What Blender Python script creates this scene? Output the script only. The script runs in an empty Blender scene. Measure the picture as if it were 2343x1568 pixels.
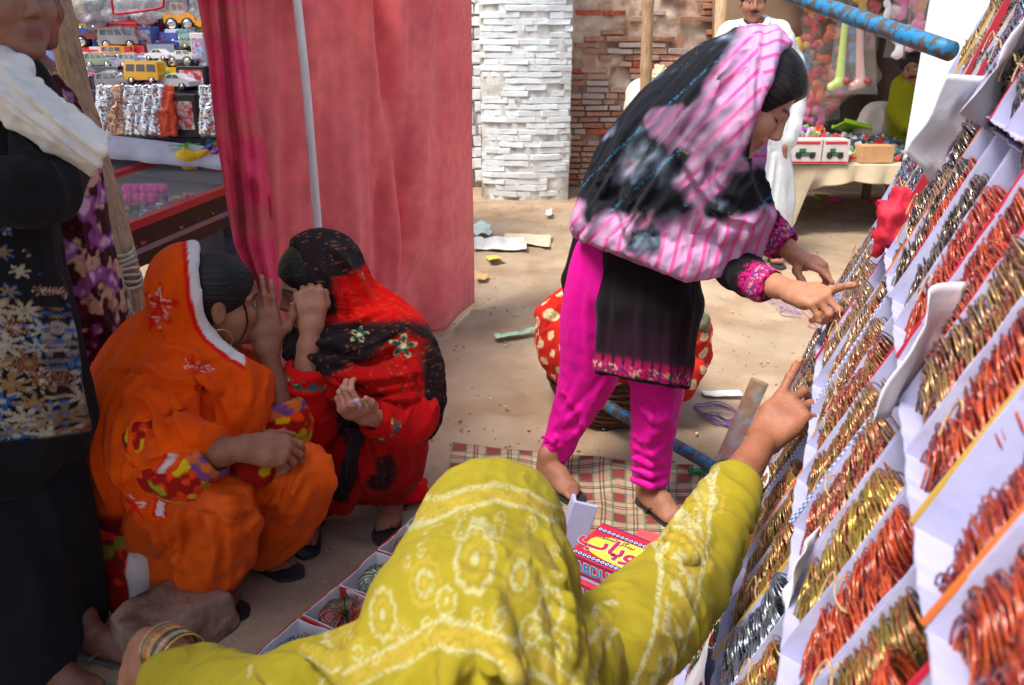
import bpy, bmesh, math, random
import numpy as np
from mathutils import Vector, Matrix
from math import radians, sin, cos, pi
SC = bpy.context.scene
# ------------------------------------------------------------------ camera
CAM_H, TILT, FPX = 1.45, radians(21.0), 1875.0      # FPX: focal length for a 2342 px wide frame
cam_d = bpy.data.cameras.new('camera'); cam = bpy.data.objects.new('camera', cam_d)
SC.collection.objects.link(cam); SC.camera = cam
cam_d.sensor_width = 36.0; cam_d.lens = 36.0*FPX/2342.0
cam.location = (0, 0, CAM_H); cam.rotation_euler = (radians(90)-TILT, 0, 0)
cam_d.clip_start = 0.05; cam_d.clip_end = 400
cam_d.dof.use_dof = True; cam_d.dof.focus_distance = 2.25; cam_d.dof.aperture_fstop = 6.5
# ------------------------------------------------------------------ sky, sun, exposure
wd = bpy.data.worlds.new('World'); SC.world = wd; wd.use_nodes = True
SUN_EL, SUN_AZ = radians(62), radians(-128)           # azimuth from +Y towards +X
nt = wd.node_tree; bgn = nt.nodes['Background']
sky = nt.nodes.new('ShaderNodeTexSky'); sky.sky_type = 'NISHITA'; sky.sun_disc = False
sky.sun_elevation = SUN_EL; sky.sun_rotation = SUN_AZ
sky.air_density = 1.0; sky.dust_density = 3.5; sky.ozone_density = 0.8
nt.links.new(sky.outputs[0], bgn.inputs[0]); bgn.inputs[1].default_value = 0.09
sun_d = bpy.data.lights.new('sun', 'SUN'); sun = bpy.data.objects.new('sun', sun_d); SC.collection.objects.link(sun)
sun_d.energy = 1.5; sun_d.angle = radians(20); sun_d.color = (1.0, .95, .88)
sv = Vector((sin(SUN_AZ)*cos(SUN_EL), cos(SUN_AZ)*cos(SUN_EL), sin(SUN_EL)))
sun.rotation_euler = (-sv).to_track_quat('-Z', 'Y').to_euler()
SC.view_settings.view_transform = 'Standard'; SC.view_settings.look = 'None'
SC.view_settings.exposure = 1.6; SC.view_settings.gamma = 1.0
SC.render.engine = 'CYCLES'; SC.cycles.use_denoising = True
SC.cycles.max_bounces = 8; SC.cycles.transparent_max_bounces = 12
# ------------------------------------------------------------------ helpers: pixels of the photograph -> places
def ray(u, v):
    a = (u-1171.0)/FPX; b = -(v-784.0)/FPX
    return np.array((a, cos(TILT)+b*sin(TILT), -sin(TILT)+b*cos(TILT)))
def D(u, v, y):                                     # the point seen at (u,v) that lies y metres ahead
    r = ray(u, v); return np.array((0, 0, CAM_H))+r*(y/r[1])
def G(u, v, z=0.0):                                 # the point seen at (u,v) at height z
    r = ray(u, v); return np.array((0, 0, CAM_H))+r*((z-CAM_H)/r[2])
def srgb(*c):
    c = np.array(c, float)/255.0
    return tuple(np.where(c <= .04045, c/12.92, ((c+.055)/1.055)**2.4))
# ------------------------------------------------------------------ helpers: objects
COL = SC.collection
WL = {}
def thing(name, label, cat, loc=(0, 0, 0), group=None):
    o = bpy.data.objects.new(name, None); COL.objects.link(o); o.empty_display_size = .1
    o.location = tuple(float(x) for x in loc); WL[o.name] = np.array(loc, float)
    o['label'] = label; o['category'] = cat
    if group: o['group'] = group
    return o
def wl(o): return WL.get(o.name, np.zeros(3)) if o else np.zeros(3)
def newmesh(name, V, F, mat=None, smooth=True):
    me = bpy.data.meshes.new(name); V = np.asarray(V, dtype=np.float32)
    if isinstance(F, np.ndarray) and F.ndim == 2:
        n, k = F.shape
        me.vertices.add(len(V)); me.vertices.foreach_set('co', V.ravel())
        me.loops.add(n*k); me.loops.foreach_set('vertex_index', F.astype(np.int32).ravel())
        me.polygons.add(n); me.polygons.foreach_set('loop_start', np.arange(0, n*k, k, dtype=np.int32))
        me.update(calc_edges=True)
    else:
        me.from_pydata([tuple(map(float, v)) for v in V], [], [tuple(map(int, f)) for f in F]); me.update()
    if mat is not None:
        for m in (mat if isinstance(mat, (list, tuple)) else [mat]): me.materials.append(m)
    if smooth: me.polygons.foreach_set('use_smooth', np.ones(len(me.polygons), dtype=bool))
    return me
def mk(name, V, F, mat, parent=None, smooth=True, label=None, cat=None, group=None, kind=None, loc=None, col=None):
    """mesh object from world-space vertices; origin at the parent's (or loc)"""
    V = np.asarray(V, float)
    org = wl(parent) if parent is not None else (np.array(loc, float) if loc is not None else np.zeros(3))
    me = newmesh(name, V-org, F, mat, smooth)
    if col is not None:
        at = me.color_attributes.new('Col', 'FLOAT_COLOR', 'POINT')
        c4 = np.ones((len(V), 4), np.float32); c4[:, :3] = col
        at.data.foreach_set('color', c4.ravel())
    o = bpy.data.objects.new(name, me); COL.objects.link(o)
    if parent is not None:
        o.parent = parent; WL[o.name] = org
    else:
        o.location = tuple(org); WL[o.name] = org
    if label: o['label'] = label
    if cat: o['category'] = cat
    if group: o['group'] = group
    if kind: o['kind'] = kind
    return o
def inst(name, me, parent=None, mat4=None, color=None, label=None, cat=None, group=None):
    """object sharing mesh data, placed by a local matrix"""
    o = bpy.data.objects.new(name, me); COL.objects.link(o)
    if parent is not None: o.parent = parent
    if mat4 is not None: o.matrix_local = mat4
    if color is not None: o.color = (*color, 1.0)
    if label: o['label'] = label
    if cat: o['category'] = cat
    if group: o['group'] = group
    return o
# ------------------------------------------------------------------ helpers: mesh pieces (return V, F lists)
class MB:
    def __init__(s): s.V = []; s.F = []; s.n = 0
    def add(s, V, F):
        s.V.append(np.asarray(V, float)); s.F += [tuple(int(i)+s.n for i in f) for f in F]; s.n += len(V); return s
    def box(s, c, d, R=None, jit=0.0):
        d = np.array(d, float)/2; c = np.array(c, float)
        P = np.array([(x, y, z) for x in (-1, 1) for y in (-1, 1) for z in (-1, 1)], float)*d
        if jit: P += np.random.uniform(-jit, jit, P.shape)
        if R is not None: P = P @ np.array(R).T
        return s.add(P+c, [(0, 1, 3, 2), (4, 6, 7, 5), (0, 4, 5, 1), (2, 3, 7, 6), (0, 2, 6, 4), (1, 5, 7, 3)])
    def bar(s, a, b, w, h, up=(0, 0, 1)):
        a = np.array(a, float); b = np.array(b, float); d = b-a; L = np.linalg.norm(d); d /= L
        x = np.cross(d, up); x /= np.linalg.norm(x)+1e-9; z = np.cross(x, d)
        return s.box((a+b)/2, (w, L, h), np.array([x, d, z]).T)
    def tube(s, pts, rad, n=8, cap=True):
        pts = np.array(pts, float); m = len(pts)
        rad = np.full(m, rad, float) if np.isscalar(rad) else np.array(rad, float)
        T = np.gradient(pts, axis=0); T /= np.linalg.norm(T, axis=1)[:, None]+1e-12
        up = np.array((0, 0, 1.)) if abs(T[0][2]) < .9 else np.array((1., 0, 0))
        V = []
        for i in range(m):
            x = np.cross(T[i], up); x /= np.linalg.norm(x)+1e-12; y = np.cross(x, T[i]); up = y
            a = np.arange(n)*2*pi/n
            V.append(pts[i]+rad[i]*(np.cos(a)[:, None]*x+np.sin(a)[:, None]*y))
        F = [(i*n+j, i*n+(j+1) % n, (i+1)*n+(j+1) % n, (i+1)*n+j) for i in range(m-1) for j in range(n)]
        if cap: F += [tuple(range(n))[::-1], tuple((m-1)*n+j for j in range(n))]
        return s.add(np.concatenate(V), F)
    def lathe(s, prof, c=(0, 0, 0), n=24, R=None, cap=True):
        prof = np.array(prof, float); a = np.arange(n)*2*pi/n
        V = np.concatenate([np.stack([r*np.cos(a), r*np.sin(a), np.full(n, z)], 1) for r, z in prof]); m = len(prof)
        if R is not None: V = V @ np.array(R).T
        F = [(i*n+j, i*n+(j+1) % n, (i+1)*n+(j+1) % n, (i+1)*n+j) for i in range(m-1) for j in range(n)]
        if cap: F += [tuple(range(n))[::-1], tuple((m-1)*n+j for j in range(n))]
        return s.add(V+np.array(c, float), F)
    def grid(s, P, thick=0.0):
        P = np.asarray(P, float); a, b = P.shape[:2]
        F = [(i*b+j, (i+1)*b+j, (i+1)*b+j+1, i*b+j+1) for i in range(a-1) for j in range(b-1)]
        return s.add(P.reshape(-1, 3), F)
    def done(s): return (np.concatenate(s.V) if s.V else np.zeros((0, 3))), s.F
    def build(s, name, mat, parent=None, smooth=False, **k):
        V, F = s.done(); return mk(name, V, F, mat, parent, smooth, **k)
def solidify(o, t, offset=0.0):
    m = o.modifiers.new('thick', 'SOLIDIFY'); m.thickness = t; m.offset = offset; return o
def bevel(o, w, seg=2):
    m = o.modifiers.new('bevel', 'BEVEL'); m.width = w; m.segments = seg; m.limit_method = 'ANGLE'; return o
def resample(pts, n):
    pts = np.array(pts, float); m = len(pts)
    d = np.r_[0, np.cumsum(np.linalg.norm(np.diff(pts[:, :3], axis=0), axis=1))]
    t = np.linspace(0, d[-1], n)
    def cr(i0, f):                                   # Catmull-Rom
        p0 = pts[max(i0-1, 0)]; p1 = pts[i0]; p2 = pts[min(i0+1, m-1)]; p3 = pts[min(i0+2, m-1)]
        return .5*((2*p1)+(-p0+p2)*f+(2*p0-5*p1+4*p2-p3)*f*f+(-p0+3*p1-3*p2+p3)*f**3)
    out = []
    for x in t:
        i = min(np.searchsorted(d, x, side='right')-1, m-2); f = (x-d[i])/max(d[i+1]-d[i], 1e-9)
        out.append(cr(i, f))
    return np.array(out)
# ------------------------------------------------------------------ helpers: numpy noise
_rs = np.random.RandomState(7); _PT = _rs.rand(4096).astype(np.float32)
def vnoise(P):
    P = np.asarray(P, np.float32); i = np.floor(P).astype(np.int64); f = P-i; f = f*f*(3-2*f)
    def h(dx, dy, dz): return _PT[((i[:, 0]+dx)*73856093 ^ (i[:, 1]+dy)*19349663 ^ (i[:, 2]+dz)*83492791) & 4095]
    x, y, z = f[:, 0], f[:, 1], f[:, 2]
    def L(a, b, t): return a+(b-a)*t
    return L(L(L(h(0, 0, 0), h(1, 0, 0), x), L(h(0, 1, 0), h(1, 1, 0), x), y),
             L(L(h(0, 0, 1), h(1, 0, 1), x), L(h(0, 1, 1), h(1, 1, 1), x), y), z)
def fbm(P, o=3):
    s = 0; a = 1.0; t = 0
    for k in range(o): s = s+a*vnoise(np.asarray(P)*(2**k)+k*17.3); t += a; a *= .5
    return s/t
# ------------------------------------------------------------------ helpers: clay (signed-distance sculpting)
class Clay:
    def __init__(s, res=.006): s.res = res; s.ops = []
    def cone(s, a, b, ra, rb=None, k=.012, sub=False):
        s.ops.append(('c', np.array(a, float), np.array(b, float), float(ra), float(ra if rb is None else rb), k, sub)); return s
    def tube(s, pts, rad, k=.012, n=None, sub=False):
        pts = np.array(pts, float)
        rad = np.full(len(pts), rad, float) if np.isscalar(rad) else np.array(rad, float)
        if n:
            q = resample(np.c_[pts, rad], n); pts, rad = q[:, :3], np.maximum(q[:, 3], .0005)
        for i in range(len(pts)-1): s.cone(pts[i], pts[i+1], rad[i], rad[i+1], k, sub)
        return s
    def ell(s, c, r, R=None, k=.012, sub=False):
        s.ops.append(('e', np.array(c, float), np.array(r, float), np.eye(3) if R is None else np.array(R, float), None, k, sub)); return s
    def plane(s, p, n, k=.004):                      # keep what lies behind the plane (n points to the removed side)
        n = np.array(n, float); s.ops.append(('p', np.array(p, float), n/np.linalg.norm(n), None, None, k, True)); return s
    def slab(s, a, b, c, th, k=.012):                # a thin triangle of cloth
        s.ops.append(('t', np.array(a, float), np.array(b, float), np.array(c, float), float(th), k, False)); return s
    def sheet(s, rows, th, k=.01):                   # rows of points -> thin sheet
        for r0, r1 in zip(rows[:-1], rows[1:]):
            for i in range(len(r0)-1):
                s.slab(r0[i], r0[i+1], r1[i], th, k); s.slab(r0[i+1], r1[i+1], r1[i], th, k)
        return s
    def box(s, op, m):
        if op[0] == 'c':
            P = np.stack([op[1]-op[3], op[1]+op[3], op[2]-op[4], op[2]+op[4]])
        elif op[0] == 'e':
            e = np.sqrt(((op[3]*op[2][None, :])**2).sum(1)); P = np.stack([op[1]-e, op[1]+e])
        elif op[0] == 't':
            P = np.stack([op[1], op[2], op[3]]); return P.min(0)-m-op[4], P.max(0)+m+op[4]
        else: return None
        return P.min(0)-m, P.max(0)+m
    def field(s):
        h = s.res; bb = [s.box(o, 3*h) for o in s.ops if not o[6] and o[0] != 'p']
        lo = np.min([b[0] for b in bb], 0); hi = np.max([b[1] for b in bb], 0)
        n = np.ceil((hi-lo)/h).astype(int)+1
        f = np.full(n, 1.0, np.float32); ax = [lo[i]+h*np.arange(n[i]) for i in range(3)]
        for o in s.ops:
            k = max(o[5], 1e-4); b = s.box(o, k+2.5*h)
            if b is None: i0 = np.zeros(3, int); i1 = n
            else:
                i0 = np.clip(np.floor((b[0]-lo)/h).astype(int), 0, n); i1 = np.clip(np.ceil((b[1]-lo)/h).astype(int)+1, 0, n)
            if (i1 <= i0).any(): continue
            sl = tuple(slice(a, c) for a, c in zip(i0, i1))
            X = ax[0][sl[0]][:, None, None].astype(np.float32); Y = ax[1][sl[1]][None, :, None].astype(np.float32); Z = ax[2][sl[2]][None, None, :].astype(np.float32)
            if o[0] == 'c':
                a, bq, ra, rb = o[1:5]; d = bq-a; L2 = max(float(d@d), 1e-10)
                t = np.clip(((X-a[0])*d[0]+(Y-a[1])*d[1]+(Z-a[2])*d[2])/L2, 0, 1)
                q = np.sqrt((X-a[0]-t*d[0])**2+(Y-a[1]-t*d[1])**2+(Z-a[2]-t*d[2])**2)-(ra+(rb-ra)*t)
            elif o[0] == 'e':
                c, r, R = o[1:4]; px = [(X-c[0])*R[0, j]+(Y-c[1])*R[1, j]+(Z-c[2])*R[2, j] for j in range(3)]
                k0 = np.sqrt(sum((px[j]/r[j])**2 for j in range(3))); k1 = np.sqrt(sum((px[j]/r[j]**2)**2 for j in range(3)))+1e-6
                q = k0*(k0-1)/k1
            elif o[0] == 't':
                a, b2, c2, th = o[1:5]
                p = np.stack(np.broadcast_arrays(X-a[0], Y-a[1], Z-a[2]), -1)
                e0 = b2-a; e1 = c2-a; nn = np.cross(e0, e1); nn = nn/(np.linalg.norm(nn)+1e-12)
                dn = p@nn; d00 = e0@e0; d01 = e0@e1; d11 = e1@e1; den = d00*d11-d01*d01+1e-12
                d20 = p@e0; d21 = p@e1; v = (d11*d20-d01*d21)/den; w = (d00*d21-d01*d20)/den
                ins = (v >= 0) & (w >= 0) & (v+w <= 1)
                def seg(o0, d0):
                    pp = p-o0; t = np.clip((pp@d0)/(d0@d0+1e-12), 0, 1); return ((pp-t[..., None]*d0)**2).sum(-1)
                q = np.minimum(np.minimum(seg(np.zeros(3), e0), seg(np.zeros(3), e1)), seg(e0, e1-e0))
                q = np.where(ins, np.abs(dn), np.sqrt(q))-th
            else:
                q = -((X-o[1][0])*o[2][0]+(Y-o[1][1])*o[2][1]+(Z-o[1][2])*o[2][2])
                q = np.broadcast_to(q, f[sl].shape)
            g = f[sl]
            if o[6]:
                q = -q; hh = np.clip(.5-.5*(q-g)/k, 0, 1); f[sl] = q+(g-q)*hh+k*hh*(1-hh)
            else:
                hh = np.clip(.5+.5*(q-g)/k, 0, 1); f[sl] = q+(g-q)*hh-k*hh*(1-hh)
        return f, lo
    def mesh(s, smooth=1):
        f, lo = s.field(); V, F = surface_nets(f, lo, s.res)
        for _ in range(smooth): V = relax(V, F)
        return V, F
def surface_nets(f, lo, h):
    f[0] = f[-1] = 1; f[:, 0] = f[:, -1] = 1; f[:, :, 0] = f[:, :, -1] = 1
    s = f < 0; n = np.array(f.shape)-1
    cnt = np.zeros(n, np.int8)
    for dx in (0, 1):
        for dy in (0, 1):
            for dz in (0, 1): cnt += s[dx:dx+n[0], dy:dy+n[1], dz:dz+n[2]]
    m = (cnt > 0) & (cnt < 8); cells = np.argwhere(m); N = len(cells)
    idx = np.full(n, -1, np.int32); idx[m] = np.arange(N)
    acc = np.zeros((N, 3)); num = np.zeros(N)
    cs = [(0, 0, 0), (1, 0, 0), (0, 1, 0), (1, 1, 0), (0, 0, 1), (1, 0, 1), (0, 1, 1), (1, 1, 1)]
    ed = [(0, 1), (2, 3), (4, 5), (6, 7), (0, 2), (1, 3), (4, 6), (5, 7), (0, 4), (1, 5), (2, 6), (3, 7)]
    fv = [f[cells[:, 0]+c[0], cells[:, 1]+c[1], cells[:, 2]+c[2]] for c in cs]
    for a, b in ed:
        cr = (fv[a] < 0) != (fv[b] < 0)
        t = np.where(cr, fv[a]/np.where(cr, fv[a]-fv[b], 1), 0)
        p = np.array(cs[a])+t[:, None]*(np.array(cs[b])-np.array(cs[a]))
        acc += p*cr[:, None]; num += cr
    V = lo+h*(cells+acc/num[:, None])
    Fs = []
    for ax in range(3):
        sl0 = [slice(1, -1)]*3; sl1 = [slice(1, -1)]*3; sl0[ax] = slice(0, -1); sl1[ax] = slice(1, None)
        d0 = s[tuple(sl0)]; d1 = s[tuple(sl1)]; E = np.argwhere(d0 != d1)
        if not len(E): continue
        flip = d0[E[:, 0], E[:, 1], E[:, 2]]
        off = np.ones(3, int); off[ax] = 0; c = E+off
        b1, b2 = (ax+1) % 3, (ax+2) % 3
        def cell(i, j):
            q = c.copy(); q[:, b1] -= i; q[:, b2] -= j; return idx[q[:, 0], q[:, 1], q[:, 2]]
        Q = np.stack([cell(1, 1), cell(0, 1), cell(0, 0), cell(1, 0)], 1)
        Q[~flip] = Q[~flip][:, ::-1]; Fs.append(Q)
    return V, np.concatenate(Fs)
def relax(V, F, w=.5):
    A = np.zeros_like(V); n = np.zeros(len(V))
    for i in range(4):
        a = F[:, i]; b = F[:, (i+1) % 4]
        for j in range(3):
            A[:, j] += np.bincount(a, V[b, j], len(V))+np.bincount(b, V[a, j], len(V))
        n += np.bincount(a, minlength=len(V))+np.bincount(b, minlength=len(V))
    return V*(1-w)+w*A/np.maximum(n, 1)[:, None]
def normals(V, F):
    fn = np.cross(V[F[:, 2]]-V[F[:, 0]], V[F[:, 3]]-V[F[:, 1]]); N = np.zeros_like(V)
    for j in range(3):
        for i in range(4): N[:, j] += np.bincount(F[:, i], fn[:, j], len(V))
    return N/(np.linalg.norm(N, axis=1)[:, None]+1e-12)
def fold(V, F, amp, along, freq=40., stretch=.18, seed=0., where=None, sharp=1.0):
    """cloth folds: displace along normals by ridged noise stretched along a direction"""
    N = normals(V, F); d = np.array(along, float); d /= np.linalg.norm(d)
    W = V+.02*(np.stack([fbm(V*9+seed+i*31, 2) for i in range(3)], 1)-.5)*2
    A = (W@d)[:, None]*d; Q = (W-A)*freq+A*freq*stretch
    n = vnoise(Q+seed*3.7); n2 = vnoise(Q*1.9+seed*1.3+9); n3 = vnoise(Q*.55+seed*2.1+4)
    r = 1.2*((1-np.sqrt((2*n-1)**2+.003))**1.6-.35)+.55*((1-np.sqrt((2*n2-1)**2+.003))**1.6-.35)*n3+.3*(n3-.5)
    if where is not None: r = r*where
    return V+N*(amp*r)[:, None]
def ss(a, b, x): t = np.clip((x-a)/(b-a), 0, 1); return t*t*(3-2*t)
def mixc(c0, c1, w): return np.asarray(c0)*(1-w)[:, None]+np.asarray(c1)*w[:, None]
# ------------------------------------------------------------------ helpers: materials
MATS = {}
def M(name, color=(.5, .5, .5), rough=.7, metal=0., var=.15, vs=12., bump=0., bs=120., spec=.5, coat=0., attr=False,
      objcol=False, sheen=0., trans=0., alpha=1., aniso=None, weave=0., emit=0., detail=4., col2=None, w2=(.45, .6), s2=6., ior=1.45, sss=0., crease=0., cs_=14., hairuv=False):
    if name in MATS: return MATS[name]
    m = bpy.data.materials.new(name); MATS[name] = m; m.use_nodes = True; t = m.node_tree; b = t.nodes['Principled BSDF']
    N = t.nodes.new; L = t.links.new
    tc = N('ShaderNodeTexCoord'); co = tc.outputs['Object']
    if hairuv:
        ha = N('ShaderNodeAttribute'); ha.attribute_name = 'Col'; mp = N('ShaderNodeMapping'); mp.inputs['Scale'].default_value = (5, 75, 75); L(ha.outputs['Vector'], mp.inputs[0]); co = cs = mp.outputs[0]
    elif aniso:
        mp = N('ShaderNodeMapping'); mp.inputs['Scale'].default_value = aniso; L(co, mp.inputs[0]); cs = mp.outputs[0]
    else: cs = co
    nz = N('ShaderNodeTexNoise'); nz.inputs['Scale'].default_value = vs; nz.inputs['Detail'].default_value = detail; L(cs, nz.inputs['Vector'])
    if attr:
        a = N('ShaderNodeAttribute'); a.attribute_name = 'Col'; c = a.outputs['Color']
    elif objcol:
        a = N('ShaderNodeObjectInfo'); c = a.outputs['Color']
    else:
        a = N('ShaderNodeRGB'); a.outputs[0].default_value = (*color, 1); c = a.outputs[0]
    if col2 is not None:
        n2 = N('ShaderNodeTexNoise'); n2.inputs['Scale'].default_value = s2; n2.inputs['Detail'].default_value = 5; L(cs, n2.inputs['Vector'])
        r2 = N('ShaderNodeMapRange'); r2.inputs[1].default_value, r2.inputs[2].default_value = w2; L(n2.outputs[0], r2.inputs[0])
        mx = N('ShaderNodeMix'); mx.data_type = 'RGBA'; L(r2.outputs[0], mx.inputs[0]); L(c, mx.inputs[6]); mx.inputs[7].default_value = (*col2, 1); c = mx.outputs[2]
    if var:
        mr = N('ShaderNodeMapRange'); mr.inputs[1].default_value = .3; mr.inputs[2].default_value = .7
        mr.inputs[3].default_value = 1-var; mr.inputs[4].default_value = 1+var; L(nz.outputs[0], mr.inputs[0])
        hs = N('ShaderNodeHueSaturation'); L(mr.outputs[0], hs.inputs['Value']); L(c, hs.inputs['Color']); c = hs.outputs[0]
    L(c, b.inputs['Base Color'])
    b.inputs['Roughness'].default_value = rough; b.inputs['Metallic'].default_value = metal
    b.inputs['Specular IOR Level'].default_value = spec; b.inputs['Coat Weight'].default_value = coat
    b.inputs['Sheen Weight'].default_value = sheen; b.inputs['Transmission Weight'].default_value = trans; b.inputs['IOR'].default_value = ior
    b.inputs['Alpha'].default_value = alpha
    if sss:
        b.inputs['Subsurface Weight'].default_value = sss; b.inputs['Subsurface Radius'].default_value = (1., .35, .15); b.inputs['Subsurface Scale'].default_value = .012
    if emit: L(c, b.inputs['Emission Color']); b.inputs['Emission Strength'].default_value = emit
    h = None
    if bump:
        nb = N('ShaderNodeTexNoise'); nb.inputs['Scale'].default_value = bs; nb.inputs['Detail'].default_value = 5; L(cs, nb.inputs['Vector']); h = nb.outputs[0]
    if bump:
        bp = N('ShaderNodeBump'); bp.inputs['Strength'].default_value = bump; bp.inputs['Distance'].default_value = .006
        L(h, bp.inputs['Height']); L(bp.outputs[0], b.inputs['Normal'])
        if crease:
            mp2 = N('ShaderNodeMapping'); mp2.inputs['Scale'].default_value = (1.0, 1.0, .38); mp2.inputs['Rotation'].default_value = (.25, .35, 0); L(co, mp2.inputs[0])
            nc = N('ShaderNodeTexNoise'); nc.noise_type = 'RIDGED_MULTIFRACTAL'; nc.inputs['Scale'].default_value = cs_; nc.inputs['Detail'].default_value = 2.5; nc.inputs['Roughness'].default_value = .45; nc.inputs['Distortion'].default_value = .5; L(mp2.outputs[0], nc.inputs['Vector'])
            b2 = N('ShaderNodeBump'); b2.inputs['Strength'].default_value = crease; b2.inputs['Distance'].default_value = .012; b2.invert = True; L(nc.outputs[0], b2.inputs['Height']); L(b2.outputs[0], bp.inputs['Normal'])
    return m
# ================================================================== ground
def build_ground():
    rs = np.random.RandomState(3)
    ax = np.r_[-60, -30, -15, -8, np.linspace(-4.5, -2.6, 12), np.linspace(-2.5, 4.0, 220), np.linspace(4.2, 5.5, 8), 9, 16, 30, 60]
    ay = np.r_[-40, -15, -5, np.linspace(-.5, .9, 10), np.linspace(1, 8.5, 250), 10, 14, 22, 40, 80]
    X, Y = np.meshgrid(ax, ay, indexing='ij'); P = np.stack([X.ravel(), Y.ravel(), 0*X.ravel()], 1)
    Z = (fbm(P*np.array((1.6, 1.6, 1)), 3)-.5)*.03+(fbm(P*7+5, 2)-.5)*.010
    for i in range(150):
        y = 1.8+5.4*rs.rand(); x = (rs.rand()-.4)*(1.0+y*.8); a = rs.rand()*6.3; dx = P[:, 0]-x; dy = P[:, 1]-y; u = (dx*cos(a)+dy*sin(a))/.13; w = (-dx*sin(a)+dy*cos(a))/(.05+.012*np.clip(u, -1, 1)); d = np.sqrt(u*u+w*w); Z = Z-.011*ss(1.05, .75, d)+.006*np.exp(-((d-1.25)/.18)**2)
    Z = Z+(np.abs(2*vnoise(P*13+2)-1)-.5)*.010
    fl = ss(.35, .7, np.hypot((P[:, 0]-.25)/1.1, (P[:, 1]-2.1)/1.0)); Z = Z*fl-.012*(1-fl)
    P[:, 2] = np.where((np.abs(X.ravel()) < 6) & (Y.ravel() > -1) & (Y.ravel() < 9), Z, 0)
    b = MB(); b.grid(P.reshape(len(ax), len(ay), 3)[:, ::-1])
    m = M('dirt', srgb(166, 146, 122), rough=.95, var=.16, vs=2.2, bump=.55, bs=70, spec=.15, col2=srgb(146, 120, 94), w2=(.42, .72), s2=3.1)
    t = m.node_tree
    o = b.build('ground', m, smooth=True, kind='structure')
    # countless small pebbles and crumbs of straw
    mb = MB(); rs = np.random.RandomState(5)
    for i in range(5200):
        y = 1.5+6*rs.rand()**1.2; x = (rs.rand()-.45)*(1.2+y*.95); r = .0016+.0046*rs.rand()**4
        a = rs.rand()*6.3
        mb.box((x, y, .004), (r*2, r*(1+rs.rand()), r*1.2), np.array([[cos(a), -sin(a), 0], [sin(a), cos(a), 0], [0, 0, 1]]), jit=r*.3)
    mb.build('pebbles', M('pebble', srgb(176, 146, 116), rough=.9, var=.5, vs=3), kind='stuff', label='small pebbles and crumbs scattered over the dirt')
build_ground()
# ================================================================== brick walls
def brick_mesh(seed):
    rs = np.random.RandomState(seed)
    bk = [(-.5, 0, -.5), (.5, 0, -.5), (.5, 0, .5), (-.5, 0, .5)]
    md = [(x, -.88, z) for x, _, z in bk]; fr = [(x*.96, -1.0, z*.84) for x, _, z in bk]
    V = np.array(bk+md+fr); V[4:] += rs.uniform(-1, 1, (8, 3))*np.array((.03, .12, .09))
    F = [(0, 1, 5, 4), (1, 2, 6, 5), (2, 3, 7, 6), (3, 0, 4, 7), (4, 5, 9, 8), (5, 6, 10, 9), (6, 7, 11, 10), (7, 4, 8, 11), (8, 9, 10, 11)]
    return V, F
BRM = {}
def brick(parent, c, size, yaw, mat, tone, rs):
    k = (rs.randint(8), mat.name)
    if k not in BRM:
        V, F = brick_mesh(k[0]); me = newmesh('brick', V, F, mat, False); BRM[k] = me
    m4 = Matrix.Translation(Vector(c)-Vector(wl(parent))) @ Matrix.Rotation(yaw+rs.uniform(-.03, .03), 4, 'Z') @ Matrix.Rotation(rs.uniform(-.03, .03), 4, 'Y') @ Matrix.Diagonal((size[0], size[1], size[2], 1))
    return inst('brick', BRM[k], parent, m4, tone)
m_white = M('whitewash', srgb(206, 216, 222), rough=.9, var=.06, vs=9, bump=.5, bs=45, objcol=True, spec=.2, col2=srgb(150, 138, 126), w2=(.60, .78), s2=14)
m_brick = M('old_brick', rough=.92, var=.25, vs=22, bump=.6, bs=60, objcol=True, spec=.2, col2=srgb(205, 190, 176), w2=(.56, .70), s2=11)
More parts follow.
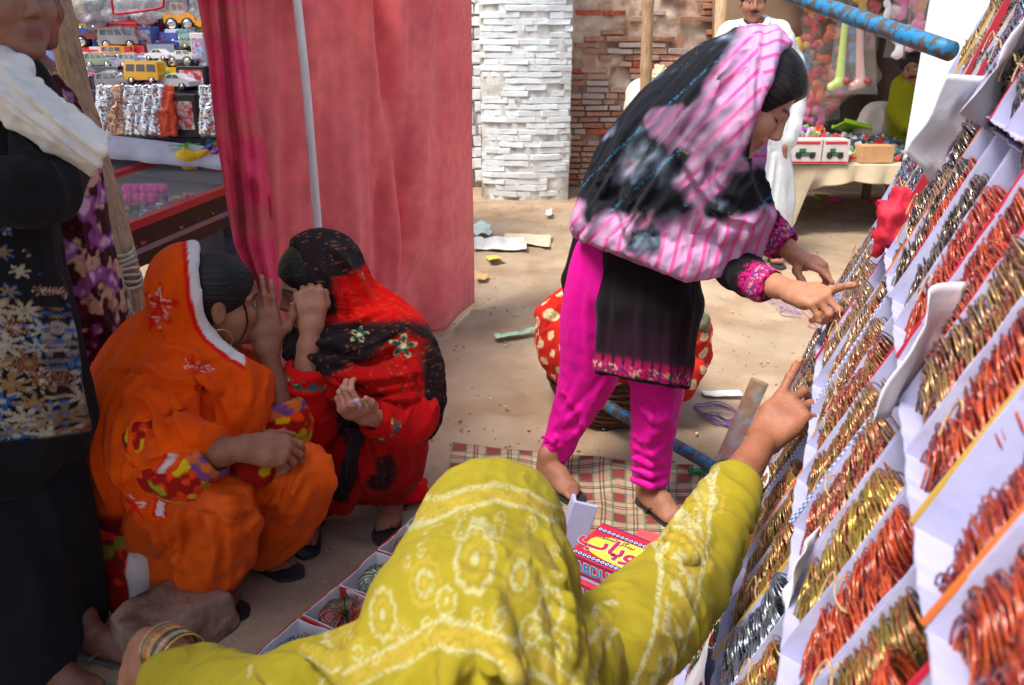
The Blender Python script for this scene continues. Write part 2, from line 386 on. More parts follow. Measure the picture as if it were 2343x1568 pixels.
def walls():
    rs = np.random.RandomState(11)
    # curved whitewashed pilaster
    L = D(1098, 470, 7.25); R = D(1303, 440, 7.45); w = thing('whitewashed_pier', 'rounded pier of worn whitewashed bricks beside the red curtain', 'wall', (float((L[0]+R[0])/2), 7.4, 0))
    xc = (L[0]+R[0])/2; hw = (R[0]-L[0])/2; Rc = 1.05; yc = 7.4+math.sqrt(Rc**2-hw**2)
    a0 = math.asin(hw/Rc)
    mb = MB(); n = 18; prof = [(xc+(Rc-.045)*sin(a), yc-(Rc-.045)*cos(a)) for a in np.linspace(-a0, a0, n)]
    zz = np.linspace(-.05, 3.4, 24); P = np.array([[(x+.006*rs.randn(), y+.012*rs.randn(), z) for z in zz] for x, y in prof])
    mb.grid(P[:, ::-1]); mb.box((xc, 7.83, 1.68), (2*hw-.01, .6, 3.4))
    mb.build('mortar_core', M('white_mortar', srgb(206, 208, 206), rough=.95, var=.15, vs=12, bump=.7, bs=30, spec=.1, col2=srgb(170, 156, 140), w2=(.52, .7), s2=7), w, True)
    z = .03; row = 0
    while z < 2.35:
        h = .043+.008*rs.rand(); a = -a0+(row % 2)*.04*rs.rand()
        while a < a0-.03:
            l = rs.choice([.11, .17, .2, .24])*(.85+.3*rs.rand()); da = min(l/Rc, a0-a)
            if rs.rand() > (.16 if z > .25 else .3) and da > .04:
                am = a+da/2; dep = .012+.026*rs.rand()**1.5*(1.0 if z < 1.45 else .4)
                r0 = Rc-.05; g = .86+.16*rs.rand(); dirt = max(0, .35-z)*.5
                c = np.array((.84, .91, .94))*g*(1-dirt)+np.array((.3, .22, .16))*dirt
                brick(w, (xc+r0*sin(am), yc-r0*cos(am), z+h/2), (da*Rc-.005, .010+.013*rs.rand()**1.5, h-.002), am, m_white, tuple(c), rs)
            a += da
        z += h+.006; row += 1
    # flat white strip further left, half hidden by the curtain
    w2 = thing('whitewashed_wall', 'bright whitewashed block wall strip right behind the curtain edge', 'wall', (-.6, 8.0, 0))
    MB().box((-.75, 8.15, 1.7), (1.5, .2, 3.4)).build('mortar_core', MATS['white_mortar'], w2)
    z = .05
    while z < 2.2:
        h = .095+.03*rs.rand(); l = .3
        for x in (-.52, -.20):
            brick(w2, (x+.03*rs.randn(), 8.06, z+h/2), (l, .07, h-.015), 0, m_white, (.82, .85, .87), rs)
        z += h
    # brown brick wall, plaster falling off
    x0 = float(D(1300, 430, 8.0)[0])-.1; x1 = float(D(1690, 400, 8.0)[0])+.3
    w3 = thing('brick_wall', 'weathered red brick wall with peeling plaster and white drips behind the bamboo post', 'wall', ((x0+x1)/2, 8.0, 0))
    nx, nz = 60, 80; xs = np.linspace(x0, x1, nx); zs = np.linspace(-.05, 3.4, nz)
    X, Z = np.meshgrid(xs, zs, indexing='ij'); Q = np.stack([X.ravel()*3, Z.ravel()*3, 0*X.ravel()], 1)
    pl = ss(.9, 1.45, Z.ravel()+1.1*(fbm(Q, 3)-.5))*ss(.56, .40, fbm(Q*1.7+4, 3)-.12*ss(1.2, 0, X.ravel()-x0)) 
    Y = 8.0+.03-.05*pl+.012*fbm(Q*6, 2)
    mb = MB(); mb.grid(np.stack([X.ravel(), Y, Z.ravel()], 1).reshape(nx, nz, 3)[:, ::-1])
    mb.build('plaster', M('peeling_plaster', srgb(204, 186, 166), rough=.95, var=.22, vs=9, bump=.8, bs=28, spec=.1, col2=srgb(176, 134, 110), w2=(.5, .64), s2=6.5), w3, True)
    MB().box(((x0+x1)/2, 8.32, 1.7), (x1-x0, .5, 3.4)).build('wall_core', MATS['peeling_plaster'], w3)
    z = .03; row = 0; cnt = 0
    while z < 1.78:
        h = .045+.006*rs.rand(); x = x0-(row % 2)*.1*rs.rand()
        while x < x1-.05:
            l = rs.choice([.12, .2, .22, .24]); q = np.array([[(x+l/2)*3, z*3, 0]])
            p = float(ss(.9, 1.45, np.array([z+1.1*(fbm(q, 3)[0]-.5)]))[0])
            right = x+l/2 > 1.75
            if (p < .72 or right or rs.rand() < .3) and rs.rand() > .06 and cnt < 300 and (z > .5 or x < 1.15) and x < 2.35:
                t = rs.rand(); c = np.array(srgb(164, 112, 90))*(1-t)+np.array(srgb(190, 156, 134))*t
                if right: c = np.array(srgb(176, 112, 78))*(1-t)+np.array(srgb(200, 150, 112))*t
                if rs.rand() < .18: c = c*.4+np.array((.5, .48, .46))*.6
                if rs.rand() < .08: c = np.array(srgb(186, 86, 58))
                brick(w3, (x+l/2, 8.015, z+h/2), (l-.012, .035+.03*rs.rand(), h-.007), 0, m_brick, tuple(c), rs); cnt += 1
            x += l
        z += h+.006; row += 1
    # white paint drips on the red part of the wall
    mb = MB()
    for i in range(26):
        x = 2.0+.75*rs.rand(); zt = 1.9-.2*rs.rand(); l = .25+.75*rs.rand()
        mb.box((x, 7.962, zt-l/2), (.008+.012*rs.rand(), .004, l))
    mb.build('paint_drips', M('drip', srgb(226, 214, 200), rough=.9, var=.1), w3)
walls()
# houses closing the lane behind the stalls
def backhouse(x0, x1, y, h, color, label):
    t = thing('house', label, 'house', ((x0+x1)/2, y, 0))
    MB().box(((x0+x1)/2, y+1.5, h/2), (x1-x0, 3, h)).build('wall', M('housewall_%d' % int(x0*10+100), color, rough=.95, var=.15, vs=3, bump=.5, bs=25), t)
    return t
# ================================================================== right-hand whitewashed pillar
def pillar():
    p = D(2098, 150, 4.9); x = float(p[0])
    t = thing('whitewashed_pillar', 'smooth whitewashed pillar behind the far end of the bangle rack', 'pillar', (x+.3, 4.6, 0))
    o = MB().box((x+.32, 4.6, 1.6), (.64, .6, 3.3)).build('shaft', M('pillar_white', (.80, .84, .86), rough=.85, var=.05, vs=5, bump=.2, bs=30), t); bevel(o, .02)
    o = MB().box((x+.32, 4.6, .06), (.72, .68, .13)).build('plinth', MATS['pillar_white'], t); bevel(o, .01)
pillar()
# ================================================================== red curtain and its pole
def curtain():
    t = thing('curtain', 'faded red cotton curtain with darker woven squares hanging beside the toy stall', 'curtain', (-.8, 3.4, 0))
    S = [0, .12, .3, .55, .8, .93, 1]
    ut = np.interp; top_u = [545, 600, 700, 830, 950, 1030, 1078]; bot_u = [640, 690, 765, 850, 925, 1010, 1087]
    dep = [3.05, 3.12, 3.25, 3.42, 3.60, 3.90, 4.30]
    a, b = 110, 90; P = np.zeros((a, b, 3))
    for i in range(a):
        s = i/(a-1); y = np.interp(s, S, dep); T = D(np.interp(s, S, top_u), -70, y); Bp = G(np.interp(s, S, bot_u), 760, 0); B = D(np.interp(s, S, bot_u), 700, y); B[2] = .035; 
        B = np.array((G(np.interp(s, S, bot_u), np.interp(s, S, [800, 800, 800, 806, 800, 746, 690]), .03)[0], y, .035))
        for j in range(b):
            v = j/(b-1); p = T*(1-v)+B*v
            f = .020*sin(s*40+2.5*sin(s*7)+v*1.2)*(.5+.6*v)+.007*sin(s*83+2*sin(s*11)+v*2)*(.4+.6*v)+.028*sin(s*17-v*2.4+1)*v+.05*sin(s*8+v*5)*v*(1-v)
            f += .05*math.exp(-((s-.52-.32*v)/.045)**2)*(1-v*.5)-.06*math.exp(-((s-.62-.25*v)/.05)**2)
            n = float(vnoise(np.array([[s*14+v*4, v*5, 2.]]))[0])-.5
            p = p+np.array((.75, -.66, 0))*(f+.05*n*v)*(1-.75*ss(.86, 1., np.array([s]))[0]); P[i, j] = p
    V = P.reshape(-1, 3); Ft = np.array([(i*b+j, (i+1)*b+j, (i+1)*b+j+1, i*b+j+1) for i in range(a-1) for j in range(b-1)])
    s = np.repeat(np.linspace(0, 1, a), b); v = np.tile(np.linspace(0, 1, b), a)
    base = mixc(srgb(226, 98, 104), srgb(232, 126, 120), fbm(np.stack([s*6, v*5, 0*s], 1), 3))
    sq = np.zeros(len(s)); rs = np.random.RandomState(2)
    for cu in np.arange(.06, 1, .125):
        for cv in np.arange(.05, 1, .145):
            off = .5*((round(cu/.125)) % 2)*.145
            w = ss(.036, .028, np.abs(s-cu))*ss(.05, .04, np.abs(v-cv-off)); sq = np.maximum(sq, w*(.35+.5*rs.rand()))
    base = mixc(base, srgb(206, 66, 84), sq*.28)
    stain = ss(.55, .75, fbm(np.stack([s*5+3, v*3, 0*s+4], 1), 3)); base = mixc(base, srgb(190, 76, 86), stain*.5)
    base = mixc(base, srgb(206, 130, 118), ss(.9, 1, v)*.5)
    mt = M('curtain_cotton', rough=.92, attr=True, var=.12, vs=16, bump=.3, bs=220, sheen=.1, spec=.08, crease=.28, cs_=4.5)
    tb = mt.node_tree.nodes['Principled BSDF']; 
    o = mk('cloth', V, Ft, mt, t, True, col=base); solidify(o, .003)
    # bunched front edge, hanging nearer
    a, b = 40, 90; P = np.zeros((a, b, 3))
    lu = ([0, 130, 300, 480, 560, 690, 800], [452, 476, 492, 522, 536, 602, 640]); ru = ([0, 120, 260, 320, 500, 690, 800], [552, 566, 592, 606, 624, 642, 668])
    for i in range(a):
        s = i/(a-1); y0 = 2.86+.12*s
        for j in range(b):
            v = -70+(850)*j/(b-1); u = np.interp(v, *lu)*(1-s)+np.interp(v, *ru)*s
            bul = -.10*sin(pi*s)-.03*sin(s*9+v*.004)-.05*max(0, 1-abs((v-330-(s*120))/50.))*s-.018*sin(s*21+v*.01)
            P[i, j] = D(u, v, y0+bul+.02*sin(v*.013+s*3)); P[i, j, 2] = max(P[i, j, 2], .04)
    s = np.repeat(np.linspace(0, 1, a), b); v = np.tile(np.linspace(0, 1, b), a)
    base = mixc(srgb(204, 44, 84), srgb(222, 70, 98), fbm(np.stack([s*3, v*9, 0*s], 1), 3))
    band = np.zeros(len(s))
    for c, w in ((.14, .05), (.42, .035), (.68, .045), (.93, .04)): band = np.maximum(band, ss(w, w*.8, np.abs(v-c)))
    base = mixc(base, srgb(196, 92, 82), band*(.45+.3*s))
    b2 = MB(); b2.grid(P); V, F = b2.done()
    o = mk('bunched_edge', V, np.array(F), mt, t, True, col=base); solidify(o, .003)
    t2 = thing('tent_pole', 'white painted wooden pole standing in front of the red curtain', 'pole', D(728, 540, 3.08))
    q = [D(672, -60, 3.18), D(700, 200, 3.12), D(720, 440, 3.09), np.array((*D(742, 700, 3.06)[:2], 0))]
    mb = MB(); mb.tube(resample(q, 24), .0165, 14); mb.build('shaft', M('pole_white', srgb(206, 200, 196), rough=.7, var=.12, vs=16, bump=.2, bs=60, aniso=(4, 4, .5)), t2, True)
curtain()
# ================================================================== bamboo poles
m_bamboo = M('bamboo', srgb(170, 138, 104), rough=.65, var=.28, vs=14, bump=.25, bs=60, aniso=(6, 6, .7), col2=srgb(122, 92, 64), w2=(.55, .75), s2=9)
def bamboo(pts, rad, label, knots, name='bamboo_post'):
    pts = np.array(pts, float); t = thing(name, label, 'post', pts[-1])
    q = resample(pts, 70); r = np.full(70, rad)
    for k in knots:
        x = np.abs(np.linspace(0, 1, 70)-k); r += rad*.16*np.exp(-(x/.012)**2)
    r *= np.linspace(.95, 1.08, 70)
    mb = MB(); mb.tube(q, r, 16); mb.build('culm', m_bamboo, t, True)
    return t
tb = bamboo([D(116, -60, 2.75), D(184, 245, 2.66), D(236, 429, 2.62), D(280, 590, 2.58), D(308, 770, 2.55), np.array((*(D(330, 930, 2.5)[:2]), 0))], .043, 'thick leaning bamboo post at the corner of the toy stall', [.1, .27, .42, .62, .8])
def rope():
    mb = MB(); rs = np.random.RandomState(4)
    c = D(272, 610, 2.55)
    for k in range(7):
        a = np.linspace(0, 2*pi, 18); z = c[2]+.05-.018*k
        mb.tube(np.stack([c[0]+.012*k*.15+.052*np.cos(a), c[1]+.052*np.sin(a), z+.006*np.sin(a*2+k)], 1), .006, 6, cap=False)
    for k in range(9):                                  # hanging netting
        x0 = c[0]-.05+.011*k; p = [(x0+.004*rs.randn(), c[1]-.055-.01*rs.rand(), c[2]+.02)]
        for j in range(8): p.append((x0+(.009 if (j+k) % 2 else -.004)+.012*j*.35, c[1]-.058-.01*rs.rand(), c[2]-.03-.042*j))
        mb.tube(resample(p, 24), .004, 5)
    mb.build('knotted_rope', M('jute', srgb(188, 172, 150), rough=.95, var=.3, vs=40, bump=.5, bs=200), tb, True)
rope()
bamboo([D(1484, -60, 5.9), D(1478, 150, 5.9), D(1474, 330, 5.9), np.array((D(1470, 420, 5.9)[0], 5.9, 0))], .04, 'straight bamboo post in front of the brick wall', [.12, .33, .55, .8])
# ================================================================== bangle rack
RB = np.array((.368, .930, 0.)); RB /= np.linalg.norm(RB)
PHI = radians(72); RA = np.array((RB[1]*cos(PHI), -RB[0]*cos(PHI), sin(PHI))); RN = np.cross(RA, RB)
RO = np.array((.336, .534, 1.03)); RO = RO-RN*.055; TL = .295                       # a = 0 on the ledge at z 1.03; tier length
def RP(a, b, n=0.0): return RO+RA*a+RB*b+RN*n
def proj(P):
    d = np.asarray(P)-np.array((0, 0, CAM_H)); zc = d[1]*cos(TILT)-d[2]*sin(TILT); yc = d[1]*sin(TILT)+d[2]*cos(TILT)
    return 1171+FPX*d[0]/zc, 784-FPX*yc/zc, zc
def bangle_mat(name, c1, c2, gl=.5, metal=.55, rough=.17, split=.5):
    m = bpy.data.materials.new(name); MATS[name] = m; m.use_nodes = True; t = m.node_tree; b = t.nodes['Principled BSDF']; N = t.nodes.new; L = t.links.new
    at = N('ShaderNodeAttribute'); at.attribute_name = 'rnd'; oi = N('ShaderNodeObjectInfo')
    ad = N('ShaderNodeMath'); ad.operation = 'ADD'; L(at.outputs['Fac'], ad.inputs[0]); L(oi.outputs['Random'], ad.inputs[1])
    fr = N('ShaderNodeMath'); fr.operation = 'FRACT'; L(ad.outputs[0], fr.inputs[0])
    gt = N('ShaderNodeMapRange'); L(fr.outputs[0], gt.inputs[0]); gt.inputs[1].default_value = split-.06; gt.inputs[2].default_value = split+.06
    mx = N('ShaderNodeMix'); mx.data_type = 'RGBA'; L(gt.outputs[0], mx.inputs[0]); mx.inputs[6].default_value = (*c1, 1); mx.inputs[7].default_value = (*c2, 1)
    tc = N('ShaderNodeTexCoord'); nz = N('ShaderNodeTexNoise'); nz.inputs['Scale'].default_value = 260; nz.inputs['Detail'].default_value = 2; L(tc.outputs['Object'], nz.inputs['Vector'])
    r = N('ShaderNodeMapRange'); L(nz.outputs[0], r.inputs[0]); r.inputs[1].default_value = .5; r.inputs[2].default_value = .66; r.inputs[4].default_value = gl
    m2 = N('ShaderNodeMix'); m2.data_type = 'RGBA'; L(r.outputs[0], m2.inputs[0]); L(mx.outputs[2], m2.inputs[6]); m2.inputs[7].default_value = (.85, .6, .25, 1)
    hs = N('ShaderNodeHueSaturation'); L(m2.outputs[2], hs.inputs['Color']); mr = N('ShaderNodeMapRange'); L(fr.outputs[0], mr.inputs[0]); mr.inputs[3].default_value = .38; mr.inputs[4].default_value = 1.05
    L(mr.outputs[0], hs.inputs['Value']); L(hs.outputs[0], b.inputs['Base Color'])
    b.inputs['Metallic'].default_value = metal; b.inputs['Roughness'].default_value = rough; b.inputs['Coat Weight'].default_value = .8; b.inputs['Coat Roughness'].default_value = .08
    return m
BM = dict(
    red=bangle_mat('bangle_red', (.45, .012, .010), (.55, .06, .012), .22, .10),
    goldred=bangle_mat('bangle_goldred', (.52, .28, .07), (.34, .015, .02), .6, .4, split=.5),
    gold=bangle_mat('bangle_gold', (.72, .47, .10), (.60, .30, .06), .7, .7, split=.65),
    mustard=bangle_mat('bangle_mustard', (.62, .42, .05), (.45, .10, .04), .6, .55, split=.75),
    copper=bangle_mat('bangle_copper', (.34, .07, .04), (.40, .24, .08), .55, .45),
    olive=bangle_mat('bangle_olive', (.42, .30, .05), (.38, .10, .03), .5, .5, split=.55),
    rose=bangle_mat('bangle_rose', (.60, .32, .26), (.58, .44, .34), .5, .6),
    champ=bangle_mat('bangle_champagne', (.66, .50, .34), (.50, .26, .14), .5, .6),
    silver=bangle_mat('bangle_silver', (.22, .27, .36), (.40, .44, .50), .1, .8),
    dark=bangle_mat('bangle_dark', (.10, .07, .06), (.38, .30, .24), .35, .8, split=.55),
    multi=bangle_mat('bangle_multi', (.42, .06, .30), (.10, .38, .50), .45, .7),
    greenred=bangle_mat('bangle_greenred', (.03, .16, .04), (.42, .03, .03), .35, .4),
    green=bangle_mat('bangle_green', (.05, .30, .08), (.45, .50, .42), .4, .6),
    blue=bangle_mat('bangle_blue', (.02, .14, .38), (.03, .35, .45), .4, .5),
    purple=bangle_mat('bangle_purple', (.16, .05, .14), (.30, .14, .10), .4, .6),
)
BCOL = dict(red='red glass', goldred='gold and red', gold='golden', mustard='mustard gold', copper='copper', olive='olive and brown', rose='rose pink', champ='champagne gold',
            silver='silver blue', dark='dark silver', multi='purple and turquoise', greenred='green and red', green='green and silver', blue='bright blue', purple='dark purple')
def torus(R, r, n=22, k=5):
    a = np.arange(n)*2*pi/n; b = np.arange(k)*2*pi/k
    V = np.array([((R+r*cos(y))*cos(x), (R+r*cos(y))*sin(x), r*sin(y)) for x in a for y in b])
    F = np.array([(i*k+j, ((i+1) % n)*k+j, ((i+1) % n)*k+(j+1) % k, i*k+(j+1) % k) for i in range(n) for j in range(k)])
    return V, F
BV, BF = torus(.0295, .00125, 20, 4)
ONE = newmesh('bangle', BV, BF, None); ONE.attributes.new('rnd', 'FLOAT', 'POINT'); ONE.materials.append(BM['red'])
def rotm(ax, a): return np.array(Matrix.Rotation(a, 3, Vector(ax)))
def roll_mats(seed, n, L, loose):
    """bangles of one tied roll: matrices with the roll axis along local X, leaning"""
    rs = np.random.RandomState(seed); out = []
    tilt = rs.uniform(.72, 1.02)
    for i in range(n):
        s = (i+.5)/n; x = (s-.5)*L+rs.normal(0, .0012)
        fan = 0.0
        if s < .18: fan = (s-.18)*-2.2
        if s > .86: fan = -(s-.86)*1.5
        par = 1 if i % 2 else -1; R = rotm((0, 0, 1), par*.13+rs.normal(0, .025)) @ rotm((0, 1, 0), pi/2+tilt*(1-.3*s)+fan+rs.normal(0, .035*loose)) @ rotm((1, 0, 0), rs.normal(0, .04*loose))
        z = .003*math.sin(s*9+seed)+rs.normal(0, .0009*loose); y = par*.0035+.004*math.sin(s*14+seed)+rs.normal(0, .0009*loose)
        out.append((R, np.array((x, y, z))))
    return out
ROLLS = [roll_mats(50+i, 92, .205, 1.0+.5*(i % 3)) for i in range(6)]
ROLLM = []
for i, ro in enumerate(ROLLS):
    V = np.concatenate([BV@R.T+p for R, p in ro]); F = np.concatenate([BF+j*len(BV) for j in range(len(ro))])
    me = newmesh('bangle_roll', V, F, BM['red']); at = me.attributes.new('rnd', 'FLOAT', 'POINT')
    at.data.foreach_set('value', np.repeat(np.random.RandomState(i).rand(len(ro)), len(BV)).astype(np.float32)); ROLLM.append(me)
def setmat(o, m):
    o.material_slots[0].link = 'OBJECT'; o.material_slots[0].material = m
def frame4(x, y, z, p):
    m = Matrix.Identity(4)
    for i in range(3):
        m[i][0] = x[i]; m[i][1] = y[i]; m[i][2] = z[i]; m[i][3] = p[i]
    return m
m_twine = M('twine', srgb(190, 160, 122), rough=.95, var=.3, vs=60, bump=.4, bs=300)
def bundle(var, p, X, Z, kind, label, group, single=False, scale=1.0, twine=True):
    """a tied roll of bangles; X roll axis, Z away from the box floor"""
    X = X/np.linalg.norm(X); Y = np.cross(Z, X); Y /= np.linalg.norm(Y); Z = np.cross(X, Y)
    t = bpy.data.objects.new('bangle_bundle', None); COL.objects.link(t); t.empty_display_size = .03
    t.matrix_world = frame4(X*scale, Y*scale, Z*scale, p); t['label'] = label; t['category'] = 'bangles'; t['group'] = group
    if single:
        for R, q in ROLLS[var]:
            m = Matrix(R.tolist()).to_4x4(); m.translation = q
            o = inst('bangle', ONE, t, m); setmat(o, BM[kind])
    else:
        o = inst('bangle_roll', ROLLM[var], t, Matrix.Identity(4)); setmat(o, BM[kind]); o['kind'] = 'stuff'
    if twine:
        if var not in TW:
            a = np.linspace(0, 2*pi, 26); rs = np.random.RandomState(var)
            x0 = rs.uniform(-.05, .05); mb = MB()
            mb.tube(np.stack([x0+.004*np.sin(a*2), .033*np.cos(a), .027*np.sin(a)], 1), .0013, 5, cap=False)
            mb.tube(resample([(x0, .004, .027), (x0+.008, .012, .034), (x0-.012, .018, .033), (x0-.03, .012, .030)], 14), .0014, 5)
            V, F = mb.done(); TW[var] = newmesh('twine', V, F, m_twine)
        inst('twine', TW[var], t, Matrix.Identity(4))
    return t
TW = {}
m_paper = M('box_paper', srgb(180, 181, 216), rough=.75, var=.05, vs=20, bump=.3, bs=35, spec=.3)
m_card = M('box_card', srgb(176, 166, 160), rough=.85, var=.1)
def checks(name, c1, c2):
    m = M(name, c1, rough=.6, var=.05); t = m.node_tree; N = t.nodes.new; L = t.links.new
    ck = N('ShaderNodeTexChecker'); ck.inputs['Scale'].default_value = 190; ck.inputs[1].default_value = (*c1, 1); ck.inputs[2].default_value = (*c2, 1)
    tc = N('ShaderNodeTexCoord'); L(tc.outputs['Object'], ck.inputs[0]); L(ck.outputs[0], t.nodes['Principled BSDF'].inputs['Base Color']); return m
TRIMS = [M('trim_red', srgb(196, 36, 66), rough=.55, var=.1), checks('trim_bluecheck', srgb(40, 110, 190), srgb(225, 230, 240)), M('trim_yellow', srgb(206, 170, 76), rough=.55, var=.1),
         checks('trim_redcheck', srgb(200, 70, 66), srgb(235, 225, 225)), M('trim_orange', srgb(220, 120, 50), rough=.55, var=.1)]
def tray_mesh(seed, L, W, Hh):
    """open card box lined with paper: floor at n=0, X along its length"""
    rs = np.random.RandomState(seed); mb = MB(); t = .0022; nx = 9
    def wall(p0, p1, h0, wav):
        q = []
        for i in range(nx):
            s = i/(nx-1); p = np.array(p0)*(1-s)+np.array(p1)*s; o = wav*math.sin(s*pi)*rs.uniform(-1, 1)
            d = np.array(p1)-np.array(p0); nn = np.array((-d[1], d[0], 0))/np.linalg.norm(d); q.append((p, nn*(o+wav*.4*math.sin(s*7+seed)), h0+rs.uniform(-.0015, .0015)))
        P = np.array([[p, p+o*.5+(0, 0, h*.6), p+o+(0, 0, h), p+o+nn*t+(0, 0, h), p+o*.5+nn*t+(0, 0, h*.6), p+nn*t] for p, o, h in q])
        a, b = P.shape[:2]; mb.add(P.reshape(-1, 3), [(i*b+j, i*b+j+1, (i+1)*b+j+1, (i+1)*b+j) for i in range(a-1) for j in range(b-1)]+[tuple(range(b)), tuple((a-1)*b+j for j in range(b))[::-1]])
    x, y = L/2, W/2
    wall((-x, -y, 0), (x, -y, 0), Hh, .003); wall((x, y, 0), (-x, y, 0), Hh, .003)
    wall((x, -y, 0), (x, y, 0), Hh*.98, .002); wall((-x, y, 0), (-x, -y, 0), Hh*1.0, .002)
    mb.box((0, 0, -.001), (L, W, .003))
    V, F = mb.done(); return V, F
ORD = ['first', 'second', 'third', 'fourth', 'fifth', 'sixth', 'seventh', 'eighth', 'ninth', 'tenth', 'eleventh', 'twelfth', 'thirteenth', 'fourteenth', 'fifteenth', 'sixteenth', 'seventeenth', 'eighteenth']
TIERN = {1: 'top row', 0: 'second row', -1: 'third row', -2: 'fourth row', -3: 'lowest row'}
def rack():
    rk = thing('display_rack', 'tall leaning wooden display rack carrying rows of bangle boxes', 'rack', RP(-1.08, .6, -.03))
    m_w = M('rack_wood', srgb(120, 92, 66), rough=.8, var=.25, vs=10, bump=.3, aniso=(1, 1, 6))
    R3 = np.array([RA, RB, RN]).T
    def rbx(mb, a0, a1, b0, b1, n0, n1): return mb.box(RP((a0+a1)/2, (b0+b1)/2, (n0+n1)/2), (a1-a0, b1-b0, n1-n0), R3)
    mb = MB(); rbx(mb, -1.05, .62, -.5, 1.62, -.035, -.012); mb.build('backboard', m_w, rk)
    for k in (1, 0, -1, -2, -3):
        mb = MB(); rbx(mb, k*TL-.006, k*TL+.002, -.5, 1.62, -.012, .03); mb.build('ledge', m_w, rk)
    for b in (-.48, 1.60):
        mb = MB(); rbx(mb, -1.08, .66, b-.018, b+.018, -.075, -.036); mb.build('rail', m_w, rk)
        mb = MB(); f = RP(.5, b, -.05); mb.bar(f, (f[0]+.42, f[1]-.16, 0), .035, .035); mb.build('leg', m_w, rk)
    W = .139; nb = 14; rs = np.random.RandomState(21)
    meshes = []
    for i in range(4):
        V, F = tray_mesh(i, TL-.012, W-.004, .053); meshes.append(newmesh('tray', V, F, m_paper, False))
    trim = []
    for m in TRIMS:
        V, F = MB().box((0, 0, 0), (TL-.014, .003, .0045)).done(); trim.append(newmesh('trim', V, F, m, False))
    def kind(k, b):
        if k == 1: return 'gold' if b > 1.3 else ('multi' if b > .95 else ('dark' if b > .62 else 'purple'))
        if k == 0: return 'multi' if b > 1.2 else ('champ' if b > 1.05 else ('dark' if b > .68 else ('red' if b > .42 else 'copper' if b > .25 else 'red')))
        if k == -1: return 'champ' if b > 1.1 else ('copper' if b > .98 else ('goldred' if b > .45 else ('goldred' if b > .32 else 'mustard' if b > .18 else 'red')))
        if k == -2: return 'rose' if b > 1.2 else ('copper' if b > 1.05 else ('olive' if b > .5 else ('silver' if b > .3 else 'mustard')))
        return 'copper' if b > 1.35 else ('green' if b > 1.2 else ('greenred' if b > .5 else 'green'))
    single_done = 0
    for k in (1, 0, -1, -2, -3):
        for i in range(nb):
            b = 1.60-W*(i+.5)+rs.normal(0, .002); a = (k+.5)*TL
            u, v, zc = proj(RP(a, b, .03)); u2, v2, _ = proj(RP(a+.13, b, .05)); u3, v3, _ = proj(RP(a-.13, b+.05, .05))
            if zc < .2 or min(u, u2, u3) > 2400 or min(v, v2, v3) > 1640: continue
            kd = kind(k, b); til = radians(4)+rs.normal(0, .012)
            X = RA*cos(til)-RN*sin(til); Z = RN*cos(til)+RA*sin(til); Y = np.cross(Z, X)
            p = RP(a, b, .002+.145*sin(til)); place = '%s box from the far end, %s of the rack' % (ORD[i], TIERN[k])
            bx = bpy.data.objects.new('bangle_box', None); COL.objects.link(bx); bx.empty_display_size = .05
            bx.matrix_world = frame4(X, Y, Z, p); bx['label'] = 'open paper bangle box, '+place; bx['category'] = 'box'; bx['group'] = 'bangle boxes on the rack'
            inst('tray', meshes[rs.randint(4)], bx, Matrix.Identity(4))
            if rs.rand() < .6: inst('trim', trim[rs.choice([0, 0, 1, 2, 3, 4, 1])], bx, Matrix.Translation((0, (W/2-.003)*(-1), .0525)))
            near = zc < .80
            for s, nm in ((1, 'far'), (-1, 'near')):
                if rs.rand() < .08: continue
                vv = rs.randint(6); kk = kd
                if rs.rand() < .22: kk = rs.choice(['goldred', 'copper', 'red', 'champ', 'olive'])
                sc_ = rs.uniform(.94, 1.08); bundle(vv, p+Y*(s*.0335)+Z*(.0325+rs.normal(0, .0012))-X*(.026+rs.normal(0, .014)), X+Y*rs.normal(0, .012), Z+Y*(s*.06+rs.normal(0, .10)), kk,
                       '%s bangles, %s half of %s box from far end, %s' % (BCOL[kk], nm, ORD[i], TIERN[k]), 'tied bangle rolls on the rack', single=near, twine=rs.rand() < .45, scale=sc_)
rack()
# ================================================================== people: shared anatomy
def unit(v): v = np.array(v, float); return v/np.linalg.norm(v)
def basis(f, u):
    f = unit(f); u = np.array(u, float); u = unit(u-f*(u@f)); return f, np.cross(u, f), u      # forward, left, up
m_skin = M('skin', attr=True, rough=.5, var=.12, vs=38, bump=.30, bs=260, spec=.4, sss=.10)
m_cloth = M('cloth', attr=True, rough=.88, var=.06, vs=45, bump=.2, bs=420, sheen=.03, spec=.12, crease=.55, cs_=11.)
m_silk = M('silk_cloth', attr=True, rough=.6, var=.07, vs=40, bump=.16, bs=380, sheen=.02, spec=.2, crease=.5, cs_=11.)
m_hair = M('hair', (.012, .009, .008), rough=.45, var=.7, vs=1.4, bump=1.0, bs=1.6, spec=.3, hairuv=True)
m_gold = M('gold_metal', (.75, .45, .12), rough=.25, metal=1., var=.05)
m_rubber = M('sandal_rubber', srgb(46, 46, 50), rough=.55, var=.15)
SK_L, SK_M, SK_D = srgb(178, 122, 92), srgb(150, 98, 72), srgb(122, 80, 60)
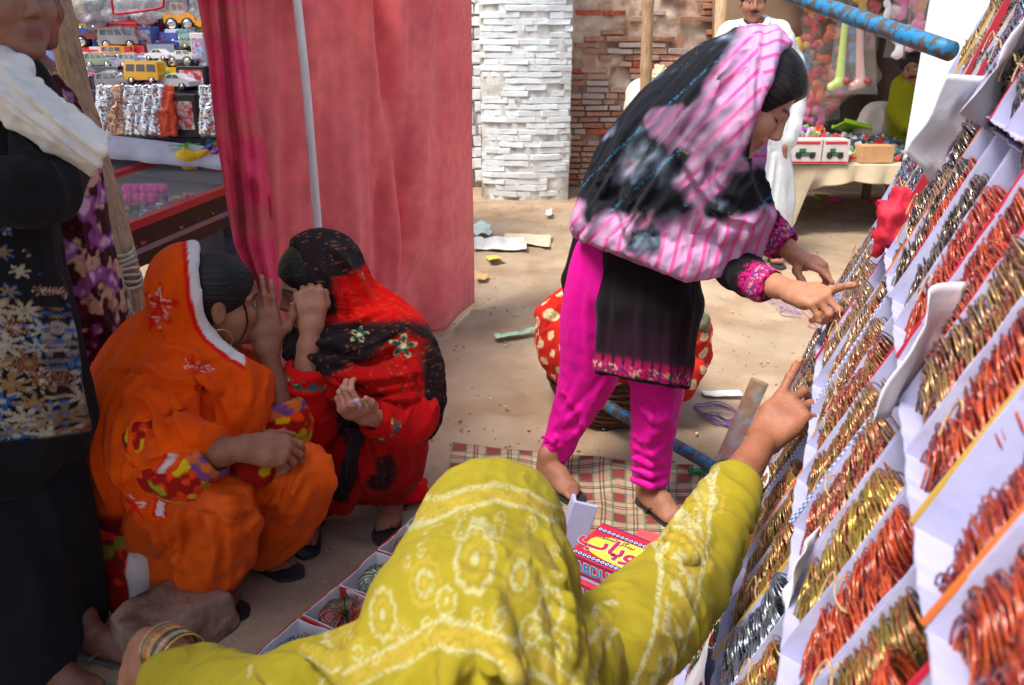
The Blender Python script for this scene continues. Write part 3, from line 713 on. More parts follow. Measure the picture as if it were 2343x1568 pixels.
class Head:
    def __init__(s, c, f, u, sc=1.0):
        s.c = np.array(c, float); s.f, s.l, s.u = basis(f, u); s.s = sc; s.R = np.array([s.f, s.l, s.u]).T
    def P(s, a, b, c): return s.c+s.s*(s.f*a+s.l*b+s.u*c)
    def loc(s, V): return ((V-s.c)@s.R)/s.s
    def sculpt(s, cl, neck=None, nr=.047):
        P = s.P; k = s.s; R = s.R
        def E(p, r, kk=.015, sub=False): cl.ell(P(*p), np.array(r)*k, R, kk*k, sub)
        E((-.012, 0, .035), (.096, .075, .088)); E((.026, 0, -.03), (.066, .061, .086), .02); E((.034, 0, -.076), (.050, .047, .040), .02)
        E((.074, 0, -.100), (.020, .022, .017), .02)
        for q in (-1, 1):
            E((.060, q*.040, -.030), (.026, .024, .026), .025)
            E((.104, q*.033, .003), (.020, .018, .012), .014, True)
            E((.0745, q*.031, .002), (.0135, .014, .0125), .003)
            cl.cone(P(.088, q*.012, .019), P(.070, q*.050, .022), .009*k, .007*k, .014*k)
            cl.ell(P(.097, q*.011, -.036), np.array((.009, .007, .007))*k, R, .007*k)
            cl.ell(P(-.006, q*.073, -.006), np.array((.018, .008, .031))*k, R, .006*k); cl.ell(P(.002, q*.083, -.004), np.array((.009, .006, .018))*k, R, .006*k, True)
        cl.cone(P(.087, 0, .016), P(.108, 0, -.028), .0075*k, .0105*k, .012*k)
        cl.cone(P(.091, -.013, -.060), P(.091, .013, -.060), .0060*k, None, .008*k); cl.cone(P(.088, -.013, -.074), P(.088, .013, -.074), .0072*k, None, .008*k)
        cl.cone(P(.103, -.02, -.0665), P(.103, .02, -.0665), .0025*k, None, .004*k, True)
        if neck is not None: cl.tube([P(-.02, 0, -.05), (P(-.02, 0, -.05)*.5+np.array(neck)*.5), neck], [nr*1.02*k, nr*k, nr*1.25*k], .02)
    def color(s, V, skin, eyes='open', lips=srgb(150, 70, 66)):
        q = s.loc(V); a, b, c = q[:, 0], np.abs(q[:, 1]), q[:, 2]
        C = np.tile(np.array(skin, float), (len(V), 1)); face = ss(.03, .06, a)
        C = mixc(C, np.array(skin)*np.array((1.12, .92, .88)), .5*np.exp(-((b-.042)/.022)**2-((c+.03)/.024)**2)*face)
        C = mixc(C, lips, ss(.026, .018, b)*ss(.0125, .008, np.abs(c+.067))*ss(.078, .084, a))
        C = mixc(C, (.02, .015, .013), .92*ss(.0055, .003, np.abs(c-.0245+.16*np.maximum(b-.032, 0)))*ss(.010, .015, b)*ss(.056, .048, b)*face)
        if eyes == 'open':
            d = np.sqrt(((b-.031)/.0125)**2+((c-.0015)/.0062)**2); C = mixc(C, (.02, .014, .012), ss(1.25, 1.05, d)*face); C = mixc(C, (.55, .52, .50), ss(1.0, .85, d)*face)
            C = mixc(C, (.015, .01, .008), ss(.0062, .005, np.sqrt((b-.031)**2+(c-.002)**2))*face*ss(1.1, .9, d))
        else:
            C = mixc(C, np.array(skin)*.7, .8*np.exp(-((b-.031)/.017)**2-((c-.004)/.009)**2)*face)
            C = mixc(C, (.015, .01, .01), ss(.0036, .002, np.abs(c+.0055-6*(b-.031)**2))*ss(.0175, .014, np.abs(b-.032))*face)
        return C
def hand(cl, w, d, n, t, curls, s=.92, thumb=None, spread=.0, kk=.0035):
    """w wrist, d hand direction, n back-of-hand normal, t thumb side; curls = 4 x (knuckle, middle, tip) degrees"""
    d = unit(d); n = unit(np.array(n)-d*(np.array(n)@d)); tt = np.cross(d, n); tt = tt if tt@np.array(t) > 0 else -tt
    w = np.array(w, float); K = []; off = (.031, .0105, -.0105, -.029); ln = (.090, .094, .089, .080)
    fl = ((.041, .025, .020), (.046, .029, .021), (.042, .027, .020), (.033, .020, .018))
    for o, l in zip(off, ln): K.append(w+s*(d*l+tt*o))
    for i, kq in enumerate(K):
        cl.tube([w+s*tt*off[i]*.55, w+s*(d*.05+tt*off[i]*.9), kq], [.0175*s, .0155*s, .0118*s], .014*s)
    cl.tube([w+s*(d*.02+tt*.016-n*.006), w+s*(d*.06+tt*.024-n*.010)], [.014*s, .013*s], .012*s)
    cl.tube([w+s*(d*.02-tt*.018-n*.006), w+s*(d*.06-tt*.024-n*.010)], [.013*s, .012*s], .012*s)
    nails = cl.__dict__.setdefault('nails', [])
    for i, kq in enumerate(K):
        p = kq; ang = 0; r = (.0098, .0100, .0096, .0086)[i]*s; dd = unit(d+tt*spread*(1.5-i)*.12)
        for j in range(3):
            ang += radians(curls[i][j]); v = dd*cos(ang)-n*sin(ang); q = p+v*fl[i][j]*s
            cl.cone(p, q, r*(1.0 if j else 1.02), r*.88, kk*s if j else .006*s); cl.ell(p+n*.001*s, np.array((r*1.02,)*3), None, .004*s) if j else None; p0 = p; p = q; r *= .90
        nails.append((p0+(p-p0)*.78, v, n*cos(ang)+dd*sin(ang), r/.9))
    b = w+s*(d*.026+tt*.024-n*.004); th = thumb if thumb is not None else ((.62, .75, -.15), (.85, .5, -.2), (.95, .25, -.25))
    p = b; r = .0135*s
    for (x, y, z), L in zip(th, (.042, .034, .027)):
        q = p+unit(d*x+tt*y+n*z)*L*s; cl.cone(p, q, r, r*.84, .010*s); p = q; r *= .84
    return K
def foot(cl, heel, toe, s=.92, leg=None):
    """bare foot on a sole; heel and toe are ground points"""
    h = np.array(heel, float); e = np.array(toe, float); d = unit(e-h); L = np.linalg.norm(e-h); sd = np.cross((0, 0, 1.), d); z = np.array((0, 0, 1.))
    cl.ell(h+d*.035+z*.03, np.array((.036, .028, .032))*s, np.array([d, sd, z]).T, .01)
    cl.tube([h+d*.05+z*.05, h+d*.11+z*.042, h+d*.165+z*.026], [.032*s, .030*s, .020*s], .02); cl.tube([h+d*.06-sd*.012+z*.022, h+d*.16-sd*.024+z*.018], [.022*s, .017*s], .02); cl.tube([h+d*.06+sd*.012+z*.022, h+d*.17+sd*.022+z*.018], [.022*s, .017*s], .02)
    if leg is not None: cl.tube([h+d*.04+z*.045, h+d*.045+z*.09, leg], [.034*s, .031*s, .036*s], .02)
    return d, sd
def toes(cl, h, d, sd, s, big):
    z = np.array((0, 0, 1.))
    for i, (o, st, ln, r) in enumerate(((.026, .165, .040, .0115), (.008, .172, .036, .0085), (-.006, .168, .032, .0080), (-.019, .158, .030, .0076), (-.031, .146, .026, .0072))):
        p = np.array(h)+d*st*s+sd*(o*big)*s+z*.017; cl.cone(p, p+d*ln*s*.55+z*.002, r*s*1.05, r*s, .006); cl.cone(p+d*ln*s*.55+z*.002, p+d*ln*s-z*.003, r*s, r*s*.9, .004)
def sandal(parent, h, d, sd, s=.92, big=1, mat=None):
    """flip-flop: foot-shaped sole and a Y strap"""
    mat = mat or m_rubber; z = np.array((0, 0, 1.)); h = np.array(h, float); a = np.linspace(0, 1, 15); mb = MB()
    wl_ = np.interp(a, (0, .08, .35, .62, .85, .96, 1), (.008, .03, .031, .04, .042, .026, .008))*s; off = np.interp(a, (0, .5, 1), (0, 0, .006))*big
    ln = .255*s; V = []
    for zz in (.0, .014):
        for i in range(15): V.append(h-d*.008+d*ln*a[i]+sd*(off[i]+wl_[i])+z*zz)
        for i in range(14, -1, -1): V.append(h-d*.008+d*ln*a[i]+sd*(off[i]-wl_[i])+z*zz)
    F = [tuple(range(29, -1, -1)), tuple(range(30, 60))]+[(i, (i+1) % 30, 30+(i+1) % 30, 30+i) for i in range(30)]
    mb.add(V, F); o = mb.build('sandal_sole', mat, parent)
    mb = MB(); tp = h+d*.178*s+sd*.016*big*s+z*.03
    for q in (-1, 1):
        pts = resample([h+d*.07*s+sd*q*.036*s+z*.012, h+d*.105*s+sd*q*.031*s+z*.042, h+d*.145*s+sd*(q*.012+.012*big)*s+z*.050, tp+z*.004], 14)
        T = np.gradient(pts, axis=0); W = np.cross(T, z); W /= np.linalg.norm(W, axis=1)[:, None]
        wd = np.linspace(.010, .006, 14)[:, None]
        P = np.stack([pts-W*wd, pts+W*wd*.0+z*.0045, pts+W*wd], 1); mb.grid(P)
    mb.tube([tp+z*.006, tp-z*.012], .004, 6); o2 = mb.build('sandal_strap', mat, parent, True); solidify(o2, .003, 1)
def hairmesh(cl, H, parent):
    V, F = cl.mesh(1); return mk('hair', V, F, m_hair, parent, col=H.loc(V))
class Person:
    def __init__(s, label, base):
        s.t = thing('person', label, 'person', base); s.bV = []; s.bF = []; s.bC = []; s.n = 0
    def skin(s, cl, colf, smooth=1):
        V, F = cl.mesh(smooth); C = colf(V) if callable(colf) else np.tile(np.array(colf, float), (len(V), 1))
        s.bV.append(V); s.bF.append(F+s.n); s.bC.append(C); s.n += len(V)
        for c, d, n, r in getattr(cl, 'nails', []):
            w = np.cross(d, n); a = np.linspace(0, 2*pi, 13)[:12]; ring = np.stack([np.cos(a), np.sin(a)], 1)
            nv = np.concatenate([[c+n*r*1.03], c+n*r*.90+.62*r*ring[:, :1]*w+.85*r*ring[:, 1:]*d]); nf = np.array([(0, 1+i, 1+(i+1) % 12, 0) for i in range(12)])
            s.bV.append(nv); s.bF.append(nf+s.n); s.bC.append(np.tile(np.clip(C.mean(0)*1.35+np.array((.06, .03, .03)), 0, 1), (13, 1))); s.n += 13
        return V, F
    def finish(s):
        o = mk('body', np.concatenate(s.bV), np.concatenate(s.bF), m_skin, s.t, True, col=np.concatenate(s.bC)); return o
    def cloth(s, name, V, F, C, mat=None, label=None, parent=None):
        return mk(name, V, F, mat or m_cloth, parent or s.t, True, col=C, label=label)
def planar(u0, v0, y0):
    """object-space planar map: world -> flat pattern coordinates around one reference point"""
    p0 = D(u0, v0, y0); zc = proj(p0)[2]; k = FPX/zc
    def f(V): return u0+(V[:, 0]-p0[0])*k, v0-((V[:, 2]-p0[2])*cos(TILT)+(V[:, 1]-p0[1])*sin(TILT))*k
    return f
def creases(V, F, f, strokes, amp=.010, width=11., front=True):
    """long drape folds drawn over the cloth: a ridge with a trough along one side"""
    N = normals(V, F); U, W = f(V); P = np.stack([U, W], 1); w0 = ss(.15, -.25, N[:, 1]) if front else np.ones(len(V)); disp = np.zeros(len(V))
    for st in strokes:
        pts, a, wd = (st if isinstance(st, tuple) and not np.isscalar(st[0]) and len(st) == 3 and np.isscalar(st[1]) else (st, 1., 1.))
        q = resample(np.c_[np.array(pts, float), np.zeros(len(pts))], 22)[:, :2]; w = width*wd
        lo, hi = q.min(0)-4*w, q.max(0)+4*w; k = np.where(((P > lo) & (P < hi)).all(1))[0]
        if not len(k): continue
        best = np.full(len(k), 1e9); sg = np.zeros(len(k)); tt = np.zeros(len(k))
        for i in range(len(q)-1):
            d = q[i+1]-q[i]; r = P[k]-q[i]; t = np.clip((r@d)/(d@d+1e-9), 0, 1); e = r-t[:, None]*d; dist = np.sqrt((e**2).sum(1)); up = dist < best
            best = np.where(up, dist, best); sg = np.where(up, np.sign(d[0]*r[:, 1]-d[1]*r[:, 0]), sg); tt = np.where(up, (i+t)/(len(q)-1), tt)
        s = best*sg/w; tp = np.sin(pi*np.clip(tt, .03, .97))**.6
        disp[k] += amp*a*tp*(np.exp(-np.abs(s)**1.5)-.75*np.exp(-((s-1.7)/.75)**2)-.25*np.exp(-((s+2.2)/1.2)**2))
    return V+N*(disp*w0)[:, None]
def S(*q): return [D(a, b, c) for a, b, c in q]
def blob(U, V, cu, cv, r, rag=.0, n=None): 
    d = np.sqrt((U-cu)**2+(V-cv)**2); return ss(r*1.45, r*.6, d+(0 if n is None else (n-.5)*rag*r*1.6))
def flower(U, V, cu, cv, r, petals=6, rot=0):
    dx, dy = U-cu, V-cv; d = np.sqrt(dx*dx+dy*dy); a = np.arctan2(dy, dx)
    return d/r, .62+.38*np.cos(a*petals+rot)
# ================================================================== the bending woman in pink and black
def stripe_material():
    m = M('striped_shawl_cloth', attr=True, rough=.88, var=.06, vs=45, bump=.2, bs=420, sheen=.03, spec=.12, crease=.55, cs_=11.); t = m.node_tree; N = t.nodes.new; L = t.links.new; b = t.nodes['Principled BSDF']
    src = b.inputs['Base Color'].links[0].from_socket; st = N('ShaderNodeAttribute'); st.attribute_name = 'st'; sm = N('ShaderNodeAttribute'); sm.attribute_name = 'sm'
    fr = N('ShaderNodeMath'); fr.operation = 'FRACT'; L(st.outputs['Fac'], fr.inputs[0]); sb_ = N('ShaderNodeMath'); sb_.operation = 'SUBTRACT'; L(fr.outputs[0], sb_.inputs[0]); sb_.inputs[1].default_value = .5; ab = N('ShaderNodeMath'); ab.operation = 'ABSOLUTE'; L(sb_.outputs[0], ab.inputs[0])
    mr = N('ShaderNodeMapRange'); L(ab.outputs[0], mr.inputs[0]); mr.inputs[1].default_value = .15; mr.inputs[2].default_value = .115; mr.inputs[3].default_value = 0; mr.inputs[4].default_value = .9
    mu = N('ShaderNodeMath'); mu.operation = 'MULTIPLY'; L(mr.outputs[0], mu.inputs[0]); L(sm.outputs['Fac'], mu.inputs[1]); mx = N('ShaderNodeMix'); mx.data_type = 'RGBA'; L(mu.outputs[0], mx.inputs[0]); L(src, mx.inputs[6]); mx.inputs[7].default_value = (*srgb(224, 78, 152), 1); L(mx.outputs[2], b.inputs['Base Color']); return m
m_stripe = stripe_material()
def bending_woman():
    P = Person('woman in black kameez and pink and black shawl bending to point at the rack', np.array((.3, 2.35, 0)))
    H = Head(D(1718, 224, 1.97), (.74, -.34, -.60), (.58, -.05, .80), .98)
    # ---- head and neck
    cl = Clay(.0038); H.sculpt(cl, D(1640, 300, 2.06)); P.skin(cl, lambda V: H.color(V, srgb(202, 148, 120), 'down', srgb(178, 92, 86)))
    # ---- near arm: forearm and pointing hand
    w = D(1812, 668, 1.80); cl = Clay(.0028)
    cl.tube([D(1735, 640, 1.9), D(1775, 655, 1.85), w], [.030, .028, .0245], .01)
    kn = D(1905, 688, 1.70); d = kn-w
    hand(cl, w, unit(d), (.12, -.75, .66), (.25, .3, .9), [(-26, 6, 4), (48, 62, 30), (56, 66, 30), (62, 64, 30)], .92, thumb=((.8, -.35, -.5), (.8, -.7, -.35), (.6, -.8, -.3)))
    P.skin(cl, srgb(176, 122, 94))
    # ---- far arm
    w = D(1822, 588, 2.18); cl = Clay(.0036); cl.tube([D(1775, 545, 2.24), w], [.03, .026], .01)
    hand(cl, w, unit(D(1880, 612, 2.10)-w), (.3, -.35, .9), (.2, -.9, -.2), [(5, 14, 8), (34, 40, 25), (40, 45, 30), (45, 50, 30)], .92, thumb=((.7, .6, -.5), (.9, .2, -.5), (.95, .0, -.4)))
    P.skin(cl, srgb(168, 114, 88))
    # ---- hidden trunk and legs
    cl = Clay(.012); cl.tube(S((1640, 300, 2.06), (1560, 380, 2.16), (1490, 520, 2.28), (1450, 640, 2.36)), [.07, .09, .085, .08], .03)
    for a in (((1420, 640, 2.42), (1345, 850, 2.47), (1262, 1050, 2.5)), ((1470, 660, 2.32), (1492, 880, 2.25), (1490, 1105, 2.30))): cl.tube(S(*a), [.08, .045, .03], .02)
    for a in (((1640, 340, 2.1), (1640, 550, 2.06), (1740, 640, 1.9)), ((1650, 330, 2.16), (1700, 480, 2.26), (1775, 545, 2.24))): cl.tube(S(*a), [.045, .038, .03], .02)
    P.skin(cl, SK_M)
    # ---- feet in sandals
    for hp, tp, bg, lg in ((G(1462, 1138, .014), G(1568, 1212, .014), 1, (1486, 1085, 2.31)), (G(1236, 1080, .014), G(1330, 1150, .014), -1, (1258, 1050, 2.5))):
        hp[2] = tp[2] = .014; cl = Clay(.0042); dd, sd = foot(cl, hp, tp, 1.0, D(*lg)); toes(cl, hp, dd, sd, 1.0, bg); P.skin(cl, srgb(158, 108, 84))
        hp = hp.copy(); hp[2] = .001; sandal(P.t, hp, dd, sd, 1.0, bg)
    P.finish()
    # ---- hair under the hood
    cl = Clay(.004); cl.ell(H.P(-.006, 0, .046), (.104, .081, .090), H.R, .01); cl.ell(H.P(.04, 0, .035), (.062, .079, .066), H.R, .02)
    cl.ell(H.P(.120, 0, -.020), (.078, .10, .098), H.R, .008, True); cl.ell(H.P(.02, 0, -.07), (.09, .09, .07), H.R, .01, True)
    cl.cone(H.P(.05, .072, .03), H.P(.005, .082, -.02), .014, .02, .012)
    hairmesh(cl, H, P.t)
    # ---- pink shalwar
    cl = Clay(.007)
    cl.tube(S((1405, 600, 2.42), (1365, 720, 2.45), (1348, 850, 2.47), (1302, 960, 2.49), (1268, 1040, 2.5)), [.125, .105, .088, .056, .046], .03, 12)
    cl.tube(S((1460, 660, 2.34), (1500, 820, 2.27), (1500, 930, 2.27), (1490, 1030, 2.29), (1491, 1100, 2.31)), [.14, .085, .066, .056, .047], .03, 12)
    for i in range(5): cl.tube(S((1450-2*i, 1000+24*i, 2.25), (1490, 1012+25*i, 2.225), (1532-2*i, 1000+26*i, 2.26)), [.006, .012, .006], .012)
    for i in range(4): cl.tube(S((1238+3*i, 1000+18*i, 2.46), (1262, 1008+18*i, 2.435), (1300-3*i, 990+20*i, 2.46)), [.005, .011, .005], .012)
    for a in (((1290, 900, 2.42), (1340, 960, 2.40), (1300, 1010, 2.43)), ((1400, 850, 2.40), (1340, 930, 2.40), (1290, 975, 2.43)), ((1462, 930, 2.2), (1500, 960, 2.185), (1535, 930, 2.2)), ((1530, 905, 2.2), (1500, 990, 2.2), (1462, 1010, 2.23))):
        cl.tube(S(*a), [.004, .010, .004], .016, 6)
    V, F = cl.mesh(1); V = fold(V, F, .004, (0, .1, 1), 14, .2, 3.1); V = fold(V, F, .003, (.6, 0, .8), 34, .25, 1.1, where=ss(.75, .45, V[:, 2])); V = creases(V, F, planar(1400, 900, 2.35), [[(1310, 600), (1300, 720), (1310, 840)], [(1340, 620), (1335, 740), (1345, 850)], [(1400, 850), (1340, 930), (1280, 985)], [(1330, 860), (1300, 940), (1260, 1010)], [(1290, 880), (1270, 950), (1250, 1000)], [(1380, 880), (1350, 950), (1290, 1030)], [(1540, 900), (1500, 950), (1462, 990)], [(1470, 900), (1500, 940), (1535, 980)], [(1535, 980), (1500, 1020), (1460, 1040)], [(1458, 1000), (1490, 1040), (1525, 1070)], [(1480, 890), (1470, 960), (1475, 1030)], [(1255, 1000), (1275, 1030), (1300, 1040)]], .0045, 8.)
    C = mixc(srgb(222, 14, 150), srgb(206, 8, 140), fbm(V*6, 2)); P.cloth('shalwar', V, F, C, m_silk)
    # ---- black kameez with embroidered hem
    f = planar(1460, 700, 2.3); cl = Clay(.007)
    cl.tube(S((1620, 340, 2.08), (1540, 430, 2.18), (1480, 540, 2.30)), [.10, .11, .12], .03)
    for dx, yy in ((-52, 2.24), (-20, 2.20), (20, 2.17), (60, 2.16), (92, 2.20)):
        cl.tube(S((1475+dx*.8, 570, yy+.05), (1466+dx, 700, yy), (1452+dx, 830, yy-.01), (1450+dx*1.05, 900, yy-.015)), [.06, .056, .046, .040], .02)
    cl.tube(S((1345, 560, 2.54), (1310, 640, 2.56), (1308, 740, 2.56)), [.05, .034, .02], .02)
    # hem cut
    cl.plane(D(1450, 866, 2.24), unit(np.array((-.17, -.35, -1))), .004)
    V, F = cl.mesh(1); V = fold(V, F, .007, (.05, 0, 1), 20, .12, 5.); V = creases(V, F, f, [[(1400, 600), (1395, 720), (1390, 840)], [(1450, 640), (1445, 740), (1450, 860)], [(1510, 660), (1505, 760), (1510, 870)], [(1560, 660), (1550, 760), (1545, 860)]], .007, 9.)
    U, W = f(V); C = np.tile(np.array((.010, .007, .010)), (len(V), 1)); C = mixc(C, (.030, .006, .020), .7*ss(700, 830, W)*ss(1340, 1400, U)*ss(1600, 1550, U))
    hz = V@unit(np.array((-.17, -.35, -1)))-D(1450, 866, 2.24)@unit(np.array((-.17, -.35, -1)))
    rs = np.random.RandomState(1); band = ss(-.040, -.037, hz); nn = vnoise(np.stack([U*.9, W*.9, 0*U], 1)*.35); n2 = vnoise(np.stack([U, W, 0*U], 1)*.5+30)
    em = mixc(srgb(170, 24, 96), srgb(60, 40, 90), ss(.45, .55, n2)); em = mixc(em, srgb(206, 160, 130), ss(.68, .76, nn)); em = mixc(em, srgb(230, 30, 110), ss(.32, .22, nn))
    spike = ss(.35, .6, np.abs(np.sin(U*.16)))*ss(-.068, -.04, hz)
    C = mixc(C, srgb(176, 16, 84), spike*.85*(hz > -.07)); C = mixc(C, em, band*.92); C = mixc(C, (.008, .006, .008), ss(-.010, -.006, hz))
    P.cloth('kameez', V, F, C, m_cloth)
    # ---- sleeves with embroidered cuffs
    for pts, rad, nm in ((S((1640, 360, 2.1), (1640, 550, 2.06), (1700, 626, 1.95), (1772, 655, 1.855)), [.06, .052, .046, .036], 'near'), (S((1660, 360, 2.16), (1700, 470, 2.28), (1752, 528, 2.26), (1800, 568, 2.21)), [.07, .06, .05, .040], 'far')):
        cl = Clay(.005); cl.tube(pts, rad, .02, 10); ax = unit(pts[-1]-pts[-2]); cl.plane(pts[-1]-ax*.004, ax, .003)
        cl.cone(pts[-1]-ax*.02, pts[-1]+ax*.05, rad[-1]-.004, rad[-1]-.004, .002, True)
        V, F = cl.mesh(1); V = fold(V, F, .007, np.cross(ax, (0, 1, 0)), 34, .3, 2.)
        t = (V-pts[-1])@ax; q = np.cross(ax, (0, 1., 0)); ang = np.arctan2((V-pts[-1])@unit(q), (V-pts[-1])@np.cross(ax, unit(q)))
        C = np.tile(np.array((.012, .010, .013)), (len(V), 1)); n1 = vnoise(np.stack([ang*7, t*300, 0*t], 1)); n2 = vnoise(np.stack([ang*11, t*420, 0*t+5], 1))
        em = mixc(srgb(190, 30, 110), srgb(90, 50, 120), ss(.4, .6, n1)); em = mixc(em, srgb(214, 150, 120), ss(.66, .78, n2))
        C = mixc(C, srgb(206, 26, 120), .9*ss(-.068, -.050, t+.014*np.abs(np.sin(ang*6)))*ss(.35, .55, n2)); C = mixc(C, em, ss(-.046, -.043, t)*ss(-.008, -.011, t)); P.cloth('sleeve', V, F, C)
    # ---- the shawl (hood, shoulders, hanging ends)
    f = planar(1560, 400, 2.1); cl = Clay(.0047)
    cl.ell(H.P(-.026, 0, .026), (.114, .101, .115), H.R, .02); cl.ell(H.P(-.03, 0, -.07), (.095, .09, .09), H.R, .03)
    cl.tube(S((1700, 200, 2.06), (1620, 265, 2.12), (1520, 345, 2.2), (1440, 430, 2.30), (1390, 500, 2.36)), [.125, .135, .135, .115, .09], .04, 9)
    cl.tube(S((1690, 270, 2.0), (1640, 370, 2.02), (1560, 450, 2.12), (1470, 520, 2.24)), [.12, .13, .13, .10], .04, 8)
    cl.tube(S((1690, 300, 1.99), (1695, 400, 1.98), (1670, 490, 2.02), (1620, 560, 2.08)), [.075, .078, .085, .085], .04, 8)
    cl.tube(S((1385, 505, 2.26), (1480, 550, 2.14), (1580, 590, 2.06), (1665, 590, 2.02), (1705, 520, 2.02)), [.085, .085, .072, .055, .05], .03, 9); cl.tube(S((1550, 585, 2.03), (1610, 590, 2.0), (1655, 572, 2.0), (1690, 525, 2.0)), [.055, .055, .046, .04], .03, 8); cl.tube(S((1360, 520, 2.34), (1440, 560, 2.2), (1530, 600, 2.1)), [.06, .07, .06], .03)
    cl.tube(S((1640, 300, 2.2), (1640, 420, 2.22), (1600, 520, 2.22)), [.09, .09, .07], .04)
    # layered folds
    for a, r in ((((1742, 140, 1.90), (1712, 230, 1.88), (1700, 330, 1.89), (1705, 410, 1.90)), .020), (((1690, 150, 1.98), (1648, 260, 1.93), (1600, 350, 1.93), (1570, 420, 1.97)), .018),
                 (((1538, 385, 2.0), (1575, 440, 1.96), (1620, 495, 1.945), (1680, 525, 1.93), (1722, 500, 1.95)), .017), (((1500, 250, 2.09), (1440, 330, 2.14), (1390, 420, 2.21), (1345, 500, 2.27)), .014),
                 (((1560, 330, 2.02), (1500, 420, 2.08), (1450, 500, 2.16)), .012), (((1640, 530, 1.97), (1600, 570, 1.99), (1560, 610, 2.03)), .014), (((1500, 450, 2.06), (1560, 530, 2.0), (1640, 570, 1.965)), .012)):
        cl.tube(S(*a), [r*.5]+[r]*(len(a)-2)+[r*.5], .03, 9)
    cl.tube(S((1650, 180, 1.92), (1622, 300, 1.87), (1640, 420, 1.89)), [.006, .010, .006], .02, 7, sub=True)
    # hood opening
    n = unit(H.f*.93+H.u*.32); cl.plane(H.P(.030, 0, .02), n, .004) if False else None
    nn = unit(np.array((1, .42))); cl.ell(H.P(.010+.285*nn[0], 0, .285*nn[1]), (.285,)*3, H.R, .005, True); cl.ell(H.P(.02, 0, -.01), (.095, .080, .12), H.R, .004, True)
    # hems
    cl.plane(D(1440, 588, 2.14), unit(np.array((-.36, -.20, -.88))), .004); cl.plane(D(1640, 634, 1.95), unit(np.array((.12, -.25, -1.))), .004)
    V, F = cl.mesh(1); V = fold(V, F, .008, (-.55, .25, -.75), 15, .14, 8.); V = fold(V, F, .005, (-.5, .3, -.8), 40, .2, 12.)
    V = creases(V, F, f, [([(1720, 110), (1680, 220), (1668, 320), (1672, 420)], 1.3, 1.3), [(1620, 180), (1580, 280), (1540, 360)], ([(1520, 385), (1560, 450), (1620, 510), (1680, 525), (1712, 495)], 1.5, 1.1), [(1665, 150), (1640, 280), (1650, 420)], [(1490, 260), (1415, 380), (1345, 490)], [(1550, 330), (1475, 450), (1420, 545)], [(1480, 490), (1500, 575)], [(1560, 510), (1570, 612)], [(1625, 530), (1620, 625)], [(1675, 520), (1660, 620)], [(1440, 400), (1430, 480), (1450, 560)], [(1590, 400), (1600, 450), (1640, 490)], [(1610, 230), (1520, 330), (1440, 440)], [(1390, 430), (1370, 490), (1350, 530)]], .010, 9.)
    U, W = f(V); n1 = fbm(np.stack([U*.012, W*.012, V[:, 1]*4], 1), 4); n2 = fbm(np.stack([U*.05, W*.05, V[:, 1]*9], 1), 3)
    lil = mixc(srgb(206, 158, 196), srgb(184, 146, 186), n2)
    # woven stripes: across the hood panel, down the hanging hem
    a = np.radians(np.where(W < 480, 12., 0.)); hood = ss(1520, 1600, U+.3*(W-300))*ss(560, 480, W)
    d1 = (W+U*.16)/30.0; d2 = (U+W*.18)/29.0
    d3 = (W*.75-U*-.72)/31.0
    st1 = ss(.30, .24, np.abs((d1 % 1)-.5)*1.0-.0) if False else ss(.16, .10, np.abs((d1 % 1)-.5)); st3 = ss(.15, .10, np.abs((d3 % 1)-.5)); st2 = ss(.15, .10, np.abs((d2 % 1)-.5))
    panel2 = ss(1668, 1655, U-.10*(W-300))                   # shoulder panel left of the hood fold runs diagonally
    stripes = np.where(W > 520-.15*(U-1500), st2, np.where(panel2 > .5, st3, st1)); C = lil.copy(); stc = np.where(W > 520-.15*(U-1500), d2, np.where(panel2 > .5, d3, d1))
    # black dye: the back, the crown and the neck loop
    back = ss(34, -30, U-np.interp(W, [90, 130, 200, 300, 390, 450, 500, 560], [1672, 1645, 1597, 1540, 1500, 1530, 1572, 1545])+(n1-.5)*80)
    blk = np.maximum.reduce([back*ss(36, -30, W-np.interp(U, [1300, 1380, 1450, 1520, 1600, 1720], [420, 470, 520, 545, 520, 540])+(n1-.5)*130), blob(U, W, 1450, 400, 105, 1.6, n1), blob(U, W, 1400, 440, 70, 1.6, n1), blob(U, W, 1470, 545, 40, 1.2, n1), blob(U, W, 1665, 470, 58, .7, n1), blob(U, W, 1620, 500, 30, .8, n1), blob(U, W, 1665, 400, 30, .9, n1),
                             blob(U, W, 1735, 120, 40, .8, n1), blob(U, W, 1730, 440, 45, .5, n1), blob(U, W, 1370, 460, 25, 1.4, n1), blob(U, W, 1600, 500, 26, 1.0, n1)])
    blk = blk*(1-.35*np.clip(blob(U, W, 1545, 350, 34, 1.5, n1)+blob(U, W, 1490, 300, 26, 1.5, n1)+blob(U, W, 1400, 500, 30, 1.5, n1)+blob(U, W, 1560, 430, 30, 1.5, n1), 0, 1))
    inner = ((V-H.c)@H.f > -.02*0+.005)&(W < 330)&(U > 1735)
    n4 = fbm(np.stack([U*.018+7, W*.018, V[:, 1]*6], 1), 3); dk = mixc(srgb(26, 29, 36), srgb(96, 112, 130), ss(.52, .72, n4)*.85); dk = mixc(dk, srgb(176, 160, 188), ss(.66, .80, n4)*.7); C = mixc(C, dk, np.clip(blk*1.1, 0, 1)**1.2)
    gl = (vnoise(np.stack([U*.55, W*.55, 0*U], 1)) > .80)*ss(.5, .7, fbm(np.stack([U*.02+9, W*.02, 0*U], 1), 2)); ln = ss(.10, .05, np.abs(((U*.75+W)/61 % 1)-.5))
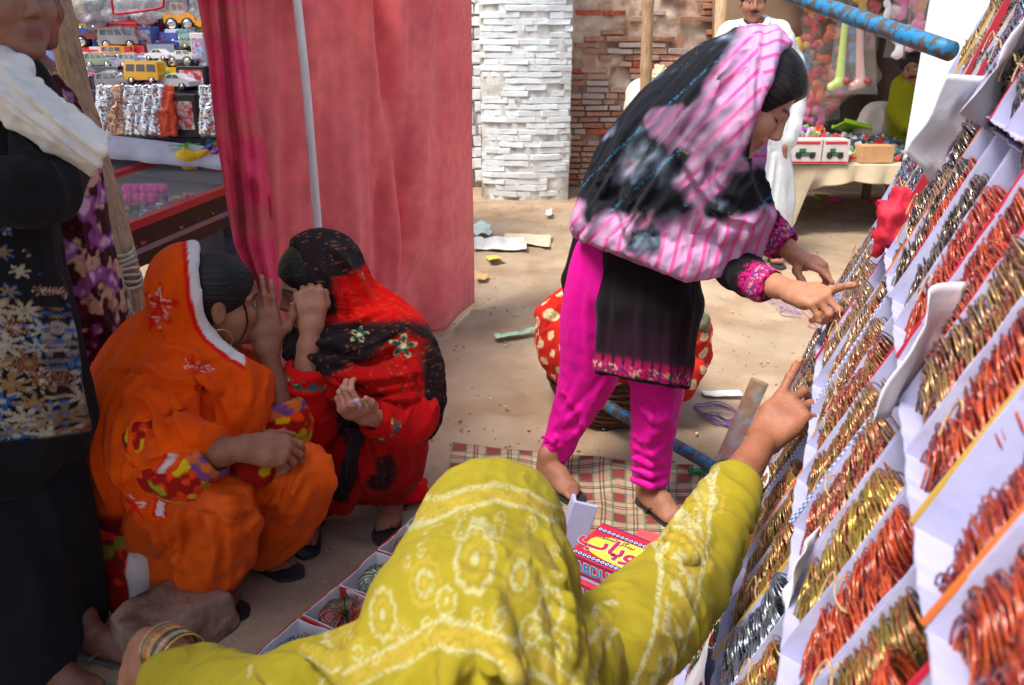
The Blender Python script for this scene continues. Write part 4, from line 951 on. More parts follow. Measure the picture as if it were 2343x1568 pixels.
    C = mixc(C, srgb(40, 140, 190), ss(.035, .015, np.abs(((U*.75+W)/122 % 1)-.5))*(vnoise(np.stack([U*.5, W*.5, 0*U+3], 1)) > .5)*.45*np.clip(blk, 0, 1)); C = mixc(C, srgb(150, 146, 70), gl*.35)
    ob = P.cloth('shawl', V, F, C, m_stripe)
    for nm_, va_ in (('st', stc), ('sm', 1-np.clip(blk*1.15, 0, 1))):
        at_ = ob.data.attributes.new(nm_, 'FLOAT', 'POINT'); at_.data.foreach_set('value', np.asarray(va_, np.float32))
bending_woman()
# ================================================================== the seller in yellow, seen from behind
def RH(u, v, n=.07):
    """depth y at which the view through (u,v) meets the rack face"""
    r = ray(u, v); o = np.array((0, 0, CAM_H)); t = ((RO+RN*n-o)@RN)/(r@RN); return float((o+r*t)[1])
def seller():
    P = Person('woman seller under a yellow shawl seen from behind, reaching for the rack', np.array((.05, .75, 0)))
    H = Head(D(1105, 1240, .87), (-.12, .86, -.5), (-.02, .5, .86), .70)
    cl = Clay(.006); H.sculpt(cl, D(1110, 1440, .74)); P.skin(cl, lambda V: H.color(V, srgb(140, 92, 68)))
    # reaching forearm and hand
    yh = RH(1840, 975, .075); w = D(1748, 1004, yh-.02); cl = Clay(.0026)
    cl.tube([D(1630, 1200, 1.14), D(1690, 1095, 1.24), w], [.036, .033, .0265], .01)
    k0 = D(1806, 938, yh+.01)
    hand(cl, w, unit(k0-w), (-.45, -.62, .64), (-.3, .55, .6), [(-8, 12, 8), (38, 30, 16), (46, 34, 18), (58, 40, 20)], 1.0, thumb=((.75, .5, -.55), (.9, .1, -.5), (.95, -.1, -.4)), spread=1.2)
    P.skin(cl, lambda V: mixc(srgb(146, 92, 66), srgb(160, 104, 78), fbm(V*20, 2)))
    kn = w+unit(k0-w)*.112+np.cross(unit(k0-w), unit(np.array((-.45, -.62, .64))))*0
    # far wrist at the lower left
    w2 = D(372, 1480, .93); cl = Clay(.004); cl.tube([D(470, 1572, .855), w2], [.028, .026], .01)
    hand(cl, w2, (-.75, .25, -.6), (-.5, -.5, .7), (.3, -.9, 0), [(20, 25, 15), (24, 28, 16), (28, 30, 16), (30, 32, 16)], .95)
    P.skin(cl, srgb(140, 90, 66))
    cl = Clay(.014); cl.tube([D(1110, 1440, .74), np.array((.02, .66, .35)), np.array((.02, .70, .14))], [.08, .14, .17], .03)
    cl.tube(S((1110, 1470, .74), (1330, 1520, .80), (1530, 1345, 1.02), (1630, 1205, 1.14)), [.04, .04, .036, .033], .02); cl.tube(S((1080, 1520, .74), (860, 1560, .745), (640, 1600, .785), (470, 1580, .86)), [.04, .03, .028, .026], .02)
    P.skin(cl, SK_M); P.finish()
    # bangles on the far wrist, ring
    ax = unit(w2-D(470, 1540, .86))
    for i, kd in enumerate(['copper', 'dark', 'mustard', 'greenred', 'copper', 'mustard', 'dark', 'copper', 'green', 'copper', 'dark', 'mustard']):
        c = w2-ax*(.0+.0052*i)+np.array((0, 0, .002)); x = unit(np.cross(ax, (0, 0, 1.))); y = np.cross(ax, x); s = 1.12
        o = inst('wrist_bangle', ONE, P.t, frame4(x*s, y*s, ax*s, c-wl(P.t))); setmat(o, BM[kd])
    dk = unit(k0-w); rc = w+dk*.108*1.0+unit(np.cross(dk, unit(np.array((-.45, -.62, .64)))))*0
    # ---- yellow shawl: hood, shoulders, sleeves
    f = planar(1100, 1260, .80); cl = Clay(.0026)
    cl.ell(D(1128, 1203, .90), (.086, .092, .084), H.R, .03); cl.tube(S((1118, 1230, .88), (1104, 1295, .82), (1078, 1375, .76), (1064, 1450, .71)), [.075, .084, .087, .088], .03, 7)
    cl.tube(S((1075, 1450, .69), (1075, 1620, .62)), [.098, .115], .04, 4); cl.ell(D(1255, 1350, .80), (.036, .036, .07), None, .03)
    cl.tube(S((1000, 1530, .69), (860, 1545, .74), (720, 1580, .76), (560, 1610, .80), (400, 1555, .88)), [.08, .050, .048, .044, .040], .03, 10)
    cl.tube(S((1120, 1560, .69), (1270, 1530, .76), (1390, 1480, .86)), [.09, .060, .068], .03)
    for a, r in ((((1235, 1290, .775), (1262, 1360, .745), (1285, 1410, .745)), .013), (((1110, 1330, .655), (1125, 1430, .595), (1150, 1540, .545)), .010), (((960, 1330, .72), (930, 1430, .655), (935, 1540, .60)), .011), (((1180, 1330, .69), (1215, 1410, .655), (1250, 1450, .66)), .010),
                 (((1040, 1380, .64), (1045, 1470, .585), (1030, 1560, .54)), .010), (((830, 1450, .72), (900, 1500, .645), (1000, 1570, .57)), .012), (((1290, 1430, .735), (1240, 1490, .665), (1200, 1570, .60)), .012), (((1350, 1440, .77), (1330, 1520, .71), (1300, 1600, .66)), .010), (((700, 1490, .72), (780, 1530, .685), (860, 1590, .63)), .010), (((620, 1530, .755), (680, 1560, .73), (740, 1600, .7)), .009)):
        cl.tube(S(*a), [r*.4, r, r*.5], .018, 9)
    V, F = cl.mesh(1); V = fold(V, F, .011, (.15, .1, 1), 15, .16, 4., where=.25+.75*ss(.86, .74, V[:, 2])); V = fold(V, F, .0035, (.4, .2, 1), 45, .2, 7.)
    V = creases(V, F, f, [([(1160, 1300), (1195, 1380), (1270, 1425)], 1.5, 1.2), [(1000, 1350), (940, 1430), (930, 1540)], [(1060, 1340), (1060, 1450), (1040, 1560)], ([(1120, 1340), (1145, 1450), (1180, 1560)], 1.3, 1.1), [(1230, 1180), (1275, 1280), (1285, 1390)], ([(1300, 1400), (1250, 1480), (1230, 1560)], 1.3, 1.), ([(850, 1440), (930, 1500), (1000, 1560)], 1.3, 1.1), [(720, 1500), (800, 1540), (880, 1570)], [(900, 1300), (880, 1370), (850, 1430)], [(980, 1450), (1000, 1510), (990, 1570)], [(600, 1530), (700, 1550), (760, 1575)], [(1340, 1440), (1330, 1500), (1350, 1560)]], .010, 15.)
    n1 = fbm(V*7, 3); base = mixc(srgb(156, 142, 36), srgb(138, 124, 28), n1); U, W = f(V); up = V[:, 2] > .5
    wh, gd = np.array(srgb(184, 182, 140)), np.array(srgb(172, 148, 60)); C = base.copy(); spk = vnoise(np.stack([U*.35, W*.35, V[:, 1]*300], 1))
    def band(v0, ww):
        nonlocal C
        d = W-np.interp(U, *v0); C = mixc(C, gd, .75*ss(ww, ww*.7, np.abs(d))*ss(.25, .6, spk)); C = mixc(C, wh, .65*ss(5, 2.5, np.abs(np.abs(d)-ww))*ss(.2, .5, spk))
    band(([820, 900, 970, 1050, 1130, 1210, 1290, 1340], [1245, 1218, 1172, 1140, 1128, 1150, 1205, 1240]), 13)
    band(([800, 870, 950, 1050, 1150, 1230, 1300, 1340], [1440, 1400, 1345, 1286, 1296, 1352, 1425, 1450]), 17)
    inside = (W > np.interp(U, [820, 970, 1130, 1290, 1340], [1255, 1185, 1140, 1215, 1250])) & (W < np.interp(U, [800, 950, 1050, 1150, 1300], [1425, 1330, 1270, 1280, 1405]))
    for cu, cv, r, cc in ((1100, 1200, 44, 0), (1008, 1232, 36, 1), (1186, 1228, 36, 1), (930, 1290, 36, 0), (1240, 1290, 34, 0), (1150, 1262, 22, 1), (1052, 1250, 22, 0), (975, 1300, 20, 1), (1205, 1300, 24, 0), (1265, 1240, 22, 1), (890, 1350, 24, 1), (1060, 1165, 13, 0), (1145, 1170, 13, 0), (1215, 1190, 14, 0), (965, 1215, 14, 1), (1020, 1285, 12, 0), (1110, 1262, 11, 0), (1175, 1335, 16, 1), (1265, 1340, 18, 0), (925, 1345, 13, 0), (1235, 1250, 11, 0), (1080, 1150, 10, 1), (990, 1195, 10, 0)):
        d, pt = flower(U, W, cu, cv, r, 10, cu); c1, c2 = (wh, gd) if cc == 0 else (gd, wh)
        C = mixc(C, c1, .6*ss(.14, .07, np.abs(d-.72-.14*pt))*ss(.15, .45, spk)); C = mixc(C, c2, .55*ss(.16, .08, np.abs(d-.42))*ss(.2, .5, spk)); C = mixc(C, c1, .6*ss(.24, .15, d))
    for cu, cv, r in ((930, 1525, 20), (1050, 1472, 15), (870, 1490, 16), (1180, 1470, 13), (760, 1520, 13), (1020, 1560, 14), (640, 1545, 14), (560, 1550, 10), (1300, 1500, 14), (1360, 1545, 16), (820, 1560, 14)):
        d, pt = flower(U, W, cu, cv, r, 6, cu); C = mixc(C, wh, .7*ss(1.05, .8, d+.3-.3*pt)*ss(.3, .6, spk))
    d = np.abs((U-835)-(W-1500)*-.25); C = mixc(C, wh, .7*ss(20, 14, d)*ss(.3, .55, spk)*(W > 1440))
    P.cloth('shawl', V, F, C)
    cl = Clay(.012); cl.tube([(.0, .62, .45), (.0, .64, .30), (.02, .70, .16)], [.13, .17, .23], .05); cl.tube([(.05, .75, .2), (.2, .95, .22), (.22, 1.1, .06)], [.12, .09, .06], .04); cl.tube([(-.08, .75, .2), (-.24, .92, .22), (-.2, 1.08, .06)], [.12, .09, .06], .04); V, F = cl.mesh(1); V[:, 2] = np.maximum(V[:, 2], .005); V = fold(V, F, .02, (0, 0, 1), 12, .2); P.cloth('kameez', V, F, mixc(srgb(156, 142, 36), srgb(138, 124, 28), fbm(V*7, 2)))
    # ---- sleeve of the reaching arm
    cl = Clay(.0028); pts = S((1370, 1510, .82), (1455, 1435, .90), (1560, 1312, 1.03), (1637, 1196, 1.14), (1690, 1098, 1.23)); rad = [.064, .060, .050, .045, .040]
    cl.tube(pts, rad, .03, 12); cl.tube(S((1470, 1480, .88), (1580, 1370, 1.0), (1650, 1240, 1.09)), [.04, .035, .024], .03, 6)
    ax = unit(pts[-1]-pts[-2]); cl.plane(pts[-1], ax, .003); cl.cone(pts[-1]-ax*.03, pts[-1]+ax*.05, .035, .037, .002, True)
    rs = np.random.RandomState(6)
    for i in range(9):
        u = 1560+13*i; v = 1265-18*i; y = 1.03+.0225*i-.055+.0035*i; cl.tube(S((u-52+2*i, v-22, y+.03), (u-5, v+6, y), (u+45-2*i, v+2, y+.03)), [.003, .0065+.003*rs.rand(), .003], .012, 6)
    V, F = cl.mesh(1); V = fold(V, F, .007, np.cross(ax, (.3, -.8, .5)), 30, .3, 3.)
    U, W = f(V); g = planar(1600, 1260, 1.0); U, W = g(V); C = mixc(srgb(156, 142, 36), srgb(140, 126, 28), fbm(V*7, 3)); spk = vnoise(np.stack([U*.35, W*.35, V[:, 1]*300], 1))
    for cu, cv, r in ((1668, 1172, 36), (1596, 1266, 42)):
        d, pt = flower(U, W, cu, cv, r, 12, 0); C = mixc(C, gd, .8*ss(.14, .06, np.abs(d-.78-.16*pt))); C = mixc(C, wh, .75*ss(.62, .5, d)*ss(.3, .6, spk)); C = mixc(C, gd, .8*ss(.10, .05, np.abs(d-.3)))
    d = ((U-1475)+(W-1400)*.62)/1.18; C = mixc(C, gd, .7*ss(52, 46, np.abs(d))*ss(.35, .6, spk)); C = mixc(C, wh, .85*ss(7, 4, np.abs(np.abs(d)-50))*ss(.2, .5, spk)); C = mixc(C, wh, .7*ss(36, 30, np.abs(d))*ss(.5, .7, vnoise(np.stack([U*.07, W*.07, 0*U], 1)))*ss(.2, .5, spk))
    P.cloth('sleeve', V, F, C)
    # ring on the reaching hand
    V, F = torus(.0115, .0022, 18, 6); K = w+dk*.118; x = unit(np.cross(dk, (0, 0, 1.))); y = np.cross(dk, x)
    return P
seller()
# ================================================================== the woman in orange, whispering
def orange_woman():
    P = Person('squatting woman in an orange shawl whispering behind her hand', np.array((-.72, 1.88, 0)))
    H = Head(D(503, 690, 1.97), (.93, .34, -.08), (.06, -.02, 1), .98)
    sk = srgb(146, 96, 72)
    cl = Clay(.0036); H.sculpt(cl, D(470, 815, 1.98)); P.skin(cl, lambda V: H.color(V, sk, 'open', srgb(120, 62, 56)))
    # raised far arm with cupped hand
    w = D(612, 800, 1.97); cl = Clay(.0028); cl.tube(S((650, 955, 1.93), (628, 880, 1.95))+[w], [.036, .032, .0255], .012)
    hand(cl, w, D(602, 725, 1.99)-w, (.35, -.93, .1), (.9, .3, .1), [(-2, 10, 8), (4, 12, 8), (8, 14, 8), (12, 16, 8)], 1.0, thumb=((.55, .72, .1), (.85, .45, .1), (.98, .1, .1)))
    P.skin(cl, lambda V: mixc(srgb(128, 80, 58), srgb(146, 94, 70), ss(.62, .9, V[:, 2])))
    # near arm resting over the knee
    w = D(560, 1025, 1.66); cl = Clay(.0028); cl.tube(S((468, 1050, 1.66), (515, 1032, 1.655))+[w], [.036, .032, .026], .012)
    hand(cl, w, D(626, 1030, 1.68)-w, (.12, -.55, .83), (.3, .8, .3), [(26, 40, 20), (42, 40, 22), (52, 38, 20), (58, 38, 20)], 1.0, thumb=((.75, .6, -.3), (.9, .35, -.3), (.95, .1, -.3)))
    P.skin(cl, lambda V: mixc(srgb(120, 74, 54), srgb(142, 92, 68), ss(-.72, -.55, V[:, 0])))
    cl = Clay(.012); cl.tube(S((470, 815, 1.98), (430, 930, 1.97), (390, 1120, 1.98)), [.07, .12, .14], .03)
    for a in (((390, 1180, 1.94), (505, 1165, 1.74), (465, 1330, 1.84)), ((430, 1170, 2.0), (680, 1090, 1.84), (600, 1255, 1.98))): cl.tube(S(*a), [.08, .040, .03], .02)
    cl.tube(S((420, 860, 1.86), (400, 1010, 1.72), (468, 1050, 1.66)), [.05, .04, .036], .02); cl.tube(S((520, 850, 2.04), (600, 960, 2.0), (650, 955, 1.93)), [.05, .04, .036], .02)
    P.skin(cl, sk)
    for hp, tp, lg, bg in ((G(420, 1345, .014), G(530, 1392, .014), (440, 1280, 1.84), -1), (G(545, 1262, .014), G(640, 1300, .014), (570, 1220, 1.99), 1)):
        cl = Clay(.0042); dd, sd = foot(cl, hp, tp, .95, D(*lg)); toes(cl, hp, dd, sd, .95, bg); P.skin(cl, srgb(120, 78, 60)); hp = hp.copy(); hp[2] = .001; sandal(P.t, hp, dd, sd, .98, bg)
    P.finish()
    # hair
    cl = Clay(.0038); cl.ell(H.P(-.016, 0, .040), (.104, .082, .090), H.R, .01); cl.ell(H.P(-.06, 0, -.04), (.06, .06, .06), H.R, .03)
    cl.ell(H.P(.115, 0, -.035), (.066, .09, .098), H.R, .008, True); cl.ell(H.P(.03, 0, -.085), (.075, .095, .06), H.R, .01, True)
    cl.tube([H.P(.055, -.078, .02), H.P(.062, -.080, -.03), H.P(.045, -.082, -.075), H.P(.015, -.085, -.095)], [.004, .0035, .003, .002], .004, 10)
    cl.ell(H.P(-.004, -.082, -.006), (.022, .016, .032), H.R, .008, True)
    hairmesh(cl, H, P.t)
    # earring: hoop, fan plate and beads
    c = H.P(-.002, -.083, -.072); x, z = H.f, H.u; V, F = torus(.026, .0011, 28, 5); e = mk('earring', np.asarray(V)@np.array([x, z, H.l])+c, F, m_gold, P.t)
    mb = MB(); rs = np.random.RandomState(2); mo = M('orange_bead', (.7, .16, .02), rough=.3, var=.2)
    for i in range(9):
        a = -pi/2+(i-4)*.26; p0 = c+x*.026*cos(a)+z*.026*sin(a)
        for j in range(5): mb.lathe([(0.0004, -.003), (.0032, -.001), (.0032, .001), (.0004, .003)], p0-z*(.005+.0075*j)+x*.001*rs.randn(), 7)
    mb.build('bead', mo, e, True); e['label'] = 'gold hoop earring with orange beads'
    # ---- orange trousers
    cl = Clay(.0065)
    cl.tube(S((380, 1180, 1.92), (450, 1140, 1.78), (512, 1150, 1.68), (540, 1180, 1.68)), [.13, .10, .062, .05], .03, 8)
    cl.tube(S((512, 1150, 1.69), (512, 1215, 1.72), (470, 1285, 1.79), (440, 1300, 1.83)), [.058, .072, .085, .085], .03, 8)
    cl.tube(S((360, 1220, 1.94), (400, 1270, 1.86), (450, 1290, 1.82)), [.12, .09, .085], .03); cl.tube(S((515, 1180, 1.69), (520, 1260, 1.74), (490, 1335, 1.80)), [.05, .05, .045], .03)
    cl.tube(S((440, 1140, 1.94), (560, 1110, 1.86), (690, 1075, 1.78), (700, 1085, 1.78)), [.12, .095, .064, .058], .03, 8)
    cl.tube(S((692, 1085, 1.79), (670, 1160, 1.85), (620, 1220, 1.92), (590, 1260, 1.96)), [.062, .066, .066, .055], .03, 8)
    for a in (((470, 1130, 1.66), (530, 1170, 1.62), (545, 1250, 1.66)), ((440, 1180, 1.72), (500, 1230, 1.65), (500, 1310, 1.72)), ((600, 1120, 1.76), (650, 1150, 1.77), (640, 1210, 1.83)), ((560, 1160, 1.80), (610, 1180, 1.80), (610, 1240, 1.87)), ((400, 1220, 1.8), (440, 1270, 1.74), (470, 1330, 1.74))):
        cl.tube(S(*a), [.004, .012, .004], .02, 7)
    cl.plane(D(560, 1345, 1.8)*np.array((1, 1, 0))+np.array((0, 0, .055)), (0, 0, -1), .003)
    V, F = cl.mesh(1); V = fold(V, F, .020, (.25, -.3, 1), 15, .18, 2.); V = fold(V, F, .006, (.4, -.3, .8), 34, .2, 5.); V = creases(V, F, planar(520, 1180, 1.72), [[(465, 1104), (448, 1157), (430, 1206)], [(501, 1108), (515, 1172), (500, 1236)], ([(530, 1150), (520, 1240), (480, 1330)], 1.3, 1.2), [(450, 1180), (420, 1250), (400, 1300)], [(643, 1135), (607, 1170), (581, 1206)], ([(705, 1068), (678, 1126), (643, 1170)], 1.2, 1.), [(560, 1130), (600, 1150), (640, 1140)], [(480, 1130), (540, 1140), (560, 1170)], [(400, 1190), (390, 1250), (420, 1310)], [(560, 1200), (540, 1270), (510, 1320)], [(720, 1100), (690, 1160), (640, 1220)]], .012, 9.); C = mixc(srgb(214, 84, 6), srgb(196, 70, 4), fbm(V*8, 2)); C = mixc(C, (.25, .04, .02), (vnoise(V*70) > .93)*.6); P.cloth('trousers', V, F, C, m_silk)
    # ---- printed red sleeves with cuffs
    def sleeve(pts, rad, cuff):
        cl = Clay(.0045); cl.tube(pts, rad, .02, 10); ax = unit(pts[-1]-pts[-2]); cl.plane(pts[-1], ax, .003); cl.cone(pts[-1]-ax*.03, pts[-1]+ax*.05, rad[-1]-.005, rad[-1]-.003, .002, True)
        V, F = cl.mesh(1); V = fold(V, F, .009, np.cross(ax, (.2, -1, .2)), 26, .3, 1.); t = (V-pts[-1])@ax
        n = fbm(V*34, 2); n2 = vnoise(V*52+7); n3 = vnoise(V*44+21); C = np.tile(np.array(srgb(150, 20, 12)), (len(V), 1)); C = mixc(C, srgb(222, 60, 16), ss(.55, .62, n2)); C = mixc(C, srgb(206, 166, 20), ss(.66, .72, n3)); C = mixc(C, srgb(150, 160, 30), ss(.70, .76, n)*.8)
        cb = mixc(srgb(110, 60, 110), srgb(190, 96, 40), ss(.4, .6, vnoise(V*60))); C = mixc(C, cb, ss(-.028, -.025, t)); P.cloth('sleeve', V, F, C)
    sleeve(S((560, 900, 1.98), (640, 985, 1.945), (655, 965, 1.925), (640, 925, 1.935)), [.08, .068, .058, .05], 0)
    sleeve(S((360, 1000, 1.74), (410, 1085, 1.69), (450, 1062, 1.665), (492, 1040, 1.655)), [.07, .066, .052, .043], 0)
    cl = Clay(.006); cl.tube(S((520, 1010, 1.80), (580, 1060, 1.74), (600, 1090, 1.72)), [.05, .045, .02], .03); cl.tube(S((440, 950, 1.86), (530, 1000, 1.84), (570, 1060, 1.78)), [.10, .08, .05], .03)
    V, F = cl.mesh(1); V = fold(V, F, .01, (.5, 0, -1), 20, .2, 6.); n2 = vnoise(V*40+7); n3 = vnoise(V*36+21); C = np.tile(np.array(srgb(140, 18, 12)), (len(V), 1)); C = mixc(C, srgb(222, 70, 16), ss(.58, .66, n2)); C = mixc(C, srgb(206, 166, 20), ss(.68, .74, n3)); P.cloth('kameez', V, F, C)
    # ---- orange shawl
    f = planar(420, 900, 1.85); cl = Clay(.0048)
    cl.ell(H.P(-.056, 0, .028), (.110, .100, .118), H.R, .02); cl.ell(H.P(-.065, 0, -.06), (.095, .092, .095), H.R, .03)
    cl.tube(S((455, 790, 1.98), (400, 800, 1.98), (350, 850, 1.95), (300, 930, 1.90), (270, 1030, 1.85), (270, 1130, 1.86)), [.075, .10, .11, .105, .095, .085], .04, 12)
    cl.tube(S((470, 815, 1.93), (430, 880, 1.88), (400, 970, 1.80), (380, 1050, 1.76)), [.085, .105, .105, .09], .04, 9)
    cl.tube(S((520, 815, 1.95), (560, 850, 1.96), (570, 910, 1.96)), [.055, .062, .06], .04); cl.tube(S((500, 850, 1.90), (520, 930, 1.86), (500, 1000, 1.80)), [.085, .09, .06], .04, 7)
    cl.tube(S((380, 1030, 1.72), (420, 1020, 1.69), (465, 1010, 1.685)), [.075, .062, .045], .03); cl.tube(S((360, 1060, 1.74), (370, 1140, 1.74), (385, 1200, 1.74)), [.075, .066, .04], .03); cl.tube(S((440, 1020, 1.67), (410, 1100, 1.68), (392, 1160, 1.70)), [.03, .032, .025], .03)
    cl.tube(S((260, 1080, 1.9), (262, 1200, 1.92), (285, 1300, 1.95)), [.08, .075, .06], .03)
    for a, r, sub in ((((500, 800, 1.86), (440, 830, 1.82), (370, 870, 1.83), (320, 950, 1.82)), .018, False), (((540, 830, 1.86), (490, 880, 1.79), (430, 900, 1.78), (370, 960, 1.76)), .020, False), (((460, 870, 1.78), (470, 950, 1.76), (450, 1010, 1.71)), .014, True), (((520, 870, 1.82), (535, 940, 1.80), (520, 1010, 1.76)), .016, False),
                      (((350, 930, 1.79), (340, 1020, 1.72), (330, 1110, 1.72)), .016, False), (((400, 940, 1.72), (390, 1020, 1.67), (370, 1100, 1.66)), .012, True), (((300, 900, 1.84), (262, 1000, 1.80), (250, 1120, 1.80)), .014, False), (((420, 960, 1.70), (440, 1000, 1.655), (470, 1010, 1.65)), .014, False), (((460, 800, 1.90), (400, 820, 1.86), (350, 850, 1.86)), .012, True), (((300, 1000, 1.78), (290, 1090, 1.76), (290, 1190, 1.80)), .010, True), (((560, 800, 1.92), (580, 850, 1.90), (585, 920, 1.90)), .014, False), (((470, 1015, 1.645), (430, 1080, 1.64), (400, 1160, 1.67)), .010, False)):
        cl.tube(S(*a), [r*.4]+[r]*(len(a)-2)+[r*.4], .016, 9, sub=sub)
    nn = unit(np.array((1, .12))); cl.ell(H.P(-.062+.25*nn[0], 0, .03+.25*nn[1]), (.25, .25, .25), H.R, .004, True); cl.ell(H.P(-.01, 0, -.01), (.10, .081, .118), H.R, .004, True)
    V, F = cl.mesh(1); V = fold(V, F, .014, (-.45, -.3, -.8), 11, .14, 3.); V = fold(V, F, .005, (-.5, -.2, -.7), 30, .16, 9.)
    V = creases(V, F, f, [[(328, 807), (430, 798), (492, 820), (536, 802)], ([(288, 842), (368, 833), (430, 864), (510, 869), (563, 913)], 1.3, 1.2), ([(315, 904), (350, 895), (394, 909), (430, 958), (456, 984)], 1.4, 1.2), [(363, 869), (421, 904), (465, 940), (492, 984)], [(492, 851), (532, 904), (554, 958)], [(430, 882), (488, 958), (510, 989)], ([(283, 940), (270, 1024), (283, 1135)], 1.4, 1.2), ([(315, 940), (310, 1037), (328, 1126)], 1.2, 1.), [(248, 958), (239, 1046), (248, 1157)], [(359, 958), (372, 1024), (394, 1046)], [(394, 647), (372, 727), (359, 780)], [(420, 640), (405, 720), (400, 790)], [(394, 1033), (440, 1015), (488, 1010)], [(340, 830), (300, 890), (270, 960)], [(400, 830), (350, 870), (330, 900)], [(560, 820), (580, 870), (585, 930)], [(345, 1050), (350, 1110), (370, 1170)], [(470, 800), (500, 850), (520, 900)]], .013, 9.)
    U, W = f(V); C = mixc(srgb(228, 84, 4), srgb(210, 66, 2), fbm(V*7, 3)); q = H.loc(V); fr = np.array((.0,))
    e = q[:, 0]*nn[0]+(q[:, 2]-.03)*nn[1]+.012; hd = (q[:, 2] > -.13)&(q[:, 2] < .2)&(q[:, 0] < .05)
    dd = .25-np.sqrt((q[:, 0]+.062-.25*nn[0])**2+q[:, 1]**2+(q[:, 2]-.03-.25*nn[1])**2); dd = -dd
    C = mixc(C, srgb(206, 20, 10), hd*ss(.038, .034, dd)); C = mixc(C, srgb(206, 196, 190), hd*ss(.026, .023, dd))
    # painted blossoms
    for cu, cv, r, ro in ((398, 700, 44, .4), (372, 735, 26, 2.), (345, 1140, 34, 1.), (470, 830, 20, 0.), (500, 845, 16, 1.)):
        d, pt = flower(U, W, cu, cv, r, 5, ro); nz = fbm(np.stack([U*.06, W*.06, 0*U], 1), 2); C = mixc(C, srgb(206, 24, 10), ss(1.0, .86, d/(pt+.15))*.95); C = mixc(C, srgb(226, 190, 170), ss(.16, .08, np.abs(d/(pt+.2)-.62))*ss(.5, .62, nz)*.8)
    # white border of the hanging end
    L = np.abs((U-np.interp(W, [1010, 1060, 1100, 1160], [480, 436, 418, 400]))); C = mixc(C, srgb(204, 190, 190), ss(11, 8, L)*(W > 1012)*(W < 1165)*(V[:, 1] < 1.74)); C = mixc(C, srgb(206, 20, 10), ss(5, 3, np.abs(L-13))*(W > 1012)*(W < 1165)*(V[:, 1] < 1.74)*(U < 470))
    low = ss(1170, 1200, W)*(U < 330); C = mixc(C, srgb(120, 10, 8), low)
    P.cloth('shawl', V, F, C)
    # dark red printed end touching the ground
    cl = Clay(.0055); cl.tube(S((268, 1170, 1.86), (275, 1290, 1.80), (288, 1370, 1.76)), [.055, .05, .038], .03); cl.tube(S((300, 1200, 1.84), (312, 1300, 1.77), (318, 1378, 1.74)), [.04, .035, .024], .03)
    V, F = cl.mesh(1); V[:, 2] = np.maximum(V[:, 2], .012); V = fold(V, F, .012, (0, 0, 1), 24, .15, 3.); U, W = planar(290, 1290, 1.8)(V); C = np.tile(np.array(srgb(120, 12, 8)), (len(V), 1)); C = mixc(C, srgb(206, 40, 14), ss(.6, .68, vnoise(V*30))); C = mixc(C, srgb(120, 110, 30), ss(.72, .78, vnoise(V*26+4))); C = mixc(C, srgb(196, 180, 178), ss(318, 324, U)); P.cloth('shawl_end', V, F, C)
orange_woman()
